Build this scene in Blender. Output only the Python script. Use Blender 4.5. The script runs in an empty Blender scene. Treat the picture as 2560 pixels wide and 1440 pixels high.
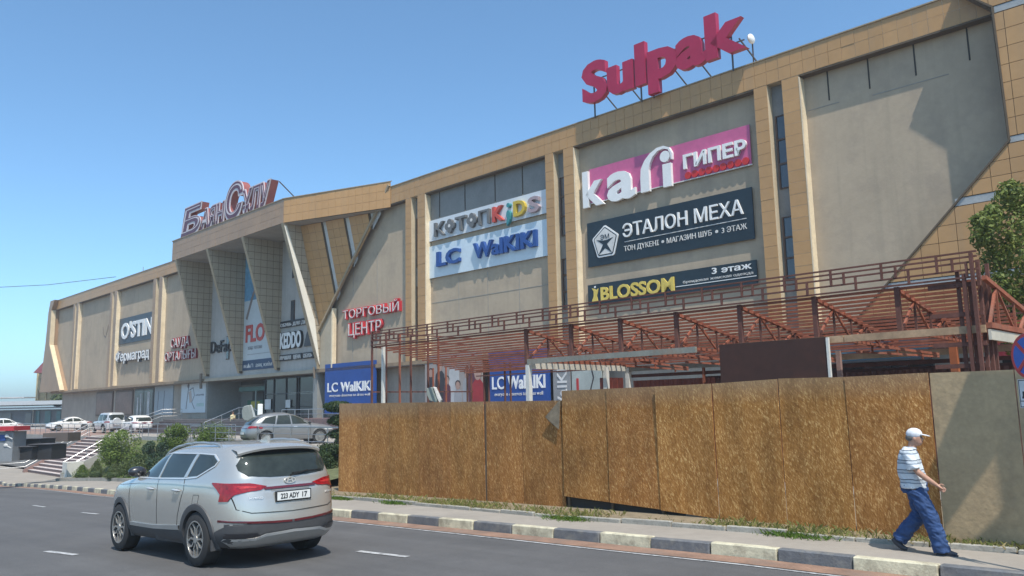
import bpy, bmesh, math, random
import numpy as np
from mathutils import Vector, Matrix
rnd = random.Random(7)
sc = bpy.context.scene
col = sc.collection
R_ = math.radians
# ------------------------------------------------------------------ camera, sky, sun, exposure
CAMH = 2.35
F_PX, PITCH, ROLL = 2000.0, R_(8.33), R_(-1.16)
_F = Vector((0, math.cos(PITCH), math.sin(PITCH)))
_R0 = Vector((1, 0, 0)); _U0 = Vector((0, -math.sin(PITCH), math.cos(PITCH)))
_R = _R0*math.cos(ROLL) + _U0*math.sin(ROLL)
_U = -_R0*math.sin(ROLL) + _U0*math.cos(ROLL)
EYE = Vector((0, 0, CAMH))
cd = bpy.data.cameras.new('camera'); cam = bpy.data.objects.new('camera', cd); col.objects.link(cam)
cd.sensor_fit = 'HORIZONTAL'; cd.sensor_width = 36.0; cd.lens = 36.0*F_PX/2560.0
cd.clip_start = 0.1; cd.clip_end = 6000
cam.matrix_world = Matrix(((_R.x, _U.x, -_F.x, EYE.x), (_R.y, _U.y, -_F.y, EYE.y), (_R.z, _U.z, -_F.z, EYE.z), (0, 0, 0, 1)))
sc.camera = cam
YAW = R_(45.1)
A = Vector((math.sin(YAW), -math.cos(YAW), 0)); N = Vector((-math.cos(YAW), -math.sin(YAW), 0)); UP = Vector((0, 0, 1))
SA, SN, SU = 0.90, 0.44, 1.85                      # sun direction: along facade, off facade, up
SUN = (A*SA + N*SN + UP*SU).normalized()
w = bpy.data.worlds.new('World'); sc.world = w; w.use_nodes = True
nt = w.node_tree; bgn = nt.nodes['Background']
sky = nt.nodes.new('ShaderNodeTexSky'); sky.sky_type = 'NISHITA'; sky.sun_disc = False
sky.sun_elevation = math.asin(SUN.z); sky.sun_rotation = math.atan2(SUN.x, SUN.y)
sky.air_density = 0.7; sky.dust_density = 1.2; sky.ozone_density = 1.5; sky.altitude = 0
tn = nt.nodes.new('ShaderNodeMix'); tn.data_type = 'RGBA'; tn.blend_type = 'MULTIPLY'; tn.inputs['Factor'].default_value = 1
tn.inputs['B'].default_value = (1.05, 1.40, 1.45, 1); nt.links.new(sky.outputs[0], tn.inputs['A']); nt.links.new(tn.outputs['Result'], bgn.inputs[0]); bgn.inputs[1].default_value = 0.15
sl = bpy.data.lights.new('sun', 'SUN'); so = bpy.data.objects.new('sun', sl); col.objects.link(so)
sl.energy = 4.5; sl.angle = R_(0.53); sl.color = (1.0, 0.93, 0.83)
so.rotation_euler = SUN.to_track_quat('Z', 'Y').to_euler(); so.location = (0, 0, 60)
sc.view_settings.view_transform = 'Standard'; sc.view_settings.look = 'None'
sc.view_settings.exposure = 0.25; sc.view_settings.gamma = 1.0; sc.view_settings.use_curve_mapping = False
# ------------------------------------------------------------------ places
def ray(u, v): return (_F*F_PX + _R*(u-1280) - _U*(v-720)).normalized()
_r = ray(1900, 150); P0 = EYE + _r*(34.0/_r.dot(_F)); 
# the calibration of the facade plane was made with the eye at 2.1 m: plan position is the same
P0 = Vector((P0.x, P0.y, 0))
def F(s, h, d=0.0): return P0 + A*s + N*d + UP*h
def fac(u, v, d=0.0):
    r = ray(u, v); t = (P0 + N*d - EYE).dot(N)/r.dot(N); q = EYE + r*t
    return (q-P0).dot(A), q.z
def G(u, v, z): r = ray(u, v); return EYE + r*((z-CAMH)/r.z)
KD = Vector((-.72, .694, 0))
def rz(p):
    t = min(max(0.0, p.x*KD.x + p.y*KD.y - 6.0), 52.0); return .13 - .020*t - .0004*t*t
def RD(u, v, dz=0.0):
    z = 0.0
    for _ in range(80):
        p = G(u, v, min(z+dz, 2.2)); z = z*.6 + .4*rz(p)
    return Vector((p.x, p.y, z+dz))
def at(u, v, depth): r = ray(u, v); return EYE + r*(depth/r.dot(_F))
def sd(p): q = p-P0; return q.dot(A), q.dot(N)
def rzs(s, d): return rz(F(s, 0, d))
# ------------------------------------------------------------------ materials
MATS = {}
def mat(name, c, rough=.75, metal=0.0, var=.12, scale=1.5, bump=0.0, bscale=30.0, spec=.5, streak=None, dirt=None, rndv=0.0, coat=0.0, stretch=None, emit=None, alpha=None, trans=0.0, coord='pos'):
    if name in MATS: return MATS[name]
    m = bpy.data.materials.new(name); m.use_nodes = True; t = m.node_tree; n = t.nodes; L = t.links
    b = n['Principled BSDF']; b.inputs['Roughness'].default_value = rough; b.inputs['Metallic'].default_value = metal
    b.inputs['Specular IOR Level'].default_value = spec; b.inputs['Coat Weight'].default_value = coat
    b.inputs['Coat Roughness'].default_value = .05
    if trans: b.inputs['Transmission Weight'].default_value = trans
    if alpha is not None: b.inputs['Alpha'].default_value = alpha
    c4 = (c[0], c[1], c[2], 1)
    if coord == 'pos':
        g = n.new('ShaderNodeNewGeometry'); vec = g.outputs['Position']
    else:
        g = n.new('ShaderNodeTexCoord'); vec = g.outputs['Object']
    if stretch:
        mp = n.new('ShaderNodeMapping'); mp.inputs['Scale'].default_value = stretch; L.new(vec, mp.inputs[0]); vec0 = mp.outputs[0]
    else: vec0 = vec
    cur = None
    def rgb(v):
        q = n.new('ShaderNodeRGB'); q.outputs[0].default_value = v; return q.outputs[0]
    cur = rgb(c4)
    def mul(cur, fac_out, lo, hi):
        mr = n.new('ShaderNodeMapRange'); mr.inputs['To Min'].default_value = lo; mr.inputs['To Max'].default_value = hi
        mr.inputs['From Min'].default_value = .3; mr.inputs['From Max'].default_value = .7
        L.new(fac_out, mr.inputs['Value'])
        mx = n.new('ShaderNodeMix'); mx.data_type = 'RGBA'; mx.blend_type = 'MULTIPLY'; mx.inputs['Factor'].default_value = 1
        L.new(cur, mx.inputs['A']); L.new(mr.outputs[0], mx.inputs['B']); return mx.outputs['Result']
    if var:
        nz = n.new('ShaderNodeTexNoise'); nz.inputs['Scale'].default_value = scale; nz.inputs['Detail'].default_value = 5; nz.inputs['Roughness'].default_value = .6
        L.new(vec0, nz.inputs['Vector']); cur = mul(cur, nz.outputs['Fac'], 1-var, 1+var)
        nz2 = n.new('ShaderNodeTexNoise'); nz2.inputs['Scale'].default_value = scale*9; nz2.inputs['Detail'].default_value = 3
        L.new(vec0, nz2.inputs['Vector']); cur = mul(cur, nz2.outputs['Fac'], 1-var*.5, 1+var*.5)
    if streak:      # vertical rain streaks: (strength, colour)
        mp = n.new('ShaderNodeMapping'); mp.inputs['Scale'].default_value = (2.2, 2.2, .12); L.new(vec, mp.inputs[0])
        ns = n.new('ShaderNodeTexNoise'); ns.inputs['Scale'].default_value = 1.4; ns.inputs['Detail'].default_value = 6; L.new(mp.outputs[0], ns.inputs['Vector'])
        mr = n.new('ShaderNodeMapRange'); mr.inputs['From Min'].default_value = .5; mr.inputs['From Max'].default_value = .75; mr.inputs['To Max'].default_value = streak[0]
        L.new(ns.outputs['Fac'], mr.inputs['Value'])
        mx = n.new('ShaderNodeMix'); mx.data_type = 'RGBA'; L.new(mr.outputs[0], mx.inputs['Factor']); L.new(cur, mx.inputs['A']); mx.inputs['B'].default_value = (*streak[1], 1); cur = mx.outputs['Result']
    if dirt:        # patches: (strength, colour, scale, threshold)
        nd = n.new('ShaderNodeTexNoise'); nd.inputs['Scale'].default_value = dirt[2]; nd.inputs['Detail'].default_value = 8; nd.inputs['Roughness'].default_value = .65; L.new(vec, nd.inputs['Vector'])
        mr = n.new('ShaderNodeMapRange'); mr.inputs['From Min'].default_value = dirt[3]; mr.inputs['From Max'].default_value = dirt[3]+.15; mr.inputs['To Max'].default_value = dirt[0]
        L.new(nd.outputs['Fac'], mr.inputs['Value'])
        mx = n.new('ShaderNodeMix'); mx.data_type = 'RGBA'; L.new(mr.outputs[0], mx.inputs['Factor']); L.new(cur, mx.inputs['A']); mx.inputs['B'].default_value = (*dirt[1], 1); cur = mx.outputs['Result']
    if rndv:
        oi = n.new('ShaderNodeObjectInfo'); mr = n.new('ShaderNodeMapRange'); mr.inputs['To Min'].default_value = 1-rndv; mr.inputs['To Max'].default_value = 1+rndv
        L.new(oi.outputs['Random'], mr.inputs['Value'])
        mx = n.new('ShaderNodeMix'); mx.data_type = 'RGBA'; mx.blend_type = 'MULTIPLY'; mx.inputs['Factor'].default_value = 1
        L.new(cur, mx.inputs['A']); L.new(mr.outputs[0], mx.inputs['B']); cur = mx.outputs['Result']
    L.new(cur, b.inputs['Base Color'])
    if emit: b.inputs['Emission Color'].default_value = (*emit[:3], 1); b.inputs['Emission Strength'].default_value = emit[3]
    if bump:
        nb = n.new('ShaderNodeTexNoise'); nb.inputs['Scale'].default_value = bscale; nb.inputs['Detail'].default_value = 4; L.new(vec0, nb.inputs['Vector'])
        bp = n.new('ShaderNodeBump'); bp.inputs['Strength'].default_value = bump; bp.inputs['Distance'].default_value = .02
        L.new(nb.outputs['Fac'], bp.inputs['Height']); L.new(bp.outputs[0], b.inputs['Normal'])
    MATS[name] = m; return m
def leafmat(name, c1, c2, rough=.55):
    m = bpy.data.materials.new(name); m.use_nodes = True; t = m.node_tree; n = t.nodes; L = t.links; b = n['Principled BSDF']
    g = n.new('ShaderNodeNewGeometry'); r = n.new('ShaderNodeValToRGB'); r.color_ramp.elements[0].color = (*c1, 1); r.color_ramp.elements[1].color = (*c2, 1)
    L.new(g.outputs['Random Per Island'], r.inputs[0]); L.new(r.outputs[0], b.inputs['Base Color']); b.inputs['Roughness'].default_value = rough
    b.inputs['Specular IOR Level'].default_value = .3
    tr = n.new('ShaderNodeBsdfTranslucent'); L.new(r.outputs[0], tr.inputs[0]); mx = n.new('ShaderNodeMixShader'); mx.inputs[0].default_value = .3
    L.new(b.outputs[0], mx.inputs[1]); L.new(tr.outputs[0], mx.inputs[2]); L.new(mx.outputs[0], n['Material Output'].inputs[0]); MATS[name] = m; return m
# ------------------------------------------------------------------ object helpers
def tag(o, label=None, cat=None, group=None, kind=None):
    if label: o['label'] = label
    if cat: o['category'] = cat
    if group: o['group'] = group
    if kind: o['kind'] = kind
    return o
def empty(name, loc, rz_=0.0, parent=None):
    o = bpy.data.objects.new(name, None); o.empty_display_size = .3; col.objects.link(o)
    o.location = loc; o.rotation_euler = (0, 0, rz_)
    if parent: o.parent = parent
    return o
def thing(name, label, cat, loc, rz_=0.0, group=None, kind=None): return tag(empty(name, Vector(loc), rz_), label, cat, group, kind)
class MB:
    """collects faces in world (or local) coordinates and links them as one mesh object"""
    def __init__(s): s.v = []; s.f = []
    def add(s, vs, fs):
        o = len(s.v); s.v.extend([tuple(x) for x in vs]); s.f.extend([tuple(i+o for i in f) for f in fs]); return s
    def hexa(s, p):   # p: 8 points, bottom ring 0-3, top ring 4-7
        return s.add(p, [(0, 3, 2, 1), (4, 5, 6, 7), (0, 1, 5, 4), (1, 2, 6, 5), (2, 3, 7, 6), (3, 0, 4, 7)])
    def box(s, c, size, ax=None):
        c = Vector(c); x, y, z = [k/2 for k in size]
        X, Y, Z = ax if ax else (Vector((1, 0, 0)), Vector((0, 1, 0)), UP)
        return s.hexa([c+X*(a*x)+Y*(b*y)+Z*(e*z) for e in (-1, 1) for a, b in ((-1, -1), (1, -1), (1, 1), (-1, 1))])
    def fb(s, s0, s1, h0, h1, d0, d1):  # facade-frame box
        return s.hexa([F(a, h, b) for h in (h0, h1) for a, b in ((s0, d1), (s1, d1), (s1, d0), (s0, d0))])
    def beam(s, p, q, w_=.05, h_=.05, up=UP):
        p = Vector(p); q = Vector(q); d = (q-p).normalized()
        x = d.cross(up)
        if x.length < 1e-4: x = d.cross(Vector((A.x, A.y, 0)))
        x.normalize(); y = x.cross(d).normalized()
        ring = lambda c: [c+x*(-w_/2)+y*(-h_/2), c+x*(w_/2)+y*(-h_/2), c+x*(w_/2)+y*(h_/2), c+x*(-w_/2)+y*(h_/2)]
        a = ring(p); b = ring(q)
        return s.add(a+b, [(0, 1, 2, 3), (7, 6, 5, 4), (0, 4, 5, 1), (1, 5, 6, 2), (2, 6, 7, 3), (3, 7, 4, 0)])
    def tube(s, pts, r, n=8, cap=True):
        pts = [Vector(p) for p in pts]; rs = r if isinstance(r, (list, tuple)) else [r]*len(pts)
        d0 = (pts[1]-pts[0]).normalized(); x = d0.cross(UP)
        if x.length < 1e-3: x = Vector((1, 0, 0))
        x.normalize(); vs = []
        for i, p in enumerate(pts):
            d = (pts[min(i+1, len(pts)-1)]-pts[max(i-1, 0)]).normalized(); x = (x-d*x.dot(d)).normalized(); y = d.cross(x)
            for k in range(n):
                a = 2*math.pi*k/n; rr = rs[i]
                if isinstance(rr, tuple): vs.append(p+x*math.cos(a)*rr[0]+y*math.sin(a)*rr[1])
                else: vs.append(p+x*math.cos(a)*rr+y*math.sin(a)*rr)
        fs = [(i*n+k, i*n+(k+1) % n, (i+1)*n+(k+1) % n, (i+1)*n+k) for i in range(len(pts)-1) for k in range(n)]
        if cap: fs += [tuple(range(n-1, -1, -1)), tuple((len(pts)-1)*n+k for k in range(n))]
        return s.add(vs, fs)
    def prism(s, poly, ext):   # poly: 3D points (planar), ext: vector
        n = len(poly); poly = [Vector(p) for p in poly]; e = Vector(ext)
        return s.add(poly+[p+e for p in poly], [tuple(range(n-1, -1, -1)), tuple(range(n, 2*n))]+[(i, (i+1) % n, n+(i+1) % n, n+i) for i in range(n)])
    def lathe(s, prof, c, axis='y', n=24):   # prof: (along axis, radius)
        vs = []; c = Vector(c)
        for a_, r in prof:
            for k in range(n):
                t = 2*math.pi*k/n
                if axis == 'y': vs.append(c+Vector((math.cos(t)*r, a_, math.sin(t)*r)))
                elif axis == 'z': vs.append(c+Vector((math.cos(t)*r, math.sin(t)*r, a_)))
                else: vs.append(c+Vector((a_, math.cos(t)*r, math.sin(t)*r)))
        fs = [(i*n+k, i*n+(k+1) % n, (i+1)*n+(k+1) % n, (i+1)*n+k) for i in range(len(prof)-1) for k in range(n)]
        return s.add(vs, fs)
    def ball(s, c, r, n=10, m=7, rot=None):
        c = Vector(c); rr = r if isinstance(r, (tuple, list)) else (r, r, r); vs = [];
        for i in range(1, m):
            ph = math.pi*i/m
            for k in range(n):
                t = 2*math.pi*k/n; v = Vector((math.sin(ph)*math.cos(t)*rr[0], math.sin(ph)*math.sin(t)*rr[1], math.cos(ph)*rr[2]))
                vs.append(c+(rot @ v if rot else v))
        top = Vector((0, 0, rr[2])); vs += [c+(rot @ top if rot else top), c-(rot @ top if rot else top)]
        fs = [(i*n+k, (i+1)*n+k, (i+1)*n+(k+1) % n, i*n+(k+1) % n) for i in range(m-2) for k in range(n)]
        a = (m-1)*n; fs += [(a, k, (k+1) % n) for k in range(n)]+[(a+1, (m-2)*n+(k+1) % n, (m-2)*n+k) for k in range(n)]
        return s.add(vs, fs)
    def grid(s, rows):     # rows: list of equal-length point lists
        m = len(rows[0]); vs = [p for r in rows for p in r]
        return s.add(vs, [(i*m+j, i*m+j+1, (i+1)*m+j+1, (i+1)*m+j) for i in range(len(rows)-1) for j in range(m-1)])
    def split(s, name, m, parent=None, per=8, **k):
        out = []      # every hexahedron its own part
        for i in range(0, len(s.v), per):
            g = MB(); g.v = s.v[i:i+per]; g.f = [tuple(j-i for j in f) for f in s.f if i <= min(f) < i+per]; out.append(g.build(name, m, parent, **k))
        return out
    def build(s, name, m, parent=None, local=False, smooth=None, recalc=True, label=None, kind=None, bevel=0, loc=None):
        org = Vector((0, 0, 0))
        if parent and not local:
            o_ = parent
            while o_: org = org+Vector(o_.location); o_ = o_.parent
        if loc is not None: org = Vector(loc)
        me = bpy.data.meshes.new(name); me.from_pydata([(v[0]-org.x, v[1]-org.y, v[2]-org.z) for v in s.v], [], s.f)
        if recalc:
            bm = bmesh.new(); bm.from_mesh(me); bmesh.ops.recalc_face_normals(bm, faces=bm.faces); bm.to_mesh(me); bm.free()
        if m: me.materials.append(m)
        if smooth is not None:
            me.polygons.foreach_set('use_smooth', [True]*len(me.polygons)); me.set_sharp_from_angle(angle=R_(smooth))
        o = bpy.data.objects.new(name, me); col.objects.link(o)
        if parent: o.parent = parent
        if loc is not None and not parent: o.location = loc
        if label: o['label'] = label
        if kind: o['kind'] = kind
        if bevel:
            bv = o.modifiers.new('bevel', 'BEVEL'); bv.width = bevel; bv.segments = 1; bv.limit_method = 'ANGLE'
        return o
# ------------------------------------------------------------------ lettering
_tc = {}
def glyph_mesh(ch, bold, res=3, shear=0.0):
    k = (ch, round(bold, 3), res, shear)
    if k in _tc: return _tc[k]
    if ch in 'Ээ':      # built from a mirrored round letter and a bar
        vs, fs = glyph_mesh('С' if ch == 'Э' else 'с', bold, res, shear); x1 = max(v[0] for v in vs)+min(v[0] for v in vs); y1 = max(v[1] for v in vs)+min(v[1] for v in vs)
        vs = [(x1-v[0], v[1], 0) for v in vs]; fs = [tuple(reversed(f)) for f in fs]; w_ = max(v[0] for v in vs)-min(v[0] for v in vs); xa = min(v[0] for v in vs); t_ = (.045+bold)*1.0; n = len(vs)
        vs += [(xa+w_*.22, y1/2-t_, 0), (xa+w_*.80, y1/2-t_, 0), (xa+w_*.80, y1/2+t_, 0), (xa+w_*.22, y1/2+t_, 0)]; fs.append((n, n+1, n+2, n+3))
        _tc[k] = (vs, fs); return vs, fs
    c = bpy.data.curves.new('t', 'FONT'); c.body = ch; c.offset = bold; c.resolution_u = res; c.shear = shear; c.fill_mode = 'FRONT'
    o = bpy.data.objects.new('t', c); col.objects.link(o); bpy.context.view_layer.update()
    me = bpy.data.meshes.new_from_object(o); vs = [tuple(v.co) for v in me.vertices]; fs = [tuple(p.vertices) for p in me.polygons]
    bpy.data.objects.remove(o); bpy.data.curves.remove(c); bpy.data.meshes.remove(me)
    _tc[k] = (vs, fs); return vs, fs
def text(txt, s0, s1, h0, h1, d, depth, m, parent, bold=.0, shear=0.0, mapf=None, face=None, facebold=None, name='letter', joined=False, gap=1.0, kind=None):
    """letters of one line, stretched to fill s0..s1 x h0..h1 (cap height) on the plane d; every letter its own mesh"""
    full = [];
    for i, ch in enumerate(txt):
        if ch == ' ': continue
        vs, fs = glyph_mesh(ch, bold, shear=shear)
        if not vs: continue
        pv, _ = glyph_mesh((txt[:i+1]).replace('Э', 'С').replace('э', 'с'), bold, shear=shear) if i else (vs, 0)
        shift = max(p[0] for p in pv) - max(p[0] for p in vs)
        full.append((ch, [(x+shift, y) for x, y, _z in vs], fs, vs))
    allx = [x for _, v, _, _ in full for x, y in v]; x0, x1 = min(allx), max(allx)
    ally = [y for _, v, _, _ in full for x, y in v]
    y0, y1 = 0.0, max(ally)
    if joined == 'bbox': y0 = min(ally)
    T = mapf or (lambda a, b, c_: F(a, b, c_))
    def solid(mb, v2, fs, da, db):
        n = len(v2)
        pts = [T(s0+(x-x0)/(x1-x0)*(s1-s0), h0+(y-y0)/(y1-y0)*(h1-h0), da) for x, y in v2]+[T(s0+(x-x0)/(x1-x0)*(s1-s0), h0+(y-y0)/(y1-y0)*(h1-h0), db) for x, y in v2]
        ed = {}
        for f in fs:
            for i in range(len(f)):
                e = (f[i], f[(i+1) % len(f)]); kk = (min(e), max(e)); ed.setdefault(kk, []).append(e)
        F2 = [tuple(i+n for i in f) for f in fs]
        if db-da > .02: F2 += [tuple(reversed(f)) for f in fs]
        for kk, es in ed.items():
            if len(es) == 1: a_, b_ = es[0]; F2.append((a_, b_, b_+n, a_+n))
        mb.add(pts, F2)
    out = []
    J = MB()
    for ch, v2, fs, vs in full:
        mb = J if joined else MB()
        solid(mb, v2, fs, d, d+depth)
        if not joined:
            o = mb.build(name, m, parent, recalc=False); out.append(o)
            if face:
                fv, ff = glyph_mesh(ch, facebold if facebold is not None else bold-.03, shear=shear)
                cx = (max(p[0] for p in vs)+min(p[0] for p in vs))/2; cx2 = (max(p[0] for p in fv)+min(p[0] for p in fv))/2
                sh = (sum(x for x, y in v2)/len(v2)-sum(p[0] for p in vs)/len(vs))
                fb_ = MB(); solid(fb_, [(p[0]+sh+(cx-cx2), p[1]) for p in fv], ff, d+depth+.004, d+depth+.035); fb_.build('letter_face', face, o, recalc=False)
    if joined:
        o = J.build(name, m, parent, recalc=False, kind=kind); out.append(o)
    return out
# ------------------------------------------------------------------ palette
asphalt = mat('asphalt', (.084, .082, .082), .85, var=.10, scale=.6, bump=.25, bscale=60, dirt=(.25, (.11, .105, .1), .5, .52), stretch=None)
_n = asphalt.node_tree.nodes; _l = asphalt.node_tree.links; _b = _n['Principled BSDF']; _src = _b.inputs['Base Color'].links[0].from_socket
_g = _n.new('ShaderNodeNewGeometry'); _m = _n.new('ShaderNodeMapping'); _m.inputs['Rotation'].default_value = (0, 0, R_(44.9)); _l.new(_g.outputs['Position'], _m.inputs[0])
_m2 = _n.new('ShaderNodeMapping'); _m2.inputs['Scale'].default_value = (.05, 1.5, 1); _l.new(_m.outputs[0], _m2.inputs[0]); _z = _n.new('ShaderNodeTexNoise'); _z.inputs['Scale'].default_value = 1.0; _z.inputs['Detail'].default_value = 4; _l.new(_m2.outputs[0], _z.inputs['Vector'])
_r = _n.new('ShaderNodeMapRange'); _r.inputs['From Min'].default_value = .3; _r.inputs['From Max'].default_value = .7; _r.inputs['To Min'].default_value = .84; _r.inputs['To Max'].default_value = 1.14; _l.new(_z.outputs['Fac'], _r.inputs['Value'])
_x = _n.new('ShaderNodeMix'); _x.data_type = 'RGBA'; _x.blend_type = 'MULTIPLY'; _x.inputs['Factor'].default_value = 1; _l.new(_src, _x.inputs['A']); _l.new(_r.outputs[0], _x.inputs['B'])
_s = _n.new('ShaderNodeTexNoise'); _s.inputs['Scale'].default_value = 90; _s.inputs['Detail'].default_value = 2; _l.new(_g.outputs['Position'], _s.inputs['Vector'])
_r2 = _n.new('ShaderNodeMapRange'); _r2.inputs['From Min'].default_value = .35; _r2.inputs['From Max'].default_value = .65; _r2.inputs['To Min'].default_value = .80; _r2.inputs['To Max'].default_value = 1.22; _l.new(_s.outputs['Fac'], _r2.inputs['Value'])
_x2 = _n.new('ShaderNodeMix'); _x2.data_type = 'RGBA'; _x2.blend_type = 'MULTIPLY'; _x2.inputs['Factor'].default_value = 1; _l.new(_x.outputs['Result'], _x2.inputs['A']); _l.new(_r2.outputs[0], _x2.inputs['B']); _l.new(_x2.outputs['Result'], _b.inputs['Base Color'])
walk = mat('pavement_asphalt', (.275, .245, .21), .9, var=.10, scale=.7, bump=.25, bscale=50, dirt=(.35, (.17, .16, .145), .8, .55))
brickgut = mat('gutter_brick', (.235, .14, .095), .85, var=.25, scale=2.5, bump=.3, dirt=(.5, (.16, .13, .11), 1.2, .5))
kwhite = mat('kerb_cream_paint', (.52, .48, .35), .8, var=.15, scale=6, bump=.3, bscale=30, dirt=(.85, (.27, .235, .17), 4.0, .49))
kblack = mat('kerb_dark_paint', (.115, .12, .13), .75, var=.2, scale=6, bump=.3, bscale=30, dirt=(.7, (.21, .20, .18), 4.0, .50))
kgrey = mat('kerb_concrete', (.30, .285, .25), .9, var=.2, scale=4, bump=.4, bscale=25, dirt=(.5, (.17, .15, .12), 3.0, .52))
white_line = mat('road_line_paint', (.42, .42, .42), .7, var=.2, scale=5, dirt=(.75, (.13, .13, .13), 9.0, .47))
concrete = mat('concrete', (.33, .32, .30), .9, var=.12, scale=1.2, bump=.2, bscale=20, streak=(.35, (.2, .18, .16)))
stucco = mat('stucco', (.40, .322, .235), .95, var=.07, scale=.45, bump=.2, bscale=9, streak=(.45, (.29, .245, .18)), dirt=(.5, (.30, .245, .19), .7, .50))
stucco2 = mat('stucco_patch', (.38, .33, .25), .95, var=.1, scale=.7, bump=.15, bscale=12, streak=(.3, (.3, .27, .24)))
tile_m = mat('cladding_tile', (.43, .245, .10), .42, var=.07, scale=.5, bump=.04, bscale=3, rndv=.055, streak=(.22, (.30, .22, .14)))
tile_w = mat('cladding_tile_worn', (.335, .212, .122), .45, var=.10, scale=.6, bump=.04, bscale=3, rndv=.06, streak=(.3, (.24, .19, .14)))
joint = mat('tile_joint', (.10, .075, .05), .9, var=.1)
trim_m = mat('edge_flashing', (.30, .235, .15), .5, var=.15, scale=2)
brownmetal = mat('brown_window_frame', (.075, .04, .026), .45, var=.1)
glass_d = mat('window_glass', (.05, .062, .075), .06, var=.15, scale=.8, spec=.9)
glass_sh = mat('shop_glass', (.022, .027, .030), .05, var=.4, scale=.5, spec=.8)
panel_g = mat('grey_infill_panel', (.20, .195, .185), .5, var=.12, scale=1.0)
dark = mat('dark_gap', (.035, .033, .03), .9, var=0)
rail_m = mat('steel_rail', (.42, .42, .43), .32, metal=.85, var=.08)
granite = mat('dark_granite', (.085, .065, .065), .35, var=.25, scale=6)
step_m = mat('step_stone', (.17, .115, .105), .75, var=.15, scale=5)
nosing = mat('step_nosing', (.48, .42, .40), .8, var=.1, scale=5)
pave_red = mat('red_paving', (.26, .17, .14), .9, var=.15, scale=1.5, bump=.2)
pave_pl = mat('plaza_paving', (.30, .275, .25), .9, var=.12, scale=1.0, bump=.2)
soil = mat('dry_soil', (.20, .16, .105), .95, var=.25, scale=4, bump=.5, bscale=15)
# ------------------------------------------------------------------ ground, road, pavement
XK = [0, 283, 840, 1226, 1686, 2100, 2560]; YK = [1201, 1225, 1272, 1305, 1347, 1386, 1431]
KP = [sd(RD(x, y, .15)) for x, y in zip(XK, YK)]
kslopeL = (KP[1][1]-KP[0][1])/(KP[1][0]-KP[0][0])
KS = [p[0] for p in KP]; KDd = [p[1] for p in KP]
def kd(s):           # distance of the road kerb line off the facade plane
    if s < KS[0]: return KDd[0] + .0*(s-KS[0])
    if s > KS[-1]: return KDd[-1] - .12*(s-KS[-1])
    return float(np.interp(s, KS, KDd))
b = MB(); b.add([(-900, -200, -3.2), (500, -200, -3.2), (500, 1000, -3.2), (-900, 1000, -3.2)], [(0, 1, 2, 3)])
tag(b.build('ground', mat('far_ground', (.16, .14, .10), .95, var=.2, scale=.02)), kind='structure')
def strip(name, m, s0, s1, dlo, dhi, dz, step=1.0, ncross=2, parent=None, kind='structure'):
    rows = []
    n = int((s1-s0)/step)+1
    for i in range(n+1):
        s = s0+(s1-s0)*i/n; r = []
        for j in range(ncross+1):
            d = dlo(s)+(dhi(s)-dlo(s))*j/ncross; r.append(F(s, rzs(s, d)+dz, d))
        rows.append(r)
    g = MB(); g.grid(rows); o = g.build(name, m, parent)
    if not parent: tag(o, kind=kind)
    return o
road = strip('road', asphalt, -140, 60, lambda s: kd(s)+.05, lambda s: kd(s)+22, 0, ncross=14)
strip('gutter_strip', brickgut, -60, 40, lambda s: kd(s)+.17, lambda s: kd(s)+.60, .006, parent=None)
strip('edge_line', white_line, -60, 40, lambda s: kd(s)+.66, lambda s: kd(s)+.72, .008)
for (u0, v0), (u1, v1), wd in (((895, 1379), (1020, 1393), .12), ((115, 1379), (190, 1388), .12), ((82, 1264), (112, 1268), .10), ((204, 1282), (245, 1286), .10)):
    p = RD(u0, v0); q = RD(u1, v1); t = (q-p).normalized(); x = Vector((-t.y, t.x, 0))*wd/2; z = Vector((0, 0, .009))
    g = MB(); g.add([p-x+z, q-x+z, q+x+z, p+x+z], [(0, 1, 2, 3)]); o = g.build('lane_dash', white_line, None); tag(o, kind='structure')
# kerb: painted stones
kerb = thing('road_kerb', None, None, F(0, 0, kd(0))); kerb['kind'] = 'structure'
s = -70.0; i = 0; ph = 0
STL = 1.02
while s < 17:
    d0 = kd(s); d1 = kd(s+STL); L_ = STL-.012
    za = rzs(s, d0); zb = rzs(s+STL, d1); hh = .165+rnd.uniform(-.006, .006); wob = rnd.uniform(-.012, .012)
    pts = [F(s+.006, za-.12, d0+.16+wob), F(s+L_, zb-.12, d1+.16+wob), F(s+L_, zb-.12, d1+wob), F(s+.006, za-.12, d0+wob),
           F(s+.006, za+hh, d0+.145+wob), F(s+L_, zb+hh, d1+.145+wob), F(s+L_, zb+hh, d1+wob), F(s+.006, za+hh, d0+wob)]
    g = MB(); g.hexa(pts); g.build('kerb_stone', kwhite if i % 2 else kblack, kerb, bevel=.015)
    s += STL; i += 1
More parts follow.
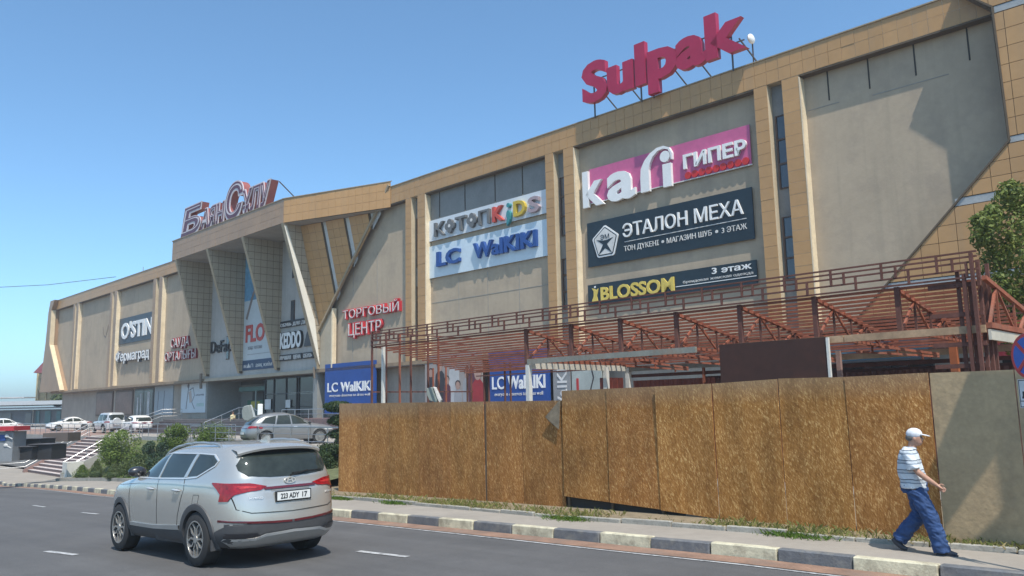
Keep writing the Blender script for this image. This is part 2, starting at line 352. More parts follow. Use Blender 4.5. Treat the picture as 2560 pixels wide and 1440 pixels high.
# pavement back edge
SB = [sd(RD(x, y, .15)) for x, y in ((845, 1247), (1400, 1297), (2100, 1352), (2540, 1385))]
SBs = [p[0] for p in SB]; SBd = [p[1] for p in SB]
def bd(s):
    if s > SBs[-1]: return SBd[-1]
    if s > SBs[0]: return float(np.interp(s, SBs, SBd))
    if s > -30: return SBd[0]+(15.6-SBd[0])*(s-SBs[0])/(-30-SBs[0])
    return 12.4
strip('sidewalk', walk, -140, 60, lambda s: bd(s)-.02, lambda s: kd(s)+.02, .15, ncross=4)
low = thing('verge_kerb', None, None, F(0, 0, bd(0))); low['kind'] = 'structure'
s = -16.0; i = 0
while s < 16:
    L_ = rnd.choice([.95, 1.0, 1.02]); za = rzs(s, bd(s))+.15; zb = rzs(s+L_, bd(s+L_))+.15; hh = .07+rnd.uniform(-.02, .02); wob = rnd.uniform(-.025, .025); da = bd(s)+wob; db = bd(s+L_)+wob+rnd.uniform(-.02, .02)
    g = MB(); g.hexa([F(s, za-.1, da), F(s+L_-.02, zb-.1, db), F(s+L_-.02, zb-.1, db-.09), F(s, za-.1, da-.09), F(s, za+hh, da), F(s+L_-.02, zb+hh, db), F(s+L_-.02, zb+hh, db-.09), F(s, za+hh, da-.09)])
    g.build('kerb_stone', kgrey, low, bevel=.01); s += L_+(0.12 if rnd.random() < .12 else .01); i += 1
strip('verge_soil', soil, -16, 40, lambda s: bd(s)-5.6, lambda s: bd(s)-.05, .17, ncross=3)
# plaza platform behind the planting
PZ = .6
b = MB(); b.fb(-160, -53, PZ-3, PZ, -30, 9.2); b.fb(-53, -30, PZ-3, PZ, -30, 8.4); b.fb(-30, -12.2, PZ-3, PZ, -30, 11.3); b.fb(-12.2, 60, PZ-4, .1, -30, 11)
tag(b.build('plaza', pave_pl), kind='structure')
b = MB(); b.add([F(-130, PZ+.004, 1), F(-56, PZ+.004, 1), F(-56, PZ+.004, 9.1), F(-130, PZ+.004, 9.1)], [(0, 1, 2, 3)]); tag(b.build('red_paving', pave_red), kind='structure')
# planting bed that slopes from the plaza down to the pavement
def bedz(s, d):
    ed_ = 8.4 if s < -30.2 else 11.3; t = min(1, max(0, (bd(s)-.1-d)/(bd(s)-.1-ed_))); lo = rzs(s, bd(s))+.22
    return lo+(PZ-.05-lo)*(t**.9)
rows = []
for i in range(60):
    s = -44.2+i*.62; rows.append([F(s, bedz(s, d_)+rnd.uniform(-.03, .03), d_) for d_ in np.linspace(bd(s)-.1 if s > -38.5 else 13.2, 8.3, 12)])
g = MB(); g.grid(rows); tag(g.build('planting_bed', mat('bed_ground', (.10, .11, .045), .95, var=.35, scale=3, bump=.5, bscale=12), smooth=40), kind='structure')
bk = thing('bed_kerb', None, None, F(-30, 0, 15.6)); bk['kind'] = 'structure'
pl_ = [F(-38.6, 0, 13.2), F(-38.7, 0, 14.9), F(-37.6, 0, 15.5)]+[F(s, 0, bd(s)-.05 if s > -30 else 15.6) for s in range(-36, -13, 2)]
for p, q in zip(pl_[:-1], pl_[1:]):
    zp = rz(p)+.2; zq = rz(q)+.2; g = MB(); g.beam((p.x, p.y, zp), (q.x, q.y, zq), .12, .22); g.build('kerb_stone', kgrey, bk)
# ------------------------------------------------------------------ the shopping centre
TOP, HB, BASE = 16.62, 15.48, 5.15
mall = thing('shopping_centre', 'long beige tiled shopping centre with stucco panels and a projecting angular entrance prow', 'shopping centre', F(-40, PZ, 0))
b = MB(); b.fb(-98.6, 45, BASE+.02, TOP-.25, -30, -.68); b.build('wall', stucco, mall)
# recessed stucco panels between the tiled columns
COLS = []      # (s0,s1) tiled columns, STR: window strips
COLS += [(-.40, .20), (.86, 1.60), (-12.50, -11.92), (-11.22, -10.53), (-24.60, -24.02), (-23.38, -22.62)]
COLS += [(-65.45, -64.75), (-63.95, -63.15), (-77.5, -76.8), (-76.2, -75.4), (-90.0, -89.35), (-88.85, -88.1)]
STRIPS = [(.20, .86), (-11.92, -11.22), (-24.02, -23.38), (-64.75, -63.95), (-76.8, -76.2), (-89.35, -88.85)]
PANELS = [(1.60, 9.6), (-10.53, -.40), (-22.62, -12.50), (-34.6, -24.60), (-63.15, -53.0), (-75.4, -65.45), (-88.1, -77.5), (-97.5, -90.0)]
PD = -.43
for s0, s1 in PANELS:
    b = MB(); b.fb(s0-.02, s1+.02, BASE+.03, HB+.05, -.66, PD); b.build('stucco_panel', stucco, mall)
def dline(s, h0, h1, d=PD, wd=.05, m=dark, dd=.02):
    b = MB(); b.fb(s-wd/2, s+wd/2, h0, h1, d, d+dd); return b.build('expansion_joint', m, mall)
for s in (2.62, 4.22, 5.91, 7.72): dline(s, 14.2, HB)
for s in (-21.7, -19.35, -16.77, -14.58): dline(s, 13.85, HB)
# dark grey glazed band behind the children's clothes sign
for s0, s1 in ((-22.55, -21.74), (-21.64, -19.4), (-19.3, -16.82), (-16.72, -14.63), (-14.53, -12.6)):
    b = MB(); b.fb(s0, s1, 13.3, HB-.1, PD, PD+.02); b.build('grey_panel', panel_g, mall)
# seams of the plaster sheets on the lower parts
sm = mat('plaster_seam', (.27, .26, .235), .95, var=.1)
for s in (-20.0, -17.5, -15.0): dline(s, 5.6, 9.9, wd=.03, m=sm, dd=.012)
for h in (7.0, 8.6):
    b = MB(); b.fb(-22.6, -12.6, h-.015, h+.015, PD, PD+.012); b.build('plaster_seam', sm, mall)
for s in (-31, -28.2): dline(s, 5.6, 12.6, wd=.03, m=sm, dd=.012)
b = MB(); b.fb(4.3, 7.0, 13.9, 13.93, PD, PD+.012); b.fb(1.7, 3.0, 14.0, 14.03, PD, PD+.012); b.split('plaster_seam', sm, mall)
# backing of header and columns (recess depth), tiles in front
b = MB(); b.fb(-97.3, 8.75, HB, TOP-.02, -.70, -.03)
for s0, s1 in COLS: b.fb(s0, s1, BASE, HB, -.66, -.03)
b.split('column_core', mat('column_side', (.52, .43, .30), .6, var=.1, scale=1, streak=(.35, (.33, .24, .15))), mall)
b = MB(); b.fb(-97.3, 8.4, TOP-.02, TOP+.03, -.7, .03); b.build('parapet_cap', trim_m, mall)
b = MB()
for s0, s1 in PANELS: b.fb(s0+.06, s1-.02, HB-.07, HB-.002, -.40, -.02)
b.split('header_shadow_gap', joint, mall)
b = MB()
for s0, s1 in PANELS[:7]: b.fb(s0, s0+.05, BASE+.1, HB-.1, -.42, -.01)
b.split('painted_sunlit_jamb', mat('pale_edge', (.72, .60, .42), .5, var=.12, scale=2, streak=(.5, (.3, .16, .08))), mall)  # pale strips stand in for sunlight on the right-facing jambs
# base band of the upper floors
b = MB(); b.fb(-97.0, -53.0, BASE-.22, BASE, -.62, .0); b.fb(-35.2, 3.2, BASE-.22, BASE, -.62, .0); b.split('base_band', mat('brown_base_band', (.26, .19, .125), .8, var=.2, scale=2, streak=(.4, (.15, .1, .07))), mall)
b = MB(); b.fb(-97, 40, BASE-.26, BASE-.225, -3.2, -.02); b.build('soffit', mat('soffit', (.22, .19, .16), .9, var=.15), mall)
# ---- tiles: list (centre in facade frame, size w,h, frame axes, material)
TILES = []
def rowtiles(s0, s1, h0, h1, d, nh, wd=.53, m=None, inside=None):
    n = max(1, round((s1-s0)/wd)); ws = (s1-s0)/n; hs = (h1-h0)/nh
    for i in range(n):
        for j in range(nh):
            c = (s0+(i+.5)*ws, h0+(j+.5)*hs)
            if inside and not inside(*c): continue
            TILES.append((F(c[0], c[1], d), ws-.014, hs-.014, (A, N), m or tile_m))
rowtiles(-96.9, 8.72, HB, TOP-.02, -.02, 2, .53)
for k, (s0, s1) in enumerate(COLS): rowtiles(s0, s1, BASE, HB, -.02, 21, .8, m=(tile_w if s0 < -60 else tile_m))
# window strips
for si, (s0, s1) in enumerate(STRIPS):
    b = MB(); b.fb(s0, s1, BASE+.05, HB, -.62, -.42); b.build('strip_panel', panel_g if si < 3 else stucco2, mall)
    for h0, h1 in ((11.0, 14.14), (7.2, 9.8)):
        wf = MB(); fx0, fx1 = s0+.10, s1-.02; n = 3
        wf.fb(fx0, fx0+.07, h0, h1, -.42, -.34); wf.fb(fx1-.07, fx1, h0, h1, -.42, -.34)
        for q in range(n+1):
            hh = h0+(h1-h0)*q/n; wf.fb(fx0+.07, fx1-.07, hh-.04 if q else hh, hh+.04 if q < n else hh, -.42, -.345)
        wo = wf.build('window', brownmetal, mall)
        for q in range(n):
            g = MB(); ha = h0+(h1-h0)*q/n+.045; hb = h0+(h1-h0)*(q+1)/n-.045; g.fb(fx0+.075, fx1-.075, ha, hb, -.415, -.385); o = g.build('pane', glass_d, None)
            o.parent = wo; o.location = -(Vector(mall.location)+Vector(wo.location))
# ---- right corner: mirrored prow surface, tiles on a plane half a metre further out
def in_right(s, h):
    if h > HB: return s > 8.75-(h-HB)*1.0+.25
    if h > 10.75: return s > 9.0
    return s > 8.8-(10.75-h)*.985+.25
RP = .55
poly = [(7.55, TOP+.02), (8.72, HB-.05), (8.8, 10.75), (3.25, BASE), (45, BASE), (45, TOP+.02)]
b = MB(); b.prism([F(s, h, -.62) for s, h in poly], N*(.62+RP-.03)); b.build('corner_block', joint, mall)
TG = [.009]
def clip_tiles(poly, d, s0, s1, h0, h1, w_, h_, m, skip=None, axes=None, mapf=None):
    """tiles of a rectangular grid clipped to a convex/concave polygon by sampling, one mesh each"""
    out = []
    def inside(x, y, P):
        c = False
        for i in range(len(P)):
            x1, y1 = P[i]; x2, y2 = P[(i+1) % len(P)]
            if (y1 > y) != (y2 > y) and x < (x2-x1)*(y-y1)/(y2-y1)+x1: c = not c
        return c
    def clip(sub, P):   # Sutherland-Hodgman of the tile against each edge is only right for convex P: split instead by half planes
        res = sub
        for (x1, y1), (x2, y2) in P:
            o = []; ins = lambda p: (x2-x1)*(p[1]-y1)-(y2-y1)*(p[0]-x1) >= 0
            for i in range(len(res)):
                p, q = res[i], res[(i+1) % len(res)]
                if ins(p): o.append(p)
                if ins(p) != ins(q):
                    den = (x2-x1)*(q[1]-p[1])-(y2-y1)*(q[0]-p[0]); t = -((x2-x1)*(p[1]-y1)-(y2-y1)*(p[0]-x1))/den
                    o.append((p[0]+(q[0]-p[0])*t, p[1]+(q[1]-p[1])*t))
            res = o
            if len(res) < 3: return []
        return res
    ns = int(round((s1-s0)/w_)); nh = int(round((h1-h0)/h_)); g = TG[0]
    for i in range(ns):
        for j in range(nh):
            a, b_ = s0+i*w_+g, s0+(i+1)*w_-g; c_, e = h0+j*h_+g, h0+(j+1)*h_-g
            if skip and skip((a+b_)/2, (c_+e)/2): continue
            t = clip([(a, c_), (b_, c_), (b_, e), (a, e)], poly)
            if len(t) >= 3: out.append(t)
    return out
def emit_tiles(tl, d, m, parent, name='tile', mapf=None, thick=.03, cap=300):
    T = mapf or F; J = MB()
    for k, t in enumerate(tl):
        P = [T(x, y, d) for x, y in t]; e = (T(t[0][0], t[0][1], d+thick)-P[0])
        if k < cap: g = MB(); g.prism(P, e); g.build(name, m, parent, recalc=True)
        else: J.prism(P, e)
    if J.v: J.build('tile_field', m, parent, kind='stuff')
rt = clip_tiles([((7.62, TOP+.02), (8.78, HB-.02)), ], RP, 7.7, 14.0, 15.48, 16.6, .53, .56, tile_m)
rt = [t for t in rt]
# clip edges oriented so that the block is on the left-hand side
E1 = ((8.80, HB-.02), (7.64, TOP+.02)); E1 = ((8.80, HB-.02), (7.64, TOP+.02))
t1 = clip_tiles([((8.78, 15.46), (7.6, 16.64))][::1], RP, 7.1, 14.0, 15.48, 16.6, .53, .56, tile_m)
def halfplane(p, q, keep):   # orient an edge so that the point keep is inside
    (x1, y1), (x2, y2) = p, q
    return (p, q) if (x2-x1)*(keep[1]-y1)-(y2-y1)*(keep[0]-x1) > 0 else (q, p)
KE = (14, 8)
t1 = clip_tiles([halfplane((7.6, 16.64), (8.76, 15.46), (14, 16))], RP, 7.1, 13.5, 15.48, 16.6, .53, .56, tile_m)
t2 = clip_tiles([halfplane((8.80, 15.48), (8.86, 10.75), KE)], RP, 8.5, 13.3, 10.86, 15.22, .60, .62, tile_m)
t3 = clip_tiles([halfplane((8.86, 10.75), (3.3, 5.15), KE)], RP, 2.8, 13.0, 9.10, 10.62, .60, .505, tile_m)
t4 = clip_tiles([halfplane((8.86, 10.75), (3.3, 5.15), KE)], RP, 2.8, 13.0, 6.45, 8.80, .60, .5875, tile_m)
t5 = clip_tiles([halfplane((8.86, 10.75), (3.3, 5.15), KE)], RP, 2.8, 13.0, 5.2, 6.2, .60, .5, tile_m)
RT = t1+t2+t3+t4+t5
pale = mat('pale_glazed_band', (.34, .35, .35), .3, var=.15)
for nm, hh0, hh1 in (('pale_band', 15.235, 15.46), ('pale_band', 10.64, 10.84), ('pale_band', 8.82, 9.08), ('pale_band', 6.22, 6.43)):
    sL = 8.84 if hh0 > 10.75 else 8.86-(10.75-hh0)*.993+.1
    b = MB(); b.fb(sL, 14, hh0, hh1, RP-.03, RP-.005); b.build(nm, pale, mall)
b = MB(); b.beam(F(8.86, 10.72, RP+.02), F(3.3, 5.15, RP+.02), .06, .08, up=N); b.beam(F(8.86, 10.72, RP+.02), F(8.80, 15.46, RP+.02), .06, .06, up=N); b.beam(F(8.80, 15.46, RP+.02), F(7.6, TOP, RP+.02), .06, .06, up=N); b.build('corner_edge', joint, mall)
# ---- left end: mirrored outline with stepped side fins
lp = [(-97.6, TOP), (-95.9, TOP), (-97.0, HB-.1), (-97.0, 11.0), (-91.7, BASE), (-99.9, BASE), (-98.6, 11.3), (-98.2, HB-.3)]
b = MB(); b.prism([F(s, h, -.62) for s, h in lp], N*(.62+.5)); b.build('end_block', tile_w, mall)
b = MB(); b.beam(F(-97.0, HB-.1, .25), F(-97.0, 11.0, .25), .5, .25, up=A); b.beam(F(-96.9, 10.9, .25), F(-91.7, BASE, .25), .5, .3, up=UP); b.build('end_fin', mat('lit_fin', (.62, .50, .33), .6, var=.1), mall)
# ------------------------------------------------------------------ the entrance prow
PT, PB, PDp = 16.98, 15.25, 3.0       # top, fascia bottom, projection
S_L, S_R = -52.6, -34.5
prow_m = tile_w
b = MB()
# front fascia, right fascia (oblique), left return
outer = [(-54.2, 0), (-53.5, PDp), (S_R, PDp), (-26.15, .0)]
b.prism([F(s, PB, d) for s, d in outer], UP*(PT-PB-.02)); fas = b.build('fascia_core', joint, mall)
b = MB(); b.prism([F(s, PT-.02, d) for s, d in [(-54.4, 0), (-53.6, PDp+.07), (S_R+.05, PDp+.07), (-26.0, .0)]], UP*.05); b.build('parapet_cap', trim_m, mall)
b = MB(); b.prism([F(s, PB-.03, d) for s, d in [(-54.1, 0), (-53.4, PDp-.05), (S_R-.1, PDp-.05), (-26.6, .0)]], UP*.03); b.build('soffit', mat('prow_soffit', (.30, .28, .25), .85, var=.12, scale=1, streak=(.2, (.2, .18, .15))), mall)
def linetiles(p, q, n, h0, h1, nh, nrm, m):
    X = (q-p)/n; hs = (h1-h0)/nh; Xn = X.normalized()
    for i in range(n):
        for j in range(nh):
            c = p+X*(i+.5)+UP*(h0+(j+.5)*hs-p.z); TILES.append((c+nrm*.015, X.length-.014, hs-.014, (Xn, nrm), m))
linetiles(F(-53.5, 0, PDp), F(S_R, 0, PDp), 34, PB, PT-.02, 3, N, prow_m)
dd = (F(-26.15, 0, 0)-F(S_R, 0, PDp)).normalized(); nn = Vector((dd.y, -dd.x, 0)); nn = nn if nn.dot(N) > 0 else -nn
linetiles(F(S_R, 0, PDp), F(-26.15, 0, 0), 16, PB, PT-.02, 3, nn, tile_m)
# fins: triangular blades, deep at the top and dying into the wall at the bottom
FB = 5.35
SLOPE = PDp/(PB-FB)
def fin(s, th=.34, tiled=True, dmax=PDp):
    b = MB(); side = [F(s-th, PB, -.24), F(s-th, PB, dmax), F(s-th, FB, .02), F(s-th, FB, -.24)]
    b.prism(side, A*th); return b.build('fin', joint, mall)
finface = mat('fin_face_tile', (.365, .305, .22), .5, var=.08, scale=.6)
finfront = mat('fin_front_tile', (.36, .28, .18), .5, var=.08, scale=.6)
FINTILES = []; FRONT = []
for k, s in enumerate((-52.6, -46.5, -40.45, S_R)):
    fin(s)
    # tiles on the front slanted face
    n = 19
    for j in range(n):
        h1_ = PB-(PB-FB)*j/n; h0_ = PB-(PB-FB)*(j+1)/n; d1 = PDp*(h1_-FB)/(PB-FB); d0 = PDp*(h0_-FB)/(PB-FB); g_ = .008
        FRONT.append(([F(s-.34, h0_+g_, d0+.012), F(s, h0_+g_, d0+.012), F(s, h1_-g_, d1+.012), F(s-.34, h1_-g_, d1+.012)], N*.02))
    # tiles on the right-hand side face, clipped to the triangle; deeper joints
    TG[0] = .016; st = clip_tiles([halfplane((PDp, PB), (.02, FB), (0, PB)), halfplane((-.25, 0), (-.25, 20), (1, 1))], 0, -.52, 3.12, FB+.15, PB-.05, .52, .543, None); TG[0] = .009
    for t in st: FINTILES.append(([F(s+.004, y, x) for x, y in t], A*.02))
nf = 0; J = MB()
for P, e in FINTILES:
    J.prism(P, e)
J.build('fin_tiles', finface, mall, kind='stuff')
J = MB()
for P, e in FRONT: J.prism(P, e)
J.build('fin_front_tiles', finfront, mall, kind='stuff')
# sunlight on the corner fin's right flank, painted as a pale strip
b = MB(); b.prism([F(S_R+.03, PB-.2, PDp-.02), F(S_R+.03, PB-.2, PDp-.22), F(S_R+.03, 8.6, .45), F(S_R+.03, FB+.1, .0), F(S_R+.03, FB+.1, .03)], A*.02); b.build('painted_sunlit_flank', mat('painted_sun_strip', (.74, .70, .60), .5, var=.05), mall)
# back wall between the fins
b = MB(); b.fb(-53.4, -34.0, BASE, PB, -.62, -.25); b.build('entrance_wall', mat('entrance_stucco', (.40, .385, .36), .95, var=.1, scale=.6, bump=.15, streak=(.4, (.27, .25, .22))), mall)
for s0, h0, h1 in ((-38.6, 12.2, 13.8), (-38.7, 8.5, 10.5), (-49.2, 6.6, 8.6)):
    g = MB(); g.fb(s0-.28, s0+.28, h0, h1, -.25, -.2); wo = g.build('window', brownmetal, mall)
    g = MB(); g.fb(s0-.2, s0+.2, h0+.08, h1-.08, -.2, -.18); o = g.build('pane', glass_d, None); o.parent = wo; o.location = -Vector(mall.location)
# right cheek: three sloping tiled bands between narrow glazed strips, on a plane leaning out to the fascia
CT1, CR, CBt = (-34.45, PB, 1.7), (-27.3, PB, .0), (-34.45, 7.9, .0)
def cheek(s, h):      # offset of the cheek plane over the facade at (s,h)
    top = 1.7*(1-(s+34.45)/7.15); hb = 7.95+(s+34.45)*(PB-7.95)/7.15
    if h <= hb: return 0.0
    return top*(h-hb)/max(.01, PB-hb)
def hdiag(s): return 7.95+(s+34.45)*(PB-7.95)/7.15
def cmap(s, h, d): return F(s, h, cheek(s, h)+d)
for s0, s1 in ((-34.45, -32.55), (-32.1, -30.5), (-30.0, -28.3)):
    rows = []
    for s in np.linspace(s0, s1, 6):
        hb = hdiag(s); rows.append([cmap(s, h, -.02) for h in np.linspace(hb, PB, 10)])
    b = MB(); b.grid(rows)
    rows2 = [[F(s, h, -.3) for h in np.linspace(hdiag(s), PB, 10)] for s in np.linspace(s0, s1, 6)]
    # close the right-hand side as a jamb
    b.grid([[cmap(s1, h, -.02) for h in np.linspace(hdiag(s1), PB, 10)], [F(s1, h, -.3) for h in np.linspace(hdiag(s1), PB, 10)]])
    b.build('cheek_core', joint, mall)
    tl = clip_tiles([halfplane((-34.45, 7.95), (-27.3, PB), (-32, PB)), halfplane((s0, 0), (s0, 20), (s0+.5, 10)), halfplane((s1, 0), (s1, 20), (s1-.5, 10))], 0, s0, s0+.6333*3 if s0 < -34 else s0+.5533*3, 7.4, PB-.02, .6333 if s0 < -34 else .5533, .60, None)
    emit_tiles(tl, 0, tile_m, mall, mapf=cmap)
for s0, s1 in ((-32.55, -32.1), (-30.5, -30.0), (-28.3, -27.4)):
    rows = [[F(s, h, max(-.12, cheek(s, h)-.16)) for h in np.linspace(hdiag(s)-.1, PB, 14)] for s in (s0, s1)]
    b = MB(); b.grid(rows); b.build('glazed_strip', mat('pale_strip', (.52, .54, .54), .3, var=.1, scale=.8), mall)  # pale base colour stands for sky reflected in the strips
# the diagonal edge trim, from the roof down to the foot of the corner fin
b = MB(); b.beam(F(-26.2, TOP+.1, .08), F(-34.6, 7.75, .08), .16, .18, up=N); b.beam(F(-34.6, 7.8, .06), F(-34.6, BASE, .06), .14, .16, up=N); b.build('diagonal_edge', trim_m, mall)
b = MB(); b.prism([F(-34.6, 7.7, -.3), F(-34.6, BASE, -.3), F(-32.95, BASE, -.3), F(-32.95, 9.3, -.3)], N*.28); b.build('corner_foot', stucco2, mall)
b = MB(); b.fb(-33.0, -32.85, BASE, 9.3, -.3, .02); b.build('corner_pilaster', mat('pale_edge', (0, 0, 0)), mall)
# ---- ground floor
GW = -.95
gf = MB(); gf.fb(-95.5, -53.2, PZ, BASE-.26, -6, GW); gf.fb(-34.9, 45, PZ, BASE-.26, -6, GW); gf.split('ground_floor_wall', mat('ground_floor_render', (.34, .30, .25), .9, var=.12, scale=.8, streak=(.3, (.18, .16, .14))), mall)
# entrance recess: side wall, floor, back glazing
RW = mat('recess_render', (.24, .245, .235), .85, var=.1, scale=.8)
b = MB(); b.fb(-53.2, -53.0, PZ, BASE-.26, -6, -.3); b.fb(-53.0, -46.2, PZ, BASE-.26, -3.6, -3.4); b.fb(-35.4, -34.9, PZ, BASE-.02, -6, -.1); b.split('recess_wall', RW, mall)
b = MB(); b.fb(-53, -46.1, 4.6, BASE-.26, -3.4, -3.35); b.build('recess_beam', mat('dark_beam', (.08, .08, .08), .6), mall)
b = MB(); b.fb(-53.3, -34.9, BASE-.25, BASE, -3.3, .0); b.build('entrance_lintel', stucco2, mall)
b = MB(); b.fb(-46.0, -44.7, 1.7, BASE-.3, -3.4, -2.6)
b.build('curtain_wall_side', mat('curtain', (.12, .11, .09), .8, var=.4, scale=2), mall)
eg = MB(); fr = .07
SE = [-44.6, -43.2, -41.3, -39.7, -39.4, -36.9]
for s_ in SE: eg.fb(s_, s_+fr, 1.7, BASE-.3, -1.35, -1.2)
for h_ in (BASE-.4, 3.55): eg.fb(-44.53, -36.9, h_, h_+.08, -1.34, -1.21)
eo = eg.build('entrance_frame', mat('dark_alu_frame', (.03, .03, .032), .4), mall)
for i in range(5):
    for h0, h1 in ((1.72, 3.54), (3.64, BASE-.41)):
        if i == 3: continue
        g = MB(); g.fb(SE[i]+fr+.005, SE[i+1]-.005, h0, h1, -1.31, -1.28); o = g.build('pane', glass_sh, None); o.parent = eo; o.location = -Vector(mall.location)
b = MB(); b.fb(-41.2, -40.5, 2.5, 3.1, -1.19, -1.18); b.build('paper_notice', mat('paper', (.6, .6, .58), .8), mall)
b = MB(); b.fb(-44.45, -43.5, 2.4, 3.2, -1.19, -1.18); b.build('paper_notice', mat('paper', (.6, .6, .58), .8), mall)
b = MB(); b.fb(-36.8, -36.2, 1.9, BASE-.3, -1.3, -.9); b.build('light_pier', mat('light_pier', (.42, .41, .36), .8), mall)
b = MB(); b.fb(-36.2, -35.45, 1.9, 4.6, -1.0, -.95); b.build('green_poster', mat('green_print', (.03, .13, .05), .6, var=.6, scale=1.5), mall)
# ground floor shop windows, left wing
sw = mat('brown_shop_window', (.17, .095, .07), .35, var=.35, scale=.45, spec=.35)
for s0, s1 in ((-82.9, -77.6), (-76.8, -71.8)):
    g = MB(); g.fb(s0, s1, 2.05, 4.75, GW, GW+.08); wo = g.build('shop_window', brownmetal, mall)
    g = MB(); g.fb(s0+.2, s1-.2, 2.25, 4.55, GW+.08, GW+.1); o = g.build('pane', sw, None); o.parent = wo; o.location = -Vector(mall.location)
g = MB(); g.fb(-71.4, -66.4, 1.1, 4.8, GW, GW+.06); wo = g.build('shop_window', mat('dark_alu_frame', (0, 0, 0)), mall)
for s0, s1 in ((-71.2, -69.0), (-68.8, -66.6)):
    g = MB(); g.fb(s0, s1, 1.25, 4.6, GW+.06, GW+.08); o = g.build('pane', glass_sh, None); o.parent = wo; o.location = -Vector(mall.location)
for s0, h1, w_ in ((-70.6, 3.9, .35), (-69.7, 4.3, .25), (-67.9, 4.4, .6)):
    g = MB(); g.fb(s0, s0+w_, 1.8, h1, GW+.08, GW+.1); g.build('window_poster', mat('poster_pale', (.42, .43, .43), .6, var=.4, scale=2), mall)
# plinth and steps before the entrance
PL = 1.7
b = MB(); b.fb(-58.5, -34.4, PZ, PL, -3.4, 1.2); b.build('entrance_landing', mat('landing_stone', (.13, .115, .11), .6, var=.2, scale=3), mall)
for i in range(6):
    b = MB(); b.fb(-58.5, -38.5, PZ, PL-.17*(i+1)+.002*i, 1.2+.35*i+.001, 1.2+.35*(i+1)); b.build('entrance_step', granite, mall)
b = MB(); b.fb(-34.35, -8, PZ, 1.75, GW, 3.2); b.build('side_plinth', mat('red_granite', (.15, .095, .09), .45, var=.25, scale=5), mall)
# ---- lay the cladding tiles: the 300 that show largest as single parts, the rest one field
def seen(t):
    c = t[0]; z = (c-EYE).dot(_F)
    if z < 1: return 0
    u = 1280+F_PX*(c-EYE).dot(_R)/z; v = 720-F_PX*(c-EYE).dot(_U)/z
    if not (-60 < u < 2620 and -60 < v < 1500): return 0
    return abs((c-EYE).normalized().dot(t[3][1]))*t[1]*t[2]/z/z
TILES.sort(key=lambda t: -seen(t))
NSINGLE = 300-len(RT)-sum(1 for o in mall.children if o.name.split('.')[0] == 'tile')
_tm = {}
def tile_unit(w_, h_, m):
    k = (round(w_, 2), round(h_, 2), m.name)
    if k not in _tm:
        g = MB(); x, z = w_/2, h_/2
        g.hexa([(-x, 0, -z), (x, 0, -z), (x, .02, -z), (-x, .02, -z), (-x, 0, z), (x, 0, z), (x, .02, z), (-x, .02, z)])
        me = bpy.data.meshes.new('tile'); me.from_pydata(g.v, [], g.f)
        bm = bmesh.new(); bm.from_mesh(me); bmesh.ops.recalc_face_normals(bm, faces=bm.faces); bm.to_mesh(me); bm.free()
        me.materials.append(m); _tm[k] = me
    return _tm[k]
fields = {}
for k, (c, w_, h_, (X, Nn), m) in enumerate(TILES):
    j = Nn*rnd.uniform(-.004, .004)
    if k < NSINGLE:
        o = bpy.data.objects.new('tile', tile_unit(w_, h_, m)); col.objects.link(o); o.parent = mall
        o.location = c+j-Vector(mall.location); o.rotation_euler = (R_(rnd.uniform(-.35, .35)), 0, math.atan2(X.y, X.x)+R_(rnd.uniform(-.3, .3)))
    else:
        fb_ = fields.setdefault(m.name, MB()); fb_.box(c+j-Nn*.005, (w_, .03, h_), (X, -Nn, UP))
for nm, fb_ in fields.items(): fb_.build('tile_field', MATS[nm], mall, kind='stuff')
emit_tiles(RT, RP-.02, tile_m, mall)
b = MB()
for s0, hh, k in ((-88, 1.4, 0), (-76.5, 2.4, 0), (-75, 1.0, 0), (-61.5, 3.0, 0), (-60.2, 1.4, 0)): b.beam(F(s0, TOP-.2, -3), F(s0, TOP+hh*.8, -3), .05, .05)
b.split('roof_aerial', mat('thin_aerial', (.2, .2, .2), .5), mall)
# pipe bracket and downpipes by the fins
b = MB(); b.tube([F(-53.4, 5.6, .15), F(-53.3, 4.8, .2), F(-53.3, 4.3, .15)], .12, 8); b.build('downpipe_end', mat('old_pipe', (.16, .13, .10), .7), mall); b = MB(); b.tube([F(-35.0, 5.3, .15), F(-34.95, 4.5, .1)], .07, 8); b.build('downpipe_end', mat('old_pipe', (.16, .13, .10), .7), mall)
# ------------------------------------------------------------------ signs
red_f = mat('sign_red', (.50, .035, .045), .4, var=.12, scale=1.5)
sulp = mat('sign_crimson', (.36, .012, .055), .42, var=.08, scale=1)
wht = mat('sign_white', (.74, .74, .73), .5, var=.05)
wht2 = mat('sign_offwhite', (.60, .59, .57), .55, var=.12)
black_l = mat('sign_black', (.02, .022, .026), .5)
navy = mat('navy_board', (.012, .024, .034), .35, var=.2, scale=.7, spec=.4)
thin_s = mat('dark_steel', (.06, .055, .055), .5)
paleb = mat('pale_blue_board', (.55, .64, .70), .5, var=.05, scale=.6)
blueb = mat('royal_blue_board', (.012, .06, .26), .5, var=.12, scale=.7)
pinkb = mat('pink_board', (.50, .105, .235), .5, var=.12, scale=.6)
def W2(u, v, d=-.25): return fac(u, v, d)
SD = -.30
def board(name, parent, s0, s1, h0, h1, d0, d1, m, frame=None, poly=None):
    b = MB(); b.fb(s0, s1, h0, h1, d0, d1); o = b.build(name, m, parent)
    return o
def sign(name, label, s, h, d=0, cat='sign', group=None): return thing(name, label, cat, F(s, h, d), group=group)
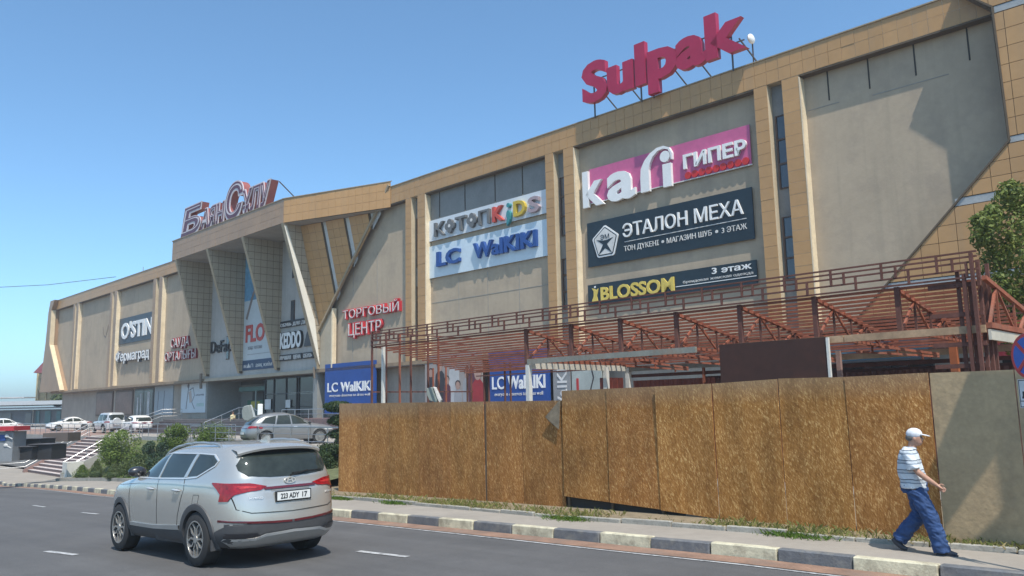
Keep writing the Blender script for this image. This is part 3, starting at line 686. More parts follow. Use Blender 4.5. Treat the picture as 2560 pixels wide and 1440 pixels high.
# roof letters, crimson
t = sign('roof_sign', 'large crimson letters reading Sulpak standing on a steel frame on the roof edge', -5, TOP, .3, 'roof sign')
text('Sulpak', -9.45, -.35, 17.35, 19.35, .15, .28, sulp, t, bold=.045)
b = MB()
for s_ in (-8.9, -6.05, -5.35, -1.2): b.beam(F(s_, TOP-.1, .12), F(s_, 18.4, .12), .06, .06)
for s_ in (-8.4, -6.9, -4.3, -3.0, -.75): b.beam(F(s_-.1, 17.9, .1), F(s_+.35, TOP-.05, -1.2), .05, .05)
b.beam(F(-9.2, 17.75, .1), F(-.6, 17.75, .1), .05, .05); b.beam(F(-9.0, 18.5, .1), F(-1.5, 18.5, .1), .05, .05)
b.split('support_strut', thin_s, t)
# roof lettering over the prow
bs = sign('roof_sign', 'ornate maroon Kazakh lettering with pale outlines above the entrance prow', -44, PT, PDp, 'roof sign')
mar = mat('sign_maroon', (.10, .018, .035), .4, var=.25, scale=.8); pinkside = mat('sign_salmon_side', (.26, .07, .06), .6, var=.15); outl = mat('sign_pale_outline', (.56, .50, .52), .5)
hB = PT+.1
for tx, s0, s1, h1, bd_ in (('Б', -52.2, -48.2, 19.5, .03), ('АЯН', -48.3, -43.9, 18.75, .03), ('С', -43.9, -40.9, 19.9, .03), ('ҰЛУ', -41.0, -36.7, 18.9, .03)):
    text(tx, s0, s1, hB, h1, PDp-.75, .6, pinkside, bs, bold=bd_+.02, shear=.15)
    text(tx, s0-.04, s1+.04, hB-.04, h1+.05, PDp-.15, .06, outl, bs, bold=bd_+.035, shear=.15, name='letter_outline')
    text(tx, s0+.1, s1-.1, hB+.05, h1-.05, PDp-.09, .03, mar, bs, bold=bd_-.005, shear=.15, name='letter_face')
    text(tx, s0+.22, s1-.22, hB+.2, h1-.22, PDp-.06, .012, outl, bs, bold=-.028, shear=.15, name='letter_inlay')
b = MB(); b.beam(F(-36.9, 18.9, PDp-.9), F(-35.0, PT, PDp-1.6), .07, .07)
for s_ in (-51, -47.5, -44, -40.5, -37.6): b.beam(F(s_, PT-.05, PDp-.8), F(s_, 18.3, PDp-.8), .08, .08)
b.split('support_strut', thin_s, bs)
# kari
k = sign('shop_sign', 'pink board with big white lower-case letters kari and a row of red discs', -5.5, 13, SD)
TL, TR, BL, BR = W2(1448, 410), W2(1858, 296), W2(1450, 505), W2(1863, 403)
kx0, kx1, kh0, kh1 = -10.0, -.85, 12.22, 14.12
board('board', k, -9.75, kx1, kh0+.12, kh1-.02, -.34, SD, pinkb)
board('board_edge', k, -9.8, kx1+.04, kh0+.08, kh0+.12, -.34, SD+.02, wht2)
text('k', -10.1, -8.75, 12.2, 14.0, SD, .16, wht, k, bold=.03)
text('a', -8.55, -6.85, 12.2, 13.55, SD, .16, wht, k, bold=.03)
def ribbon(pts, wd, h_off, m, name, parent, d0, d1):   # flat curved stroke in the facade plane
    b = MB(); L = []; Rr = []
    for i, (x, y) in enumerate(pts):
        x0, y0 = pts[max(0, i-1)]; x1, y1 = pts[min(len(pts)-1, i+1)]; l = math.hypot(x1-x0, y1-y0); wi = wd[i] if isinstance(wd, list) else wd; nx, ny = -(y1-y0)/l*wi/2, (x1-x0)/l*wi/2
        L.append((x+nx, y+ny)); Rr.append((x-nx, y-ny))
    n = len(pts); vs = [F(x, y, d0) for x, y in L]+[F(x, y, d0) for x, y in Rr]+[F(x, y, d1) for x, y in L]+[F(x, y, d1) for x, y in Rr]; fs = []
    for i in range(n-1): fs += [(i, i+1, n+i+1, n+i), (2*n+i, 3*n+i, 3*n+i+1, 2*n+i+1), (i, 2*n+i, 2*n+i+1, i+1), (n+i, n+i+1, 3*n+i+1, 3*n+i)]
    fs += [(0, n, 3*n, 2*n), (n-1, 3*n-1, 4*n-1, 2*n-1)]
    b.add(vs, fs); return b.build(name, m, parent)
ribbon([(-6.27, 12.2), (-6.27, 12.9), (-6.25, 13.3), (-6.1, 13.62), (-5.85, 13.9), (-5.5, 14.1), (-5.15, 14.12), (-4.88, 14.0), (-4.75, 13.75), (-4.74, 13.45)], [.5, .5, .46, .36, .24, .16, .13, .11, .10, .06], 0, wht, 'letter', k, SD, SD+.16)
ribbon([(-5.02, 12.2), (-5.02, 13.3)], .46, 0, wht, 'letter', k, SD, SD+.16)
def disc(parent, s, h, r, d0, d1, m, name, n=18, a0=0, a1=2*math.pi, ry=None):
    P = [F(s+math.cos(a)*r, h+math.sin(a)*(ry or r), d0) for a in np.linspace(a0, a1, n, endpoint=abs(a1-a0) < 6.2)]; b = MB(); b.prism(P, N*(d1-d0)); return b.build(name, m, parent)
disc(k, -5.1, 13.66, .27, SD, SD+.16, wht, 'letter_dot')
text('ГИПЕР', -4.15, -1.0, 12.85, 13.5, SD, .13, wht, k, bold=.03)
for i in range(9): disc(k, -3.98+i*.36, 12.52, .165, SD, SD+.06, mat('bright_red', (.50, .02, .02), .5), 'red_disc', n=12)
# fur shop
e = sign('shop_sign', 'dark navy board with white Cyrillic serif lettering and a white pentagon emblem', -5.5, 10.2, SD)
board('board', e, -10.02, -.92, 9.1, 11.35, -.34, SD, navy)
text('ЭТАЛОН МЕХА', -7.75, -1.35, 10.25, 10.92, SD, .09, wht, e, bold=.004)
text('ТОН ДҮКЕНІ', -7.75, -5.75, 9.58, 9.83, SD, .03, wht2, e, bold=.0)
text('МАГАЗИН ШУБ', -5.3, -2.95, 9.58, 9.83, SD, .03, wht2, e, bold=.0)
text('3 ЭТАЖ', -2.45, -1.25, 9.58, 9.83, SD, .03, wht2, e, bold=.0)
board('rule', e, -7.7, -1.25, 10.02, 10.05, SD, SD+.03, wht2)
for s_ in (-5.52, -2.7): disc(e, s_, 9.7, .07, SD, SD+.03, wht2, 'bullet', n=10)
pent = lambda r: [(-8.85+math.sin(a)*r, 10.2+math.cos(a)*r*1.02) for a in [2*math.pi*i/5 for i in range(5)]]
def pentp(r):
    P = pent(r); o = []
    for i in range(5):   # softened corners
        a, b_, c_ = P[i-1], P[i], P[(i+1) % 5]
        for t_ in (.14, .05): o.append((b_[0]+(a[0]-b_[0])*t_, b_[1]+(a[1]-b_[1])*t_))
        for t_ in (.05, .14): o.append((b_[0]+(c_[0]-b_[0])*t_, b_[1]+(c_[1]-b_[1])*t_))
    return o
b = MB(); b.prism([F(x, y, SD) for x, y in pentp(.86)], N*.05); b.build('emblem_rim', wht, e)
b = MB(); b.prism([F(x, y, SD+.052) for x, y in pentp(.77)], N*.01); b.build('emblem_line', navy, e)
b = MB(); b.prism([F(x, y, SD+.064) for x, y in pentp(.71)], N*.01); b.build('emblem_field', wht2, e)
# the emblem's dark star-like figure
b = MB(); b.prism([F(-8.85+x, 10.2+y, SD+.076) for x, y in ((-.52, .18), (-.1, .1), (.1, .1), (.52, .18), (.12, -.1), (.42, -.58), (0, -.3), (-.42, -.58), (-.12, -.1))], N*.01); b.build('emblem_figure', navy, e)
text('ЭМ', -9.12, -8.58, 10.36, 10.6, SD+.076, .01, navy, e)
# dress shop
bl = sign('shop_sign', 'long black board with yellow letters BLOSSOM and a small dress figure', -5.5, 7.6, SD)
board('board', bl, -10.1, -.92, 7.13, 8.2, -.34, SD, navy)
yel = mat('sign_yellow', (.62, .47, .10), .5, var=.1)
text('BLOSSOM', -9.25, -5.0, 7.36, 8.0, SD, .07, yel, bl, bold=.028)
text('3 этаж', -3.05, -1.15, 7.86, 8.12, SD, .03, wht, bl, bold=.015)
text('брендовая женская одежда', -4.55, -1.1, 7.62, 7.74, SD, .02, wht2, bl, bold=.0, joined=True, kind='stuff', name='small_print')
board('rule', bl, -4.95, -.95, 7.50, 7.53, SD, SD+.02, wht)
b = MB(); b.prism([F(x, y, SD) for x, y in ((-9.88, 7.28), (-9.45, 7.3), (-9.52, 7.6), (-9.45, 7.83), (-9.42, 7.97), (-9.56, 7.9), (-9.66, 7.98), (-9.83, 8.02), (-9.72, 7.86), (-9.72, 7.62))], N*.03); b.build('dress_figure', yel, bl)
disc(bl, -9.63, 8.06, .05, SD, SD+.03, wht, 'figure_head', n=10)
# children's clothes sign
kt = sign('shop_sign', 'white sign with grey and coloured letters KOTON KIDS', -17.5, 13, SD)
board('board', kt, -22.58, -12.55, 12.42, 13.72, -.34, SD, mat('white_board', (.58, .62, .66), .5, var=.06))
gryl = mat('sign_grey', (.13, .13, .13), .45)
text('К', -21.9, -21.0, 12.62, 13.45, SD, .2, gryl, kt, bold=.01); text('T', -19.95, -19.0, 12.62, 13.45, SD, .2, gryl, kt, bold=.015); text('П', -17.9, -17.0, 12.62, 13.45, SD, .2, gryl, kt, bold=.01)
for cx in (-20.45, -18.48):     # four-lobed flower letters
    P = [];
    for a in np.linspace(0, 2*math.pi, 32, endpoint=False): r = .28+.15*abs(math.cos(2*a))**.7; P.append((cx+math.cos(a)*r, 13.03+math.sin(a)*r))
    b = MB(); b.prism([F(x, y, SD) for x, y in P], N*.2); b.build('letter', gryl, kt)
    disc(kt, cx, 13.03, .1, SD+.2, SD+.215, wht2, 'letter_hole', n=10)
text('K', -16.75, -15.85, 12.62, 13.45, SD, .2, mat('sign_red2', (.48, .07, .05), .5), kt, bold=.035)
disc(kt, -15.45, 13.33, .13, SD, SD+.2, mat('sign_teal', (.04, .22, .24), .5), 'letter_dot', n=12)
text(',', -15.6, -15.3, 12.65, 13.05, SD, .2, mat('sign_teal', (0, 0, 0)), kt, bold=.05)
text('D', -15.05, -14.15, 12.62, 13.45, SD, .2, mat('sign_ochre', (.50, .36, .04), .5), kt, bold=.03)
text('S', -13.95, -13.1, 12.62, 13.45, SD, .2, mat('sign_mauve', (.34, .26, .28), .5), kt, bold=.03)
# LC Waikiki upper sign
lc = sign('shop_sign', 'pale blue sign with thick blue letters LC WAIKIKI below the children clothes sign', -17.5, 11, SD)
board('board', lc, -22.6, -12.6, 10.12, 12.1, -.34, SD, paleb)
bl_l = mat('sign_blue', (.015, .065, .25), .45, var=.1)
text('LC', -21.7, -19.6, 10.75, 11.62, SD, .20, bl_l, lc, bold=.03)
text('Waikiki'.replace('Waikiki', 'WaIKIKI'), -18.4, -13.4, 10.75, 11.62, SD, .20, bl_l, lc, bold=.03)
# red lettering on the walls
tc = sign('shop_sign', 'red and white box letters reading ТОРГОВЫЙ ЦЕНТР right of the prow', -29, 8, PD)
text('ТОРГОВЫЙ', -32.0, -25.5, 8.45, 9.25, PD, .20, red_f, tc, bold=.055, face=wht2, facebold=-.012)
text('ЦЕНТР', -31.3, -27.4, 7.25, 8.12, PD, .20, red_f, tc, bold=.055, face=wht2, facebold=-.012)
so_ = sign('shop_sign', 'dark red and white box letters reading САУДА ОРТАЛЫҒЫ left of the prow', -59, 8, PD)
dred = mat('sign_dark_red', (.22, .02, .03), .45)
text('САУДА', -61.2, -57.0, 8.35, 9.25, PD, .18, dred, so_, bold=.05, face=wht2, facebold=-.015)
text('ОРТАЛЫҒЫ', -62.5, -55.5, 7.15, 8.0, PD, .18, dred, so_, bold=.05, face=wht2, facebold=-.015)
# O'STIN
os_ = sign('shop_sign', "dark slate board with white letters O'STIN in the left wing", -70.5, 11, PD)
board('board', os_, -75.3, -65.5, 9.6, 12.35, PD, PD+.06, mat('slate_board', (.045, .065, .085), .5, var=.1))
text("O'STIN", -74.5, -66.0, 10.15, 11.85, PD+.06, .08, wht, os_, bold=.03)
un = sign('shop_sign', 'jumbled white box letters with dark sides under the slate board', -70.5, 8.3, PD)
text('Фермаград', -75.2, -66.0, 7.75, 8.85, PD, .3, mat('sign_dark_side', (.09, .09, .10), .6), un, bold=.03, face=wht, facebold=.012)
sc_ = sign('wall_marks', 'faint curved dark marks left on the stucco panel by a removed sign', -79, 11, PD, 'marks')
ribbon([(-80.4, 11.9), (-80.1, 11.0), (-79.5, 10.75), (-79.1, 11.4), (-78.9, 12.1), (-78.6, 11.2), (-78.1, 10.8), (-77.9, 11.3)], .10, 0, mat('mark_brown', (.16, .14, .12), .9), 'mark', sc_, PD, PD+.03)
# between the fins
WD = -.25
de = sign('shop_sign', 'thin black letters reading DeFacto between the first two fins', -50.5, 7.7, WD)
text('DeFacto', -52.3, -47.3, 7.3, 8.3, WD, .15, black_l, de, bold=.0)
fl = sign('hanging_banner', 'tall blue-white banner with red letters FLO and a walking figure between the middle fins', -44, 10, WD, 'banner')
ban = mat('banner_print', (.40, .50, .56), .6, var=.12, scale=.3)
b = MB(); b.fb(-46.45, -41.2, 6.35, 11.2, WD, WD+.04); b.build('banner_cloth', mat('banner_lower', (.47, .51, .52), .6, var=.06, scale=.3), fl)
b = MB(); b.fb(-46.45, -41.2, 11.2, PB-.05, WD, WD+.04); b.build('banner_top', mat('banner_sky_blue', (.10, .26, .40), .6, var=.35, scale=.35), fl)
b = MB(); b.fb(-46.5, -41.15, 5.55, 6.35, WD, WD+.05); b.build('banner_foot', mat('banner_navy', (.035, .07, .13), .6), fl)
text('FLO', -46.0, -42.9, 7.85, 9.2, WD+.04, .05, mat('banner_red', (.47, .06, .05), .5), fl, bold=.03)
text('жаңа топтама', -45.6, -43.3, 7.2, 7.45, WD+.04, .02, mat('banner_grey', (.25, .25, .26), .6), fl, joined=True, kind='stuff', name='small_print')
board('rule', fl, -45.7, -41.9, 6.78, 6.82, WD+.04, WD+.05, mat('banner_grey', (0, 0, 0)))
text('м▲∩  аяқ киім', -46.2, -41.6, 5.75, 6.1, WD+.05, .02, wht2, fl, joined=True, kind='stuff', name='small_print')
fig = mat('banner_figure', (.20, .16, .14), .6)
ribbon([(-43.9, 14.3), (-44.0, 13.4), (-43.9, 12.6)], .75, 0, mat('banner_skin', (.42, .30, .24), .6), 'figure_torso', fl, WD+.04, WD+.05)
ribbon([(-43.9, 12.7), (-43.7, 11.6), (-43.6, 10.6)], .38, 0, fig, 'figure_leg', fl, WD+.04, WD+.052)
ribbon([(-44.1, 12.7), (-45.0, 11.6), (-46.0, 9.7)], .30, 0, fig, 'figure_leg', fl, WD+.04, WD+.054)
disc(fl, -43.7, 14.6, .26, WD+.04, WD+.05, fig, 'figure_head', n=12)
kd_ = sign('shop_sign', 'black and white box letter sign KEDDO with small text rows by the corner fin', -38.2, 7, WD)
text('KEDDO', -40.2, -37.1, 6.95, 8.15, WD, .2, black_l, kd_, bold=.06, face=wht, facebold=.035)
b = MB(); b.fb(-40.4, -35.5, 8.5, 9.0, WD, WD+.1); b.build('text_strip', black_l, kd_)
text('ОБУВЬ ДЛЯ ДЕТЕЙ', -40.3, -35.6, 8.58, 8.9, WD+.1, .05, wht2, kd_, joined=True, kind='stuff', name='small_print', bold=.01)
for s0, s1, tx in ((-40.4, -38.6, 'ЛУЧШАЯ'), (-38.4, -37.2, 'ЦЕНА'), (-37.0, -35.6, 'ОБУВЬ')):
    b = MB(); b.fb(s0, s1, 6.0, 6.45, WD, WD+.1); b.build('text_strip', black_l, kd_)
    text(tx, s0+.08, s1-.08, 6.08, 6.36, WD+.1, .05, wht2, kd_, joined=True, kind='stuff', name='small_print', bold=.01)
b = MB(); b.prism([F(x, y, WD) for x, y in ((-36.9, 6.9), (-35.3, 6.9), (-35.2, 8.1), (-35.9, 8.35), (-36.5, 7.9))], N*.12); b.build('picture_panel', mat('dark_picture', (.05, .05, .055), .5, var=.5, scale=2), kd_)
# big blue boards on the ground floor
def lcboard(s0, s1, h0, h1, d, label):
    t = sign('blue_shop_board', label, (s0+s1)/2, h0, d, 'shop board', group=None)
    board('board', t, s0, s1, h0, h1, d-.1, d, blueb)
    w_ = s1-s0
    text('LC', s0+w_*.06, s0+w_*.27, h0+(h1-h0)*.44, h0+(h1-h0)*.62, d, .03, wht, t, bold=.01)
    text('WaIKIKI', s0+w_*.33, s1-w_*.06, h0+(h1-h0)*.44, h0+(h1-h0)*.62, d, .03, wht, t, bold=.03)
    text('everyone deserves to dress well', s0+w_*.1, s1-w_*.1, h0+(h1-h0)*.34, h0+(h1-h0)*.39, d, .02, wht2, t, joined=True, kind='stuff', name='small_print', bold=.0)
lcboard(-33.75, -27.75, 2.0, 5.42, .0, 'blue LC Waikiki shop board beside the entrance, left of the rusty canopy')
lcboard(-17.1, -12.6, 1.6, 5.3, .0, 'blue LC Waikiki shop board seen through the rusty canopy posts')
# posters
def poster_frame(name, label, s0, s1, h0, h1, d, m, cat='poster'):
    t = sign(name, label, (s0+s1)/2, h0, d, cat); board('sheet', t, s0, s1, h0, h1, d-.06, d, m); return t
pw = mat('poster_white', (.52, .58, .62), .5, var=.05, scale=.5); pl1 = mat('poster_line', (.13, .13, .15), .6); pl2 = mat('poster_skin', (.45, .38, .34), .6)
p1 = poster_frame('wall_poster', 'white poster with a sketched woman beside the entrance recess', -59.8, -54.6, 2.25, 5.2, -.86, pw)
ribbon([(-58.6, 2.6), (-58.4, 3.6), (-58.2, 4.5)], .12, 0, pl1, 'drawn_line', p1, -.86, -.85); disc(p1, -58.25, 4.7, .22, -.86, -.85, pl1, 'drawn_head', n=12)
ribbon([(-58.0, 4.3), (-57.2, 4.5), (-56.9, 3.8), (-57.4, 3.2), (-56.8, 2.6)], .09, 0, pl1, 'drawn_line', p1, -.86, -.85)
ribbon([(-57.9, 4.2), (-57.6, 3.2)], .55, 0, pl2, 'drawn_body', p1, -.86, -.852)
board('drawn_patch', p1, -56.4, -54.9, 2.8, 3.1, -.86, -.85, mat('poster_green', (.38, .50, .48), .6))
text('LOVE IS MORE', -56.6, -54.9, 3.75, 3.9, -.86, .01, pl1, p1, joined=True, kind='stuff', name='small_print')
p2 = poster_frame('wall_poster', 'grey-blue poster with thin dark figures between shop windows', -66.1, -61.7, 2.1, 5.0, -.88, mat('poster_greyblue', (.30, .34, .37), .5, var=.08, scale=.5))
for x in (-65.3, -63.9): ribbon([(x, 2.6), (x+.1, 3.4), (x+.15, 4.4)], .1, 0, pl1, 'drawn_line', p2, -.88, -.87)
p3 = poster_frame('wall_poster', 'group photo poster of people in dark and red clothes behind the canopy posts', -22.7, -17.65, 1.5, 5.35, -.02, mat('poster_beige', (.30, .26, .24), .5, var=.08))
def person_print(t, s, h, sc_, cloth, skin, hair, d=-.02):
    b = MB(); P = [(-.3, -.6), (.3, -.6), (.34, .9), (.30, 1.25), (.12, 1.42), (-.12, 1.42), (-.30, 1.25), (-.34, .9)]
    b.prism([F(s+x*sc_, h+y*sc_, d) for x, y in P], N*.008); b.build('printed_figure', cloth, t)
    disc(t, s, h+1.62*sc_, .19*sc_, d, d+.012, skin, 'printed_face', n=12, ry=.24*sc_)
    disc(t, s, h+1.72*sc_, .23*sc_, d, d+.009, hair, 'printed_hair', n=12, ry=.22*sc_)
sk = mat('print_skin', (.38, .24, .19), .6); hb = mat('print_dark_hair', (.03, .02, .02), .6); hr = mat('print_red_hair', (.20, .03, .03), .6)
cb = mat('print_black', (.035, .03, .035), .6); cg = mat('print_grey', (.30, .30, .31), .6); cr = mat('print_red', (.42, .03, .03), .6); cw = mat('print_white', (.45, .45, .45), .6)
person_print(p3, -22.15, 2.7, 1.0, cb, sk, hb); person_print(p3, -21.3, 2.6, 1.3, cb, sk, hb, -.016); person_print(p3, -20.05, 2.7, 1.35, cw, sk, hr)
person_print(p3, -20.65, 2.3, .95, mat('print_plum', (.10, .03, .045), .6), sk, hb, -.008); person_print(p3, -18.9, 2.3, 1.15, cg, sk, hb); person_print(p3, -19.7, 1.9, 1.0, cg, sk, hb, -.006)
person_print(p3, -18.4, 2.8, 1.25, mat('print_plum', (0, 0, 0)), sk, hr, -.016); person_print(p3, -18.0, 1.7, 1.5, mat('print_red_dark', (.30, .025, .03), .6), sk, mat('print_ash', (.25, .2, .16), .6), -.004)
text('WaIKIKI', -20.9, -18.6, 2.05, 2.5, -.004, .02, cg, p3, bold=.02)
p4 = poster_frame('wall_banner', 'narrow grey banner with vertical lettering right of the second blue board', -12.35, -11.2, 1.5, 5.2, -.02, mat('poster_grey', (.24, .24, .24), .5))
text('WaIKIKI', 0, 3.2, 0, .62, 0, .02, wht2, p4, bold=.01, mapf=lambda a, b_, c_: F(-11.45-b_, 1.75+a, -.02+c_))
p5 = poster_frame('wall_poster', 'pale poster with a cherry red shape behind the canopy', -11.1, -9.2, 1.5, 5.2, -.02, mat('poster_mint', (.36, .39, .36), .5))
disc(p5, -9.95, 2.4, .5, -.02, -.01, cr, 'printed_cherry', n=16)
ribbon([(-9.95, 2.9), (-9.7, 3.6), (-9.9, 4.4)], .07, 0, cb, 'printed_stem', p5, -.02, -.01); board('printed_bar', p5, -10.8, -10.65, 2.2, 3.6, -.02, -.01, cr)
# shop fronts seen between the canopy trusses on the right
for nm, lb, s0, s1, h0, h1, c_, d_ in (('red_fascia', 'deep red shop fascia under the right corner behind the rusty posts', 7.9, 11.6, 3.6, 4.95, (.22, .012, .018), .7), ('teal_fascia', 'teal shop fascia below the plain stucco panel', -1.0, 5.6, 3.75, 4.75, (.035, .12, .16), .1)):
    t = sign(nm, lb, (s0+s1)/2, h0, d_, 'shop fascia'); board('board', t, s0, s1, h0, h1, d_-.3, d_, mat(nm+'_paint', c_, .5, var=.2, scale=.8)); board('board_edge', t, s0, s1, h0-.08, h0, d_-.3, d_+.04, thin_s)
    board('backing_panel', t, s0, s1, PZ, h0-.08, d_-.5, d_-.35, glass_sh)
# floodlight on the roof behind the last letter
fl2 = sign('roof_floodlight', 'small white floodlight behind the last roof letter', -.2, TOP, -1, 'floodlight')
b = MB(); b.beam(F(-.75, TOP, -.9), F(-.75, 18.0, -.9), .05, .05); b.build('bracket', thin_s, fl2)
b = MB(); b.ball(F(-.72, 18.1, -.75), (.28, .12, .22), rot=Matrix.Rotation(YAW, 3, 'Z')); b.build('lamp_head', wht, fl2, smooth=60)
# ------------------------------------------------------------------ rusty canopy frame
rust = mat('rust_primer', (.26, .078, .042), .75, var=.3, scale=2.5, bump=.15, bscale=30, dirt=(.5, (.26, .13, .09), 3.0, .5))
rust_d = mat('rust_dark', (.12, .046, .034), .8, var=.3, scale=2.5, dirt=(.4, (.17, .075, .05), 3.0, .52))
channel = mat('channel_steel', (.24, .235, .20), .55, var=.15, scale=2, dirt=(.55, (.26, .16, .10), 1.4, .52))
tanb = mat('rusty_tan_beam', (.38, .25, .15), .65, var=.25, scale=2)
whitepost = mat('white_post', (.60, .59, .55), .6, var=.1, scale=2, dirt=(.4, (.4, .3, .2), 2, .58))
maroon = mat('maroon_sheet', (.085, .024, .016), .6, var=.3, scale=.8)
redsheet = mat('red_corrugated', (.20, .045, .028), .55, var=.2, scale=1)
CD = 14.0; CB = 9.35; CHH = 3.62; CTOP = 4.45
cn = thing('canopy_frame', 'unfinished rust-brown steel canopy frame of trusses and rails behind the chipboard fence', 'canopy frame', F(2, 0, 12))
GZ = -.1
def S_at(u, v, d): return fac(u, v, d)[0]
# front lattice fascia
rails = [4.99, 4.90, 4.80, 4.66, 4.52]
sL, sR = -8.1, 11.0
for i, h in enumerate(rails):
    b = MB(); b.beam(F(sL, h, CD+.12), F(sR, h, CD+.12), .042, .032); b.build('lattice_rail', rust_d, cn)
b = MB(); s = sL+.05; i = 0
while s < sR-.2:
    b = MB(); b.beam(F(s, 4.66, CD+.13), F(s, 4.99, CD+.13), .042, .042); b.beam(F(s+.27, 4.66, CD+.14), F(s+.27, 4.90, CD+.14), .042, .042); b.beam(F(s+.50, 4.52, CD+.13), F(s+.50, 4.80, CD+.13), .042, .042); b.split('lattice_stub', rust_d, cn)
    s += 1.02
# sloping roof purlins parallel with the facade (high at the street, low at the building)
NP = 18
for i in range(NP):
    t = i/(NP-1); d = CD-.05-(CD-CB-.15)*t; h = CTOP+.02-(CTOP-3.55)*t
    b = MB(); b.beam(F(sL if t < .95 else -5, h, d), F(sR-.1, h, d), .058, .05); b.build('purlin', rust, cn)
# rear rails, level with the upper lattice
for h in (3.5, 3.68, 3.86, 4.04, 4.22, 4.4):
    b = MB(); b.beam(F(sL, h, CB-.2), F(sR, h, CB-.2), .045, .045); b.build('rear_rail', rust_d, cn)
# trusses
TS = [-.67, 1.02, 2.69, 4.38, 6.08, 7.83, 9.51]
for k, s in enumerate(TS):
    to = MB(); to.beam(F(s, CHH-.12, CD), F(s, CTOP+.05, CD), .09, .09); tr = to.build('truss', rust_d, cn)
    tc1 = F(s, CTOP, CD); tc2 = F(s, 3.72, CB+.1); bc1 = F(s, CHH+.03, CD); bc2 = F(s, 3.58, CB+.1)
    for nm, p, q, wd in (('top_chord', tc1, tc2, .08), ('bottom_chord', bc1, bc2, .06)):
        g = MB(); g.beam(p, q, wd, wd); g.build(nm, rust, tr)
    T = lambda t: tc1.lerp(tc2, t); B_ = lambda t: bc1.lerp(bc2, t)
    for a_, c_ in ((.02, .2), (.4, .2), (.4, .58), (.75, .58)):
        g = MB(); g.beam(B_(a_), T(c_), .045, .045); g.build('diagonal', rust, tr)
    for a_ in (.2, .4, .58, .75):
        g = MB(); g.beam(B_(a_), T(a_), .04, .04); g.build('strut', rust_d, tr)
# second tier of low trusses on the rear beam
for k, s in enumerate((1.0, 3.2, 5.6, 8.0)):
    g = MB(); g.beam(F(s-.6, 3.66, CB+1.6), F(s+.8, 3.36, CB+.2), .06, .06); g.beam(F(s-.6, 3.46, CB+1.6), F(s+.8, 3.3, CB+.2), .05, .05)
    for a_ in (.2, .5, .8): p = F(s-.6, 3.66, CB+1.6).lerp(F(s+.8, 3.36, CB+.2), a_); g.beam(p, p-UP*.18, .04, .04)
    g.build('low_truss', rust, cn)
# front, rear and return beams
for s0, s1, m in ((-.6, 1.55, channel), (1.56, 4.9, channel), (6.0, 8.4, tanb), (8.42, 11.0, tanb)):
    g = MB(); g.beam(F(s0, CHH-.06, CD+.02), F(s1, CHH-.06, CD+.02), .08, .14); g.build('front_beam', m, cn)
for s0, s1, m in ((-.6, 4.6, channel), (4.62, 11.0, tanb)):
    g = MB(); g.beam(F(s0, 3.42, CB), F(s1, 3.42, CB), .1, .14); g.build('rear_beam', m, cn)
bright = mat('bright_return_beam', (.50, .47, .40), .5, var=.1, scale=1, dirt=(.8, (.65, .36, .12), .8, .55))
n = 8
for i in range(n):
    d0 = CD-(CD-CB)*i/n; d1 = CD-(CD-CB)*(i+1)/n+.03; g = MB(); g.beam(F(-.66, CHH-.17, d0), F(-.66, CHH-.17, d1), .05, .17); g.build('return_panel', bright, cn)
g = MB(); g.beam(F(-.7, CHH-.05, CD), F(-.7, CHH-.05, CB), .12, .05); g.build('return_beam', rust, cn)
g = MB(); g.beam(F(11.05, CHH-.17, CD), F(11.05, CHH-.17, CB), .05, .19); g.build('return_panel', bright, cn)
g = MB(); g.beam(F(11.05, CHH, CD), F(11.05, CHH, CB), .1, .1); g.beam(F(11.05, CTOP+.05, CD), F(11.05, 3.75, CB), .08, .08)
for t in (.15, .4, .6, .8): g.beam(F(11.05, CHH, CD-(CD-CB)*t), F(11.05, CTOP+.05-(CTOP+.05-3.75)*t, CD-(CD-CB)*t), .04, .04)
for t in (.15, .6): g.beam(F(11.05, CTOP+.05-(CTOP-3.7)*t, CD-(CD-CB)*t), F(11.05, CHH, CD-(CD-CB)*(t-.14)), .05, .05); g.beam(F(11.05, CTOP+.05-(CTOP-3.7)*t, CD-(CD-CB)*t), F(11.05, CHH, CD-(CD-CB)*(t+.22)), .04, .04)
g.build('end_truss', rust, cn)
# posts
for s, d, m, wd in ((-.6, CD, whitepost, .13), (-.6, 10.5, whitepost, .14), (-.6, CB, whitepost, .14), (2.2, CB, rust, .07), (7.2, 11.5, mat('post_pink', (.30, .19, .16), .7), .1), (9.9, 12.2, mat('post_orange', (.34, .10, .035), .6), .14)):
    g = MB(); g.beam(F(s, GZ, d), F(s, CHH-.15, d), wd, wd, up=N); g.build('post', m, cn)
for u in (1083, 1115, 1168, 1178, 1210, 1222, 1262, 1276):
    s = S_at(u, 940, CB-.3); g = MB(); g.beam(F(s, GZ, CB-.3), F(s, 3.95, CB-.3), .055, .055, up=N); g.build('post', rust if u % 2 else rust_d, cn)
# left end: pairs of posts with ladder rungs, returning to the building
for u, m, d in ((935, rust_d, CD+.1), (957, rust_d, CD-.5), (985, rust, CD-1.1), (1000, rust_d, CD-1.6), (1050, rust_d, CD-2.4), (1060, rust, CD-2.9)):
    s = sL+.03; g = MB(); g.beam(F(s, GZ-.3, d), F(s, 4.97, d), .06, .06, up=N); g.build('post', m, cn)
for h in (4.97, 4.72, 4.45, 2.9, 1.9):
    g = MB(); g.beam(F(sL, h, CD+.1), F(sL, h, CB), .045, .045); g.build('end_rail', rust_d, cn)
g = MB(); g.beam(F(sL+.28, GZ-.3, CD-.2), F(sL+.28, 4.5, CD-.2), .10, .10, up=N); g.build('post', whitepost, cn)
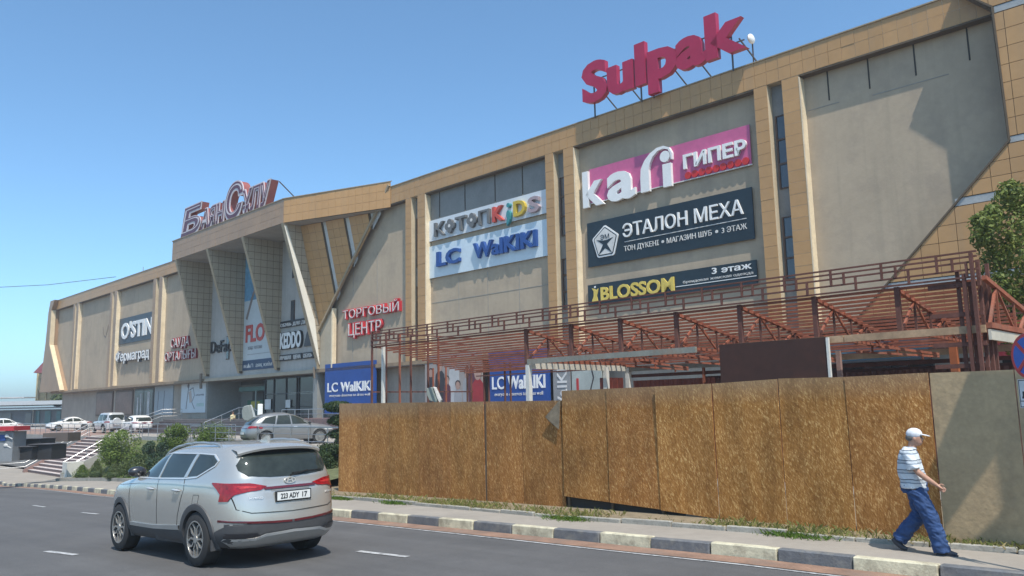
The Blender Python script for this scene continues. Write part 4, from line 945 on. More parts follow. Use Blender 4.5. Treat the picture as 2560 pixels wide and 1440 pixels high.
# right end: tall close-set posts
for u0, v0, dd_ in ((2385, 679, 0), (2401, 685, .1), (2414, 700, -.3), (2424, 633, .14), (2439, 650, -.2), (2452, 690, -.5), (2462, 660, -.8)):
    s, h = fac(u0+30, 900, CD+dd_)[0], fac(u0, v0, CD+dd_)[1]
    g = MB(); g.beam(F(s, GZ, CD+dd_), F(s, h, CD+dd_), .06, .07, up=N); g.build('post', rust_d, cn)
for h in (4.4, 3.85, 3.3, 2.9):
    g = MB(); g.beam(F(10.1, h, CD+.05), F(11.0, h, CD+.05), .05, .08); g.build('end_rail', rust_d, cn)
# sheet walls under the canopy: corrugated sheets, each a part
s = -.5
sheetd = CB-.1
g0 = None
while s < 11.5:
    rows = []; x = s
    pts = []
    for i in range(13):
        xx = s+i*1.0/12; off = .022 if (i//1) % 2 else -.022; pts.append((xx, off))
    rows = [[F(xx, h, sheetd+o_) for xx, o_ in pts] for h in (GZ, 3.05+rnd.uniform(-.03, .03))]
    g = MB(); g.grid(rows); g.build('corrugated_sheet', redsheet if s < 1.8 else maroon, cn); s += 1.0  # brighter red of the first sheets stands for sunlight on them
g = MB(); g.beam(F(-.5, 3.2, CB-.05), F(11, 3.2, CB-.05), .03, .1); g.build('sheet_cap', maroon, cn)
# side infill seen left of the corner
for i in range(4):
    d0 = 10.5-.28*i; g = MB(); g.beam(F(-.72, GZ, d0), F(-.72, 3.15, d0), .02, .26, up=A); g.build('corrugated_sheet', redsheet, cn)
# the big dark-red sheet hung in front
pa = fac(1797, 855, CD+.2)[0]; pb = fac(2065, 848, CD+.2)[0]
g = MB(); g.fb(pa, pb, 1.9, fac(1930, 852, CD+.2)[1], CD+.17, CD+.2); g.build('front_sheet', mat('dark_red_sheet', (.045, .016, .010), .7, var=.2, scale=.8, dirt=(.6, (.10, .03, .016), .5, .52)), cn)
g = MB(); g.fb(pb, pb+.05, 1.9, 3.6, CD+.15, CD+.22); g.build('sheet_edge', whitepost, cn)
# ceiling of the back room under the rails, dark
g = MB(); g.fb(2.0, 13, 3.0, 3.1, CB-4.5, CB-.3); g.build('back_roof', maroon, cn)
# lower grey wall beyond
# satellite dish like lamp head behind the fence
# ------------------------------------------------------------------ chipboard fence
def osb():
    m = bpy.data.materials.new('chipboard'); m.use_nodes = True; t = m.node_tree; n = t.nodes; L = t.links; b = n['Principled BSDF']; b.inputs['Roughness'].default_value = .82; b.inputs['Specular IOR Level'].default_value = .25
    tc = n.new('ShaderNodeTexCoord'); oi = n.new('ShaderNodeObjectInfo')
    ad = n.new('ShaderNodeVectorMath'); ad.operation = 'ADD'; sc_ = n.new('ShaderNodeVectorMath'); sc_.operation = 'SCALE'; sc_.inputs[0].default_value = (17, 31, 23); L.new(oi.outputs['Random'], sc_.inputs['Scale'])
    L.new(tc.outputs['Object'], ad.inputs[0]); L.new(sc_.outputs[0], ad.inputs[1])
    def flakes(rot, scale, seed):
        r = n.new('ShaderNodeMapping'); r.inputs['Rotation'].default_value = (0, rot, 0); L.new(ad.outputs[0], r.inputs[0])
        nz = n.new('ShaderNodeTexNoise'); nz.inputs['Scale'].default_value = 1.1; L.new(r.outputs[0], nz.inputs['Vector'])
        mx = n.new('ShaderNodeMix'); mx.data_type = 'VECTOR'; mx.inputs['Factor'].default_value = .22; L.new(r.outputs[0], mx.inputs['A']); L.new(nz.outputs['Color'], mx.inputs['B'])
        mp = n.new('ShaderNodeMapping'); mp.inputs['Scale'].default_value = scale; mp.inputs['Location'].default_value = (seed, seed*2, 0); L.new(mx.outputs['Result'], mp.inputs[0])
        v = n.new('ShaderNodeTexVoronoi'); v.inputs['Scale'].default_value = 1; L.new(mp.outputs[0], v.inputs['Vector']); return v
    v1 = flakes(R_(24), (66, 28, 17), 1.3); v2 = flakes(R_(-8), (84, 34, 21), 5.1); v3 = flakes(R_(50), (95, 36, 26), 8.8)
    def bw(v):
        s_ = n.new('ShaderNodeSeparateColor'); L.new(v.outputs['Color'], s_.inputs[0]); return s_
    a1, a2, a3 = bw(v1), bw(v2), bw(v3)
    av = n.new('ShaderNodeMath'); av.operation = 'ADD'; L.new(a1.outputs[0], av.inputs[0]); L.new(a2.outputs[1], av.inputs[1])
    av2 = n.new('ShaderNodeMath'); av2.operation = 'ADD'; L.new(av.outputs[0], av2.inputs[0]); L.new(a3.outputs[2], av2.inputs[1])
    dv = n.new('ShaderNodeMath'); dv.operation = 'DIVIDE'; dv.inputs[1].default_value = 3; L.new(av2.outputs[0], dv.inputs[0])
    rp = n.new('ShaderNodeValToRGB'); cr = rp.color_ramp; cr.elements[0].position = .18; cr.elements[0].color = (.24, .118, .05, 1); cr.elements[1].position = .88; cr.elements[1].color = (.60, .40, .20, 1)
    e = cr.elements.new(.45); e.color = (.32, .168, .071, 1); e = cr.elements.new(.65); e.color = (.385, .212, .097, 1)
    L.new(dv.outputs[0], rp.inputs[0])
    sg = n.new('ShaderNodeMapping'); sg.inputs['Scale'].default_value = (2.6, 1, .35); L.new(ad.outputs[0], sg.inputs[0]); sn = n.new('ShaderNodeTexNoise'); sn.inputs['Scale'].default_value = 1.3; sn.inputs['Detail'].default_value = 6; L.new(sg.outputs[0], sn.inputs['Vector'])
    # weathering: greyer top, blotches, run-off streaks
    bn = n.new('ShaderNodeTexNoise'); bn.inputs['Scale'].default_value = 1.3; bn.inputs['Detail'].default_value = 6; L.new(ad.outputs[0], bn.inputs['Vector'])
    mr = n.new('ShaderNodeMapRange'); mr.inputs['From Min'].default_value = .36; mr.inputs['From Max'].default_value = .64; mr.inputs['To Min'].default_value = .70; mr.inputs['To Max'].default_value = 1.18; sa = n.new('ShaderNodeMix'); sa.data_type = 'FLOAT'; sa.inputs['Factor'].default_value = .55; L.new(bn.outputs['Fac'], sa.inputs['A']); L.new(sn.outputs['Fac'], sa.inputs['B']); L.new(sa.outputs['Result'], mr.inputs['Value'])
    m1 = n.new('ShaderNodeMix'); m1.data_type = 'RGBA'; m1.blend_type = 'MULTIPLY'; m1.inputs['Factor'].default_value = 1; L.new(rp.outputs[0], m1.inputs['A']); L.new(mr.outputs[0], m1.inputs['B'])
    sp = n.new('ShaderNodeSeparateXYZ'); L.new(tc.outputs['Object'], sp.inputs[0])
    m2 = n.new('ShaderNodeMapRange'); m2.inputs['From Min'].default_value = 2.05; m2.inputs['From Max'].default_value = 2.45; m2.inputs['To Max'].default_value = .55; L.new(sp.outputs['Z'], m2.inputs['Value'])
    m3 = n.new('ShaderNodeMath'); m3.operation = 'MULTIPLY'; L.new(m2.outputs[0], m3.inputs[0]); L.new(mr.outputs[0], m3.inputs[1])
    mg = n.new('ShaderNodeMix'); mg.data_type = 'RGBA'; L.new(m3.outputs[0], mg.inputs['Factor']); L.new(m1.outputs['Result'], mg.inputs['A']); mg.inputs['B'].default_value = (.26, .21, .15, 1)
    rr = n.new('ShaderNodeMapRange'); rr.inputs['To Min'].default_value = .82; rr.inputs['To Max'].default_value = 1.12; L.new(oi.outputs['Random'], rr.inputs['Value'])
    m4 = n.new('ShaderNodeMix'); m4.data_type = 'RGBA'; m4.blend_type = 'MULTIPLY'; m4.inputs['Factor'].default_value = 1; L.new(mg.outputs['Result'], m4.inputs['A']); L.new(rr.outputs[0], m4.inputs['B'])
    hs = n.new('ShaderNodeHueSaturation'); h2 = n.new('ShaderNodeMath'); h2.operation = 'FRACT'; h3 = n.new('ShaderNodeMath'); h3.operation = 'MULTIPLY'; h3.inputs[1].default_value = 7.3; L.new(oi.outputs['Random'], h3.inputs[0]); L.new(h3.outputs[0], h2.inputs[0])
    h4 = n.new('ShaderNodeMapRange'); h4.inputs['To Min'].default_value = .495; h4.inputs['To Max'].default_value = .500; L.new(h2.outputs[0], h4.inputs['Value']); L.new(h4.outputs[0], hs.inputs['Hue']); hs.inputs['Saturation'].default_value = 1.14
    L.new(m4.outputs['Result'], hs.inputs['Color']); L.new(hs.outputs[0], b.inputs['Base Color'])
    bp = n.new('ShaderNodeBump'); bp.inputs['Strength'].default_value = .5; bp.inputs['Distance'].default_value = .008; L.new(dv.outputs[0], bp.inputs['Height']); L.new(bp.outputs[0], b.inputs['Normal'])
    MATS['chipboard'] = m; return m
osb_m = osb()
greyboard = mat('grey_plaster_board', (.38, .28, .165), .9, var=.15, scale=2, bump=.5, bscale=8, dirt=(.3, (.17, .14, .10), 1.5, .5))
XS = [848, 904, 977, 1048, 1129, 1214, 1308, 1412, 1525, 1650, 1793, 1960, 2130, 2345]
FA = RD(845, 1225, .2); FBp = RD(2345, 1342, .2)
fd = (FBp-FA); fd.z = 0; fd.normalize(); fn = Vector((fd.y, -fd.x, 0)); fn = fn if fn.dot(N) > 0 else -fn
def fpt(u, v=1120):
    r = ray(u, v); t = (FA-EYE).dot(fn)/r.dot(fn); return EYE+r*t
fence = thing('board_fence', 'tall weathered chipboard hoarding along the pavement, with one grey board at its right end', 'fence', FA)
TOPV = {0: (848, 1009, 1000), }
def topz(u): # photographed top of the boards
    return fpt(u, float(np.interp(u, [848, 1409], [1009, 1001])) if u <= 1411 else float(np.interp(u, [1412, 1650, 1945, 1961, 2130, 2345, 2500], [977, 966, 951, 946, 942, 931, 927]))).z
for i in range(len(XS)-1):
    p = fpt(XS[i]); q = fpt(XS[i+1]); wd = (q-p).length; p.z = q.z = 0
    zb = min(rz(p), rz(q))+.13
    if XS[i] == 1412: zbL, zbR = rz(p)+.40, rz(q)+.33
    elif XS[i] == 1525: zbL, zbR = rz(p)+.33, rz(q)+.26
    elif XS[i] == 1650: zbL, zbR = rz(p)+.25, rz(q)+.17
    else: zbL = zbR = zb
    z0, z1 = topz(XS[i]+2), topz(XS[i+1]-3)
    o_ = rnd.uniform(0, .025) + (.05 if i >= 7 else 0); lean = rnd.uniform(-.012, .03)
    n_ = 6; g = MB(); base = p+fn*o_
    nx = [Vector((0, 0, 0))]
    cols_ = []
    for k in range(n_+1):
        t = k/n_; wv = .012*math.sin(t*3.1+i)+.0; x = p.lerp(q, t)+fn*(o_+wv)
        if k == 0: x = x+fd*.008
        if k == n_: x = x-fd*.008
        a_ = Vector((x.x, x.y, zbL+(zbR-zbL)*t)); c_ = Vector((x.x, x.y, z0+(z1-z0)*t))+fn*lean
        cols_.append((a_, c_))
    org = Vector((p.x, p.y, zb))
    # front, back, edges, in the board's own axes so that the grain follows the board
    fr = [[a_, a_.lerp(c_, .5), c_] for a_, c_ in cols_]; bk_ = [[x-fn*.018 for x in r] for r in fr]
    g.grid(fr); g.grid([list(reversed(r)) for r in bk_])
    g.grid([[r[-1] for r in fr], [r[-1] for r in bk_]]); g.grid([[r[0] for r in bk_], [r[0] for r in fr]]); g.grid([fr[0], bk_[0]]); g.grid([bk_[-1], fr[-1]])
    yaw_ = math.atan2(fd.y, fd.x); rot = Matrix.Rotation(-yaw_, 3, 'Z')
    g.v = [tuple(rot @ (Vector(v)-org)) for v in g.v]
    o = g.build('board', osb_m, None); o.parent = fence; o.location = org-Vector(fence.location); o.rotation_euler = (0, 0, yaw_)
# the grey board, then one more beyond the frame
for u0, u1, m in ((2345, 2560, greyboard), (2560, 2790, greyboard)):
    p = fpt(u0); q = fpt(u1); p.z = q.z = 0; o_ = .075
    zt = topz(2420); zb = rz(p)+.13; g = MB()
    P = [p+fn*o_+fd*.008, q+fn*o_-fd*.008]
    g.hexa([Vector((x.x, x.y, z)) for z in (zb, zt) for x in (P[0], P[1], P[1]-fn*.02, P[0]-fn*.02)]); g.build('board', m, fence, label='plain grey-brown board')
# posts and rails behind
for u in (850, 904, 977, 1048, 1129, 1214, 1308, 1406, 1418, 1525, 1650, 1793, 1960, 2130, 2345, 2540):
    p = fpt(u)-fn*.07; g = MB(); g.beam((p.x, p.y, -.3), (p.x, p.y, topz(min(2500, max(849, u)))-.06), .14, .05); g.build('post', mat('fence_timber', (.10, .07, .045), .9, var=.2, scale=4), fence)
# torn corner piece leaning at the step in height
p = fpt(1409)+fn*.09; g = MB(); g.prism([p+fd*-.02+UP*(topz(1400)-p.z-.02), p+fd*-.42+UP*(topz(1400)-p.z-.35)+fn*.02, p+fd*-.32+UP*(topz(1400)-p.z-.45), p+fd*-.03+UP*(topz(1400)-p.z-.62), p+fd*.03+UP*(topz(1400)-p.z+.02)], fn*.012); g.build('torn_piece', mat('weathered_ply', (.20, .16, .11), .9, var=.3, scale=6), fence)
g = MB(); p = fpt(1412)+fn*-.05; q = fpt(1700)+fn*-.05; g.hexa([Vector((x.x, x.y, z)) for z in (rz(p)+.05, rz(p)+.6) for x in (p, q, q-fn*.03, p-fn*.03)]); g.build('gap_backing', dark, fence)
# ------------------------------------------------------------------ grass and weeds
def blades(name, m, pts, hmin, hmax, wd, lean=.5, kind='stuff', parent=None, label=None, cat=None):
    v = []; f = []
    for p in pts:
        a = rnd.uniform(0, 6.28); h = rnd.uniform(hmin, hmax); x = Vector((math.cos(a), math.sin(a), 0))*wd*rnd.uniform(.6, 1.3); l = Vector((rnd.uniform(-lean, lean), rnd.uniform(-lean, lean), 1)).normalized()*h
        k = len(v); v += [p-x, p+x, p+l*.6+x*.5+Vector((rnd.uniform(-.1, .1)*h, 0, 0)), p+l+Vector((l.x, l.y, -.15*h))*.6]; f += [(k, k+1, k+2), (k, k+2, k+3)]
    b = MB(); b.v = v; b.f = f; o = b.build(name, m, parent, recalc=False); tag(o, label, cat, kind=kind); return o
grass_m = leafmat('grass', (.10, .13, .03), (.26, .25, .08)); dry_m = leafmat('dry_grass', (.28, .22, .10), (.42, .34, .18)); green_m = leafmat('green_grass', (.05, .11, .015), (.13, .20, .03))
pts = []; dpts = []
for _ in range(16000):
    s = rnd.uniform(-9.2, 15); n1 = math.sin(s*1.7)+math.sin(s*.63+1)+.6*math.sin(s*4.1)
    d = bd(s)-.05-rnd.random()**1.5*(.85 if s < 8 else .75)
    if rnd.random() > .45+.28*n1: continue
    p = F(s, rzs(s, d)+.16, d); (dpts if rnd.random() < .35 else pts).append(p)
blades('verge_grass', grass_m, pts, .04, .17, .006); blades('verge_dry_grass', dry_m, dpts, .04, .15, .007, lean=1.2)
pts = []
for s0, d0 in ((4.9, .06), (-1.0, .02), (-3.5, .05), (9.3, .05)):
    for _ in range(500): s = s0+rnd.gauss(0, .25); d = bd(s)+d0+rnd.gauss(0, .09); pts.append(F(s, rzs(s, d)+.15, d))
blades('weed_tufts', green_m, pts, .03, .12, .006, lean=.9)
pts = []
for _ in range(15000):
    s = rnd.uniform(-43.8, -14); d = rnd.uniform(9.5, bd(s)-.1 if s > -38.5 else 13.1)
    if s > -38.5 and d > bd(s)-2.6 or rnd.random() < .3: pts.append(F(s, bedz(s, d)-.02, d))
blades('bed_grass', green_m, pts, .08, .22, .02)
# ------------------------------------------------------------------ outer stairs with railings
st = thing('outdoor_stairs', 'brown stone stairs with pale nosings climbing from the pavement to the raised plaza', 'stairs', F(-48.5, -1.2, 13.2))
SB0, SB1 = -53.0, -44.4
zlow = rzs(-48.5, 13.1)+.15; ns = 12; rise = (PZ-zlow)/ns; run = (13.1-8.9)/ns
for i in range(ns):
    z1 = zlow+rise*(i+1); d1 = 13.1-run*i
    g = MB(); g.fb(SB0, SB1, zlow-.3, z1-.03, d1-run-.02, d1); so2 = g.build('step', step_m, st)
    g = MB(); g.fb(SB0-.0, SB1, z1-.029, z1, d1-run-.02, d1+.03); g.build('nosing', nosing, so2)
g = MB(); g.prism([F(SB1+.02, zlow-.5, 13.4), F(SB1+.02, zlow+.35, 13.4), F(SB1+.02, PZ+.15, 8.9), F(SB1+.02, zlow-.5, 8.9)], A*.25); g.build('cheek_wall', concrete, st)
g = MB(); g.prism([F(SB0-.27, zlow-.5, 13.4), F(SB0-.27, zlow+.2, 13.4), F(SB0-.27, PZ+.1, 8.9), F(SB0-.27, zlow-.5, 8.9)], A*.25); g.build('cheek_wall', mat('red_cheek', (.24, .15, .13), .8, var=.15), st)
g = MB(); g.fb(SB1+.05, SB1+1.0, zlow-.2, zlow+1.05, 12.3, 13.3); g.build('end_block', mat('white_block', (.55, .54, .5), .8, var=.08), st)
def railing(name, label, pts, hgt=.95, mids=2, r=.028, post_every=1.6, group=None, m=None):
    m = m or rail_m
    t = thing(name, label, 'railing', pts[0], group=group)
    P = [Vector(p) for p in pts]
    g = MB(); g.tube([p+UP*hgt for p in P], r, 6); g.build('top_rail', m, t, smooth=60)
    for k in range(mids):
        g = MB(); g.tube([p+UP*hgt*(k+1)/(mids+1) for p in P], r*.6, 5); g.build('mid_rail', m, t, smooth=60)
    for a_, c_ in zip(P[:-1], P[1:]):
        n = max(1, int(round((c_-a_).length/post_every)))
        for i in range(n+(1 if c_ is P[-1] else 0)):
            x = a_.lerp(c_, i/n); g = MB(); g.tube([x-UP*.05, x+UP*hgt], r*.85, 6); g.build('post', m, t, smooth=60)
    return t
railing('stair_railing', 'left steel handrail of the outdoor stairs', [F(SB0-.1, zlow+.05, 15.5), F(SB0-.1, zlow+.1, 13.3), F(SB0-.1, PZ+.05, 9.0), F(SB0-.1, PZ, 7.8)], mids=2)
railing('stair_railing', 'right steel handrail of the outdoor stairs beside the leafy shrub', [F(SB1-.1, zlow+.1, 13.2), F(SB1-.1, PZ+.05, 9.0), F(SB1-.1, PZ, 8.2)], mids=1, r=.03)
railing('plaza_railing', 'low steel railing at the plaza edge right of the stairs, behind the shrubs', [F(-44.2, PZ, 8.5), F(-41.5, PZ, 8.3), F(-30, PZ, 8.3)], mids=2)
railing('plaza_railing', 'steel railing along the plaza edge in front of the grey parked car', [F(-30.5, PZ, 8.3), F(-29.7, PZ, 11.1), F(-12.5, PZ, 11.1)], mids=2)
railing('plaza_railing', 'short steel railing at the head of the stairs in front of the off-road car', [F(-52.9, PZ, 7.6), F(-46.6, PZ, 7.6)], mids=2)
railing('plaza_railing', 'long steel railing before the white saloon at the far left', [F(-74, PZ, 9.0), F(-53.6, PZ, 9.0)], mids=2)
railing('ramp_railing', 'pitched steel railing of the entrance steps behind the grey parked car', [F(-45.2, PZ, 3.4), F(-44.4, PL, 1.0), F(-42.5, PL, .9), F(-36.5, PZ+.5, 3.1), F(-33.5, PZ+.55, 3.3)], mids=1, hgt=.9)
railing('ramp_railing', 'steel railing on the dark red plinth under the first blue board', [F(-34.2, 1.75, 3.0), F(-24, 1.75, 3.0)], mids=1, hgt=.6)
railing('ramp_railing', 'steel railing slanting up the left side of the entrance landing', [F(-60.8, PZ, 3.6), F(-58.8, PL, 1.2), F(-58.6, PL, -.5)], mids=2, hgt=.9)
railing('ramp_railing', 'curved low steel railing left of the entrance landing', [F(-64.5, PZ, 1.2), F(-63.5, PZ+.25, 2.2), F(-61.2, PZ, 3.6)], mids=1, hgt=.95)
# retaining wall below the plaza edge at the right
g = MB(); g.fb(-43.6, -30.1, -.9, PZ+.12, 8.35, 8.55); tag(g.build('retaining_wall', concrete, None), 'low concrete retaining wall under the plaza railing', 'wall')
# ------------------------------------------------------------------ vegetation
def leaves(blobs, n, size, m, name, parent, flat=.0):
    v = []; f = []
    for i in range(n):
        c, r = blobs[rnd.randrange(len(blobs))]; r = r if isinstance(r, tuple) else (r, r, r)
        while True:
            q = Vector((rnd.gauss(0, 1), rnd.gauss(0, 1), rnd.gauss(0, 1))).normalized(); rad = rnd.random()**.33
            break
        rad = .55+.5*rad*rnd.uniform(.7, 1.05)
        p = Vector(c)+Vector((q.x*r[0]*rad, q.y*r[1]*rad, q.z*r[2]*rad))
        nn_ = (q+Vector((rnd.gauss(0, .6), rnd.gauss(0, .6), rnd.gauss(0, .6)+.3))).normalized()
        x = nn_.orthogonal().normalized(); x = (Matrix.Rotation(rnd.uniform(0, 6.28), 3, nn_) @ x); y = nn_.cross(x); s = size*rnd.uniform(.6, 1.3)
        k = len(v); v += [p-x*s*.45, p+y*s*.5*.5+x*s*.05, p+x*s*.55, p-y*s*.25]; f += [(k, k+1, k+2, k+3)]
    b = MB(); b.v = v; b.f = f; return b.build(name, m, parent, recalc=False)
def clumps(c, R3, n, r, squash=1.0):
    out = []
    for i in range(n):
        q = Vector((rnd.gauss(0, 1), rnd.gauss(0, 1), rnd.gauss(0, 1))).normalized(); t = rnd.uniform(.35, 1)**.6
        out.append((Vector(c)+Vector((q.x*R3[0]*t, q.y*R3[1]*t, q.z*R3[2]*t)), r*rnd.uniform(.6, 1.25)))
    return out
bark = mat('bark', (.13, .10, .07), .9, var=.3, scale=6, bump=.6, bscale=20)
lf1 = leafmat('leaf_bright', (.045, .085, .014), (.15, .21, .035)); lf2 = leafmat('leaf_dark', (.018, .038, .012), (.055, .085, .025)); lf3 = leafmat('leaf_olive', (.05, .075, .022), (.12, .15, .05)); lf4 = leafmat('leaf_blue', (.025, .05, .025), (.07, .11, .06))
def bush(name, label, base, R3, n, size, m, nclump=14, trunk=0, group=None, cat='shrub', cr=.38):
    t = thing(name, label, cat, base, group=group)
    c = Vector(base)+UP*(trunk+R3[2]*.92)
    leaves(clumps(c, (R3[0]*.72, R3[1]*.72, R3[2]*.72), nclump, R3[0]*cr), n, size, m, 'foliage', t)
    g = MB()
    for i in range(4):
        q = Vector((rnd.uniform(-.5, .5)*R3[0], rnd.uniform(-.5, .5)*R3[1], R3[2]*.9+trunk)); g.tube([Vector(base)-UP*.1, Vector(base)+Vector((q.x*.2, q.y*.2, q.z*.4)), Vector(base)+q], [.05, .035, .015], 5)
    g.build('stem', bark, t); return t
def bedp(u, v):     # point on the planting bed seen at a pixel
    r = ray(u, v); tt = 20.0
    for _ in range(400):
        p = EYE+r*tt; s, d = sd(p)
        if p.z < bedz(s, min(max(d, 8.4), bd(s))) : break
        tt += .12
    return p
bush('leafy_shrub', 'rounded bright green leafy shrub between the stairs and the silver car', bedp(296, 1166)-UP*.1, (1.5, 1.4, 1.35), 8500, .12, leafmat('leaf_fresh', (.06, .11, .018), (.20, .27, .05)), 26)
bush('low_shrub', 'low olive shrub at the foot of the rounded leafy shrub', bedp(336, 1188), (.9, .7, .42), 2600, .10, lf3, 16)
for i, (u, v, w_, h_, lb) in enumerate(((178, 1192, .62, .55, 'broad clipped mound of dark box at the left tip of the flower bed'), (204, 1196, .55, .5, 'squat clipped box mound directly right of the broad one'), (240, 1197, .50, .62, 'pointed cone-shaped box bush in front of the white block'), (285, 1198, .52, .5, 'small clipped box mound under the leafy shrub'))):
    p = bedp(u, v); t = thing('box_topiary', lb, 'topiary', p, group=None)
    leaves([(p+UP*h_*.45, (w_, w_, h_*.62)), (p+UP*h_*.9, (w_*.6, w_*.6, h_*.5)), (p+UP*h_*1.25, (w_*.3, w_*.3, h_*.35))], 3200, .055, lf3 if i != 1 else lf1, 'foliage', t)
    g = MB(); g.tube([p-UP*.1, p+UP*h_], .03, 5); g.build('stem', bark, t)
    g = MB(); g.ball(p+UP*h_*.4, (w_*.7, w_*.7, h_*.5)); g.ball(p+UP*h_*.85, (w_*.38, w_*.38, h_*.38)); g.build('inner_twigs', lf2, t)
for u, v, R3, n, m, lb in ((384, 1150, (.7, .7, .6), 2600, lf4, 'dark bluish juniper behind the silver car front'), (356, 1166, (.7, .6, .28), 1600, lf2, 'flat dark juniper beside the leafy shrub'), (398, 1172, (.9, .6, .28), 1800, lf4, 'spreading low juniper just above the bonnet of the silver car'),
    (437, 1128, (.95, .8, .85), 4200, lf1, 'bright bushy plant at the plaza railing left of the dark planter'), (415, 1125, (.5, .5, .5), 1500, lf1, 'small bright plant left of the bushy one at the railing'), (528, 1112, (1.5, .6, .45), 4200, lf1, 'wide low hedge plant in the dark planter by the railing')):
    bush('garden_shrub', lb, bedp(u, v), R3, n, .10, m, 12)
g = MB(); p = G(425, 1122, .2); s, d = sd(G(430, 1130, .1)); g.fb(s-1, s+9, -.6, .45, d-1.2, d-1.0); tag(g.build('planter_wall', mat('dark_planter', (.11, .09, .075), .8, var=.15), None), 'dark brown planter wall under the low hedge', 'planter')
# conifers at the left end of the fence
for u, v, z, R3, lb in ((828, 1212, -.1, (.7, .6, .7), 'dark green conifer shrub lowest at the left end of the fence'), (838, 1150, .35, (.75, .6, .45), 'layered dark conifer shrub midway up beside the fence end'), (835, 1085, .9, (.6, .5, .5), 'grey-green shrub by the front wheel of the grey car')):
    p = F(-10.9, z-.4, 14.2) if u == 828 else (F(-12.2, z-.3, 13.2) if u == 838 else F(-15.0, PZ-.1, 10.6)); bush('conifer_shrub', lb, p, R3, 3600, .09, lf4 if u != 828 else lf2, 12)
t = thing('leaning_cloud_tree', 'dark cloud-pruned conifer filling the gap between the silver car and the fence', 'conifer', F(-11.6, -.2, 13.2))
leaves([(F(-11.3, .35+i*.52, 13.2+.2*math.sin(i*2)), (.85-.08*i, .7, .22)) for i in range(5)], 9000, .09, lf2, 'foliage', t); g = MB(); g.tube([F(-11.6, -.3, 13.2), F(-11.4, 2.6, 13.2)], [.08, .03], 6); g.build('trunk', bark, t)
# the tree at the right edge, behind the canopy
tr = thing('broadleaf_tree', 'green broadleaf tree rising behind the right end of the canopy frame', 'tree', F(12.6, 0, 11.5))
tb = F(12.6, 0, 11.5); g = MB(); g.tube([tb-UP*.3, tb+UP*1.8, tb+UP*3.2+A*.1], [.2, .16, .12], 8)
g.build('trunk', bark, tr)
g = MB()
for q in ((-1.0, 5.6, .3), (-1.7, 4.8, -.4), (.6, 6.3, .5), (1.2, 5.2, -.5), (-.2, 6.6, -.2), (-1.3, 6.2, -.2), (.2, 4.6, .9), (-2.0, 6.3, .1)): g.tube([tb+UP*2.9, tb+UP*(2.9+(q[1]-2.9)*.5)+A*q[0]*.35+N*q[2]*.4, tb+UP*q[1]+A*q[0]+N*q[2]], [.09, .055, .02], 6)
g.build('branch', bark, tr)
cl = []
for u, v, r in ((2468, 575, .38), (2490, 540, .40), (2520, 505, .42), (2555, 500, .45), (2500, 610, .5), (2540, 570, .55), (2580, 560, .6), (2480, 660, .42), (2520, 660, .6), (2560, 640, .6), (2600, 640, .7), (2500, 720, .45), (2545, 720, .6), (2590, 730, .7), (2530, 790, .5), (2570, 800, .6), (2550, 850, .4), (2610, 830, .6), (2620, 500, .6), (2640, 580, .8), (2455, 600, .22), (2450, 560, .2), (2475, 520, .2), (2530, 478, .25)):
    for k in range(3): cl.append((at(u+rnd.uniform(-12, 12), v+rnd.uniform(-12, 12), 19.5+rnd.uniform(-.8, 1.2)), r*rnd.uniform(.6, 1.0)))
tb2 = at(2585, 900, 19.7); tb2.z = 0.1
for o in [x for x in col.objects if x.parent == tr]: bpy.data.objects.remove(o)
tr.location = tb2
leaves(cl, 9500, .125, leafmat('leaf_yellowish', (.07, .105, .02), (.21, .25, .06)), 'crown', tr)
g = MB(); g.tube([tb2-UP*.3, tb2+UP*1.8, tb2+UP*3.0-Vector((.1, 0, 0))], [.2, .16, .12], 8); g.build('trunk', bark, tr)
g = MB()
for q in ((-1.1, 4.9, 0), (-.6, 5.9, .3), (.3, 6.3, .2), (-.4, 4.2, -.4), (.8, 5.4, .3), (-.9, 3.9, .2)): g.tube([tb2+UP*2.6, tb2+UP*(2.6+(q[1]-2.6)*.5)+Vector((q[0]*.4, q[2]*.4, 0)), tb2+UP*q[1]+Vector((q[0], q[2], 0))], [.09, .055, .02], 6)
g.build('branch', bark, tr)
# ------------------------------------------------------------------ cars
paint_s = mat('silver_paint', (.54, .52, .48), .25, metal=.6, var=.02, scale=3, coat=.6)
paint_g = mat('grey_paint', (.24, .245, .25), .32, metal=.45, var=.03, coat=.6)
paint_w = mat('white_paint', (.76, .76, .75), .3, var=.02, coat=.7)
paint_wp = mat('pale_pearl_paint', (.55, .56, .57), .32, metal=.3, var=.02, coat=.6)
paint_k = mat('black_paint', (.02, .02, .024), .3, var=.02, coat=.6)
clad = mat('dark_cladding', (.055, .055, .058), .6, var=.08, scale=8)
cglass = mat('car_glass', (.026, .032, .028), .04, var=.3, scale=1.2, spec=.45)
rubber = mat('tyre_rubber', (.022, .022, .023), .85, var=.15, scale=10)
alloy = mat('alloy_rim', (.48, .47, .45), .35, metal=.8, var=.05)
alloy_d = mat('rim_dark', (.045, .045, .048), .5)
chrome = mat('chrome_trim', (.72, .71, .69), .28, metal=.55, var=0)
satin = mat('satin_skid_plate', (.44, .45, .45), .35, metal=.7, var=.05)
lamp_r = mat('tail_lamp_red', (.24, .006, .010), .15, var=.45, scale=16, spec=.5, coat=.4)
lamp_dr = mat('tail_lamp_dark', (.10, .008, .012), .15, spec=.8, coat=.5, var=.1)
seam_m = mat('panel_gap', (.02, .02, .02), .8, var=0)
plate_w = mat('plate_white', (.68, .68, .66), .5, var=.04); plate_k = mat('plate_black', (.015, .015, .015), .5)
inner = mat('wheel_well', (.012, .012, .012), .95, var=0)
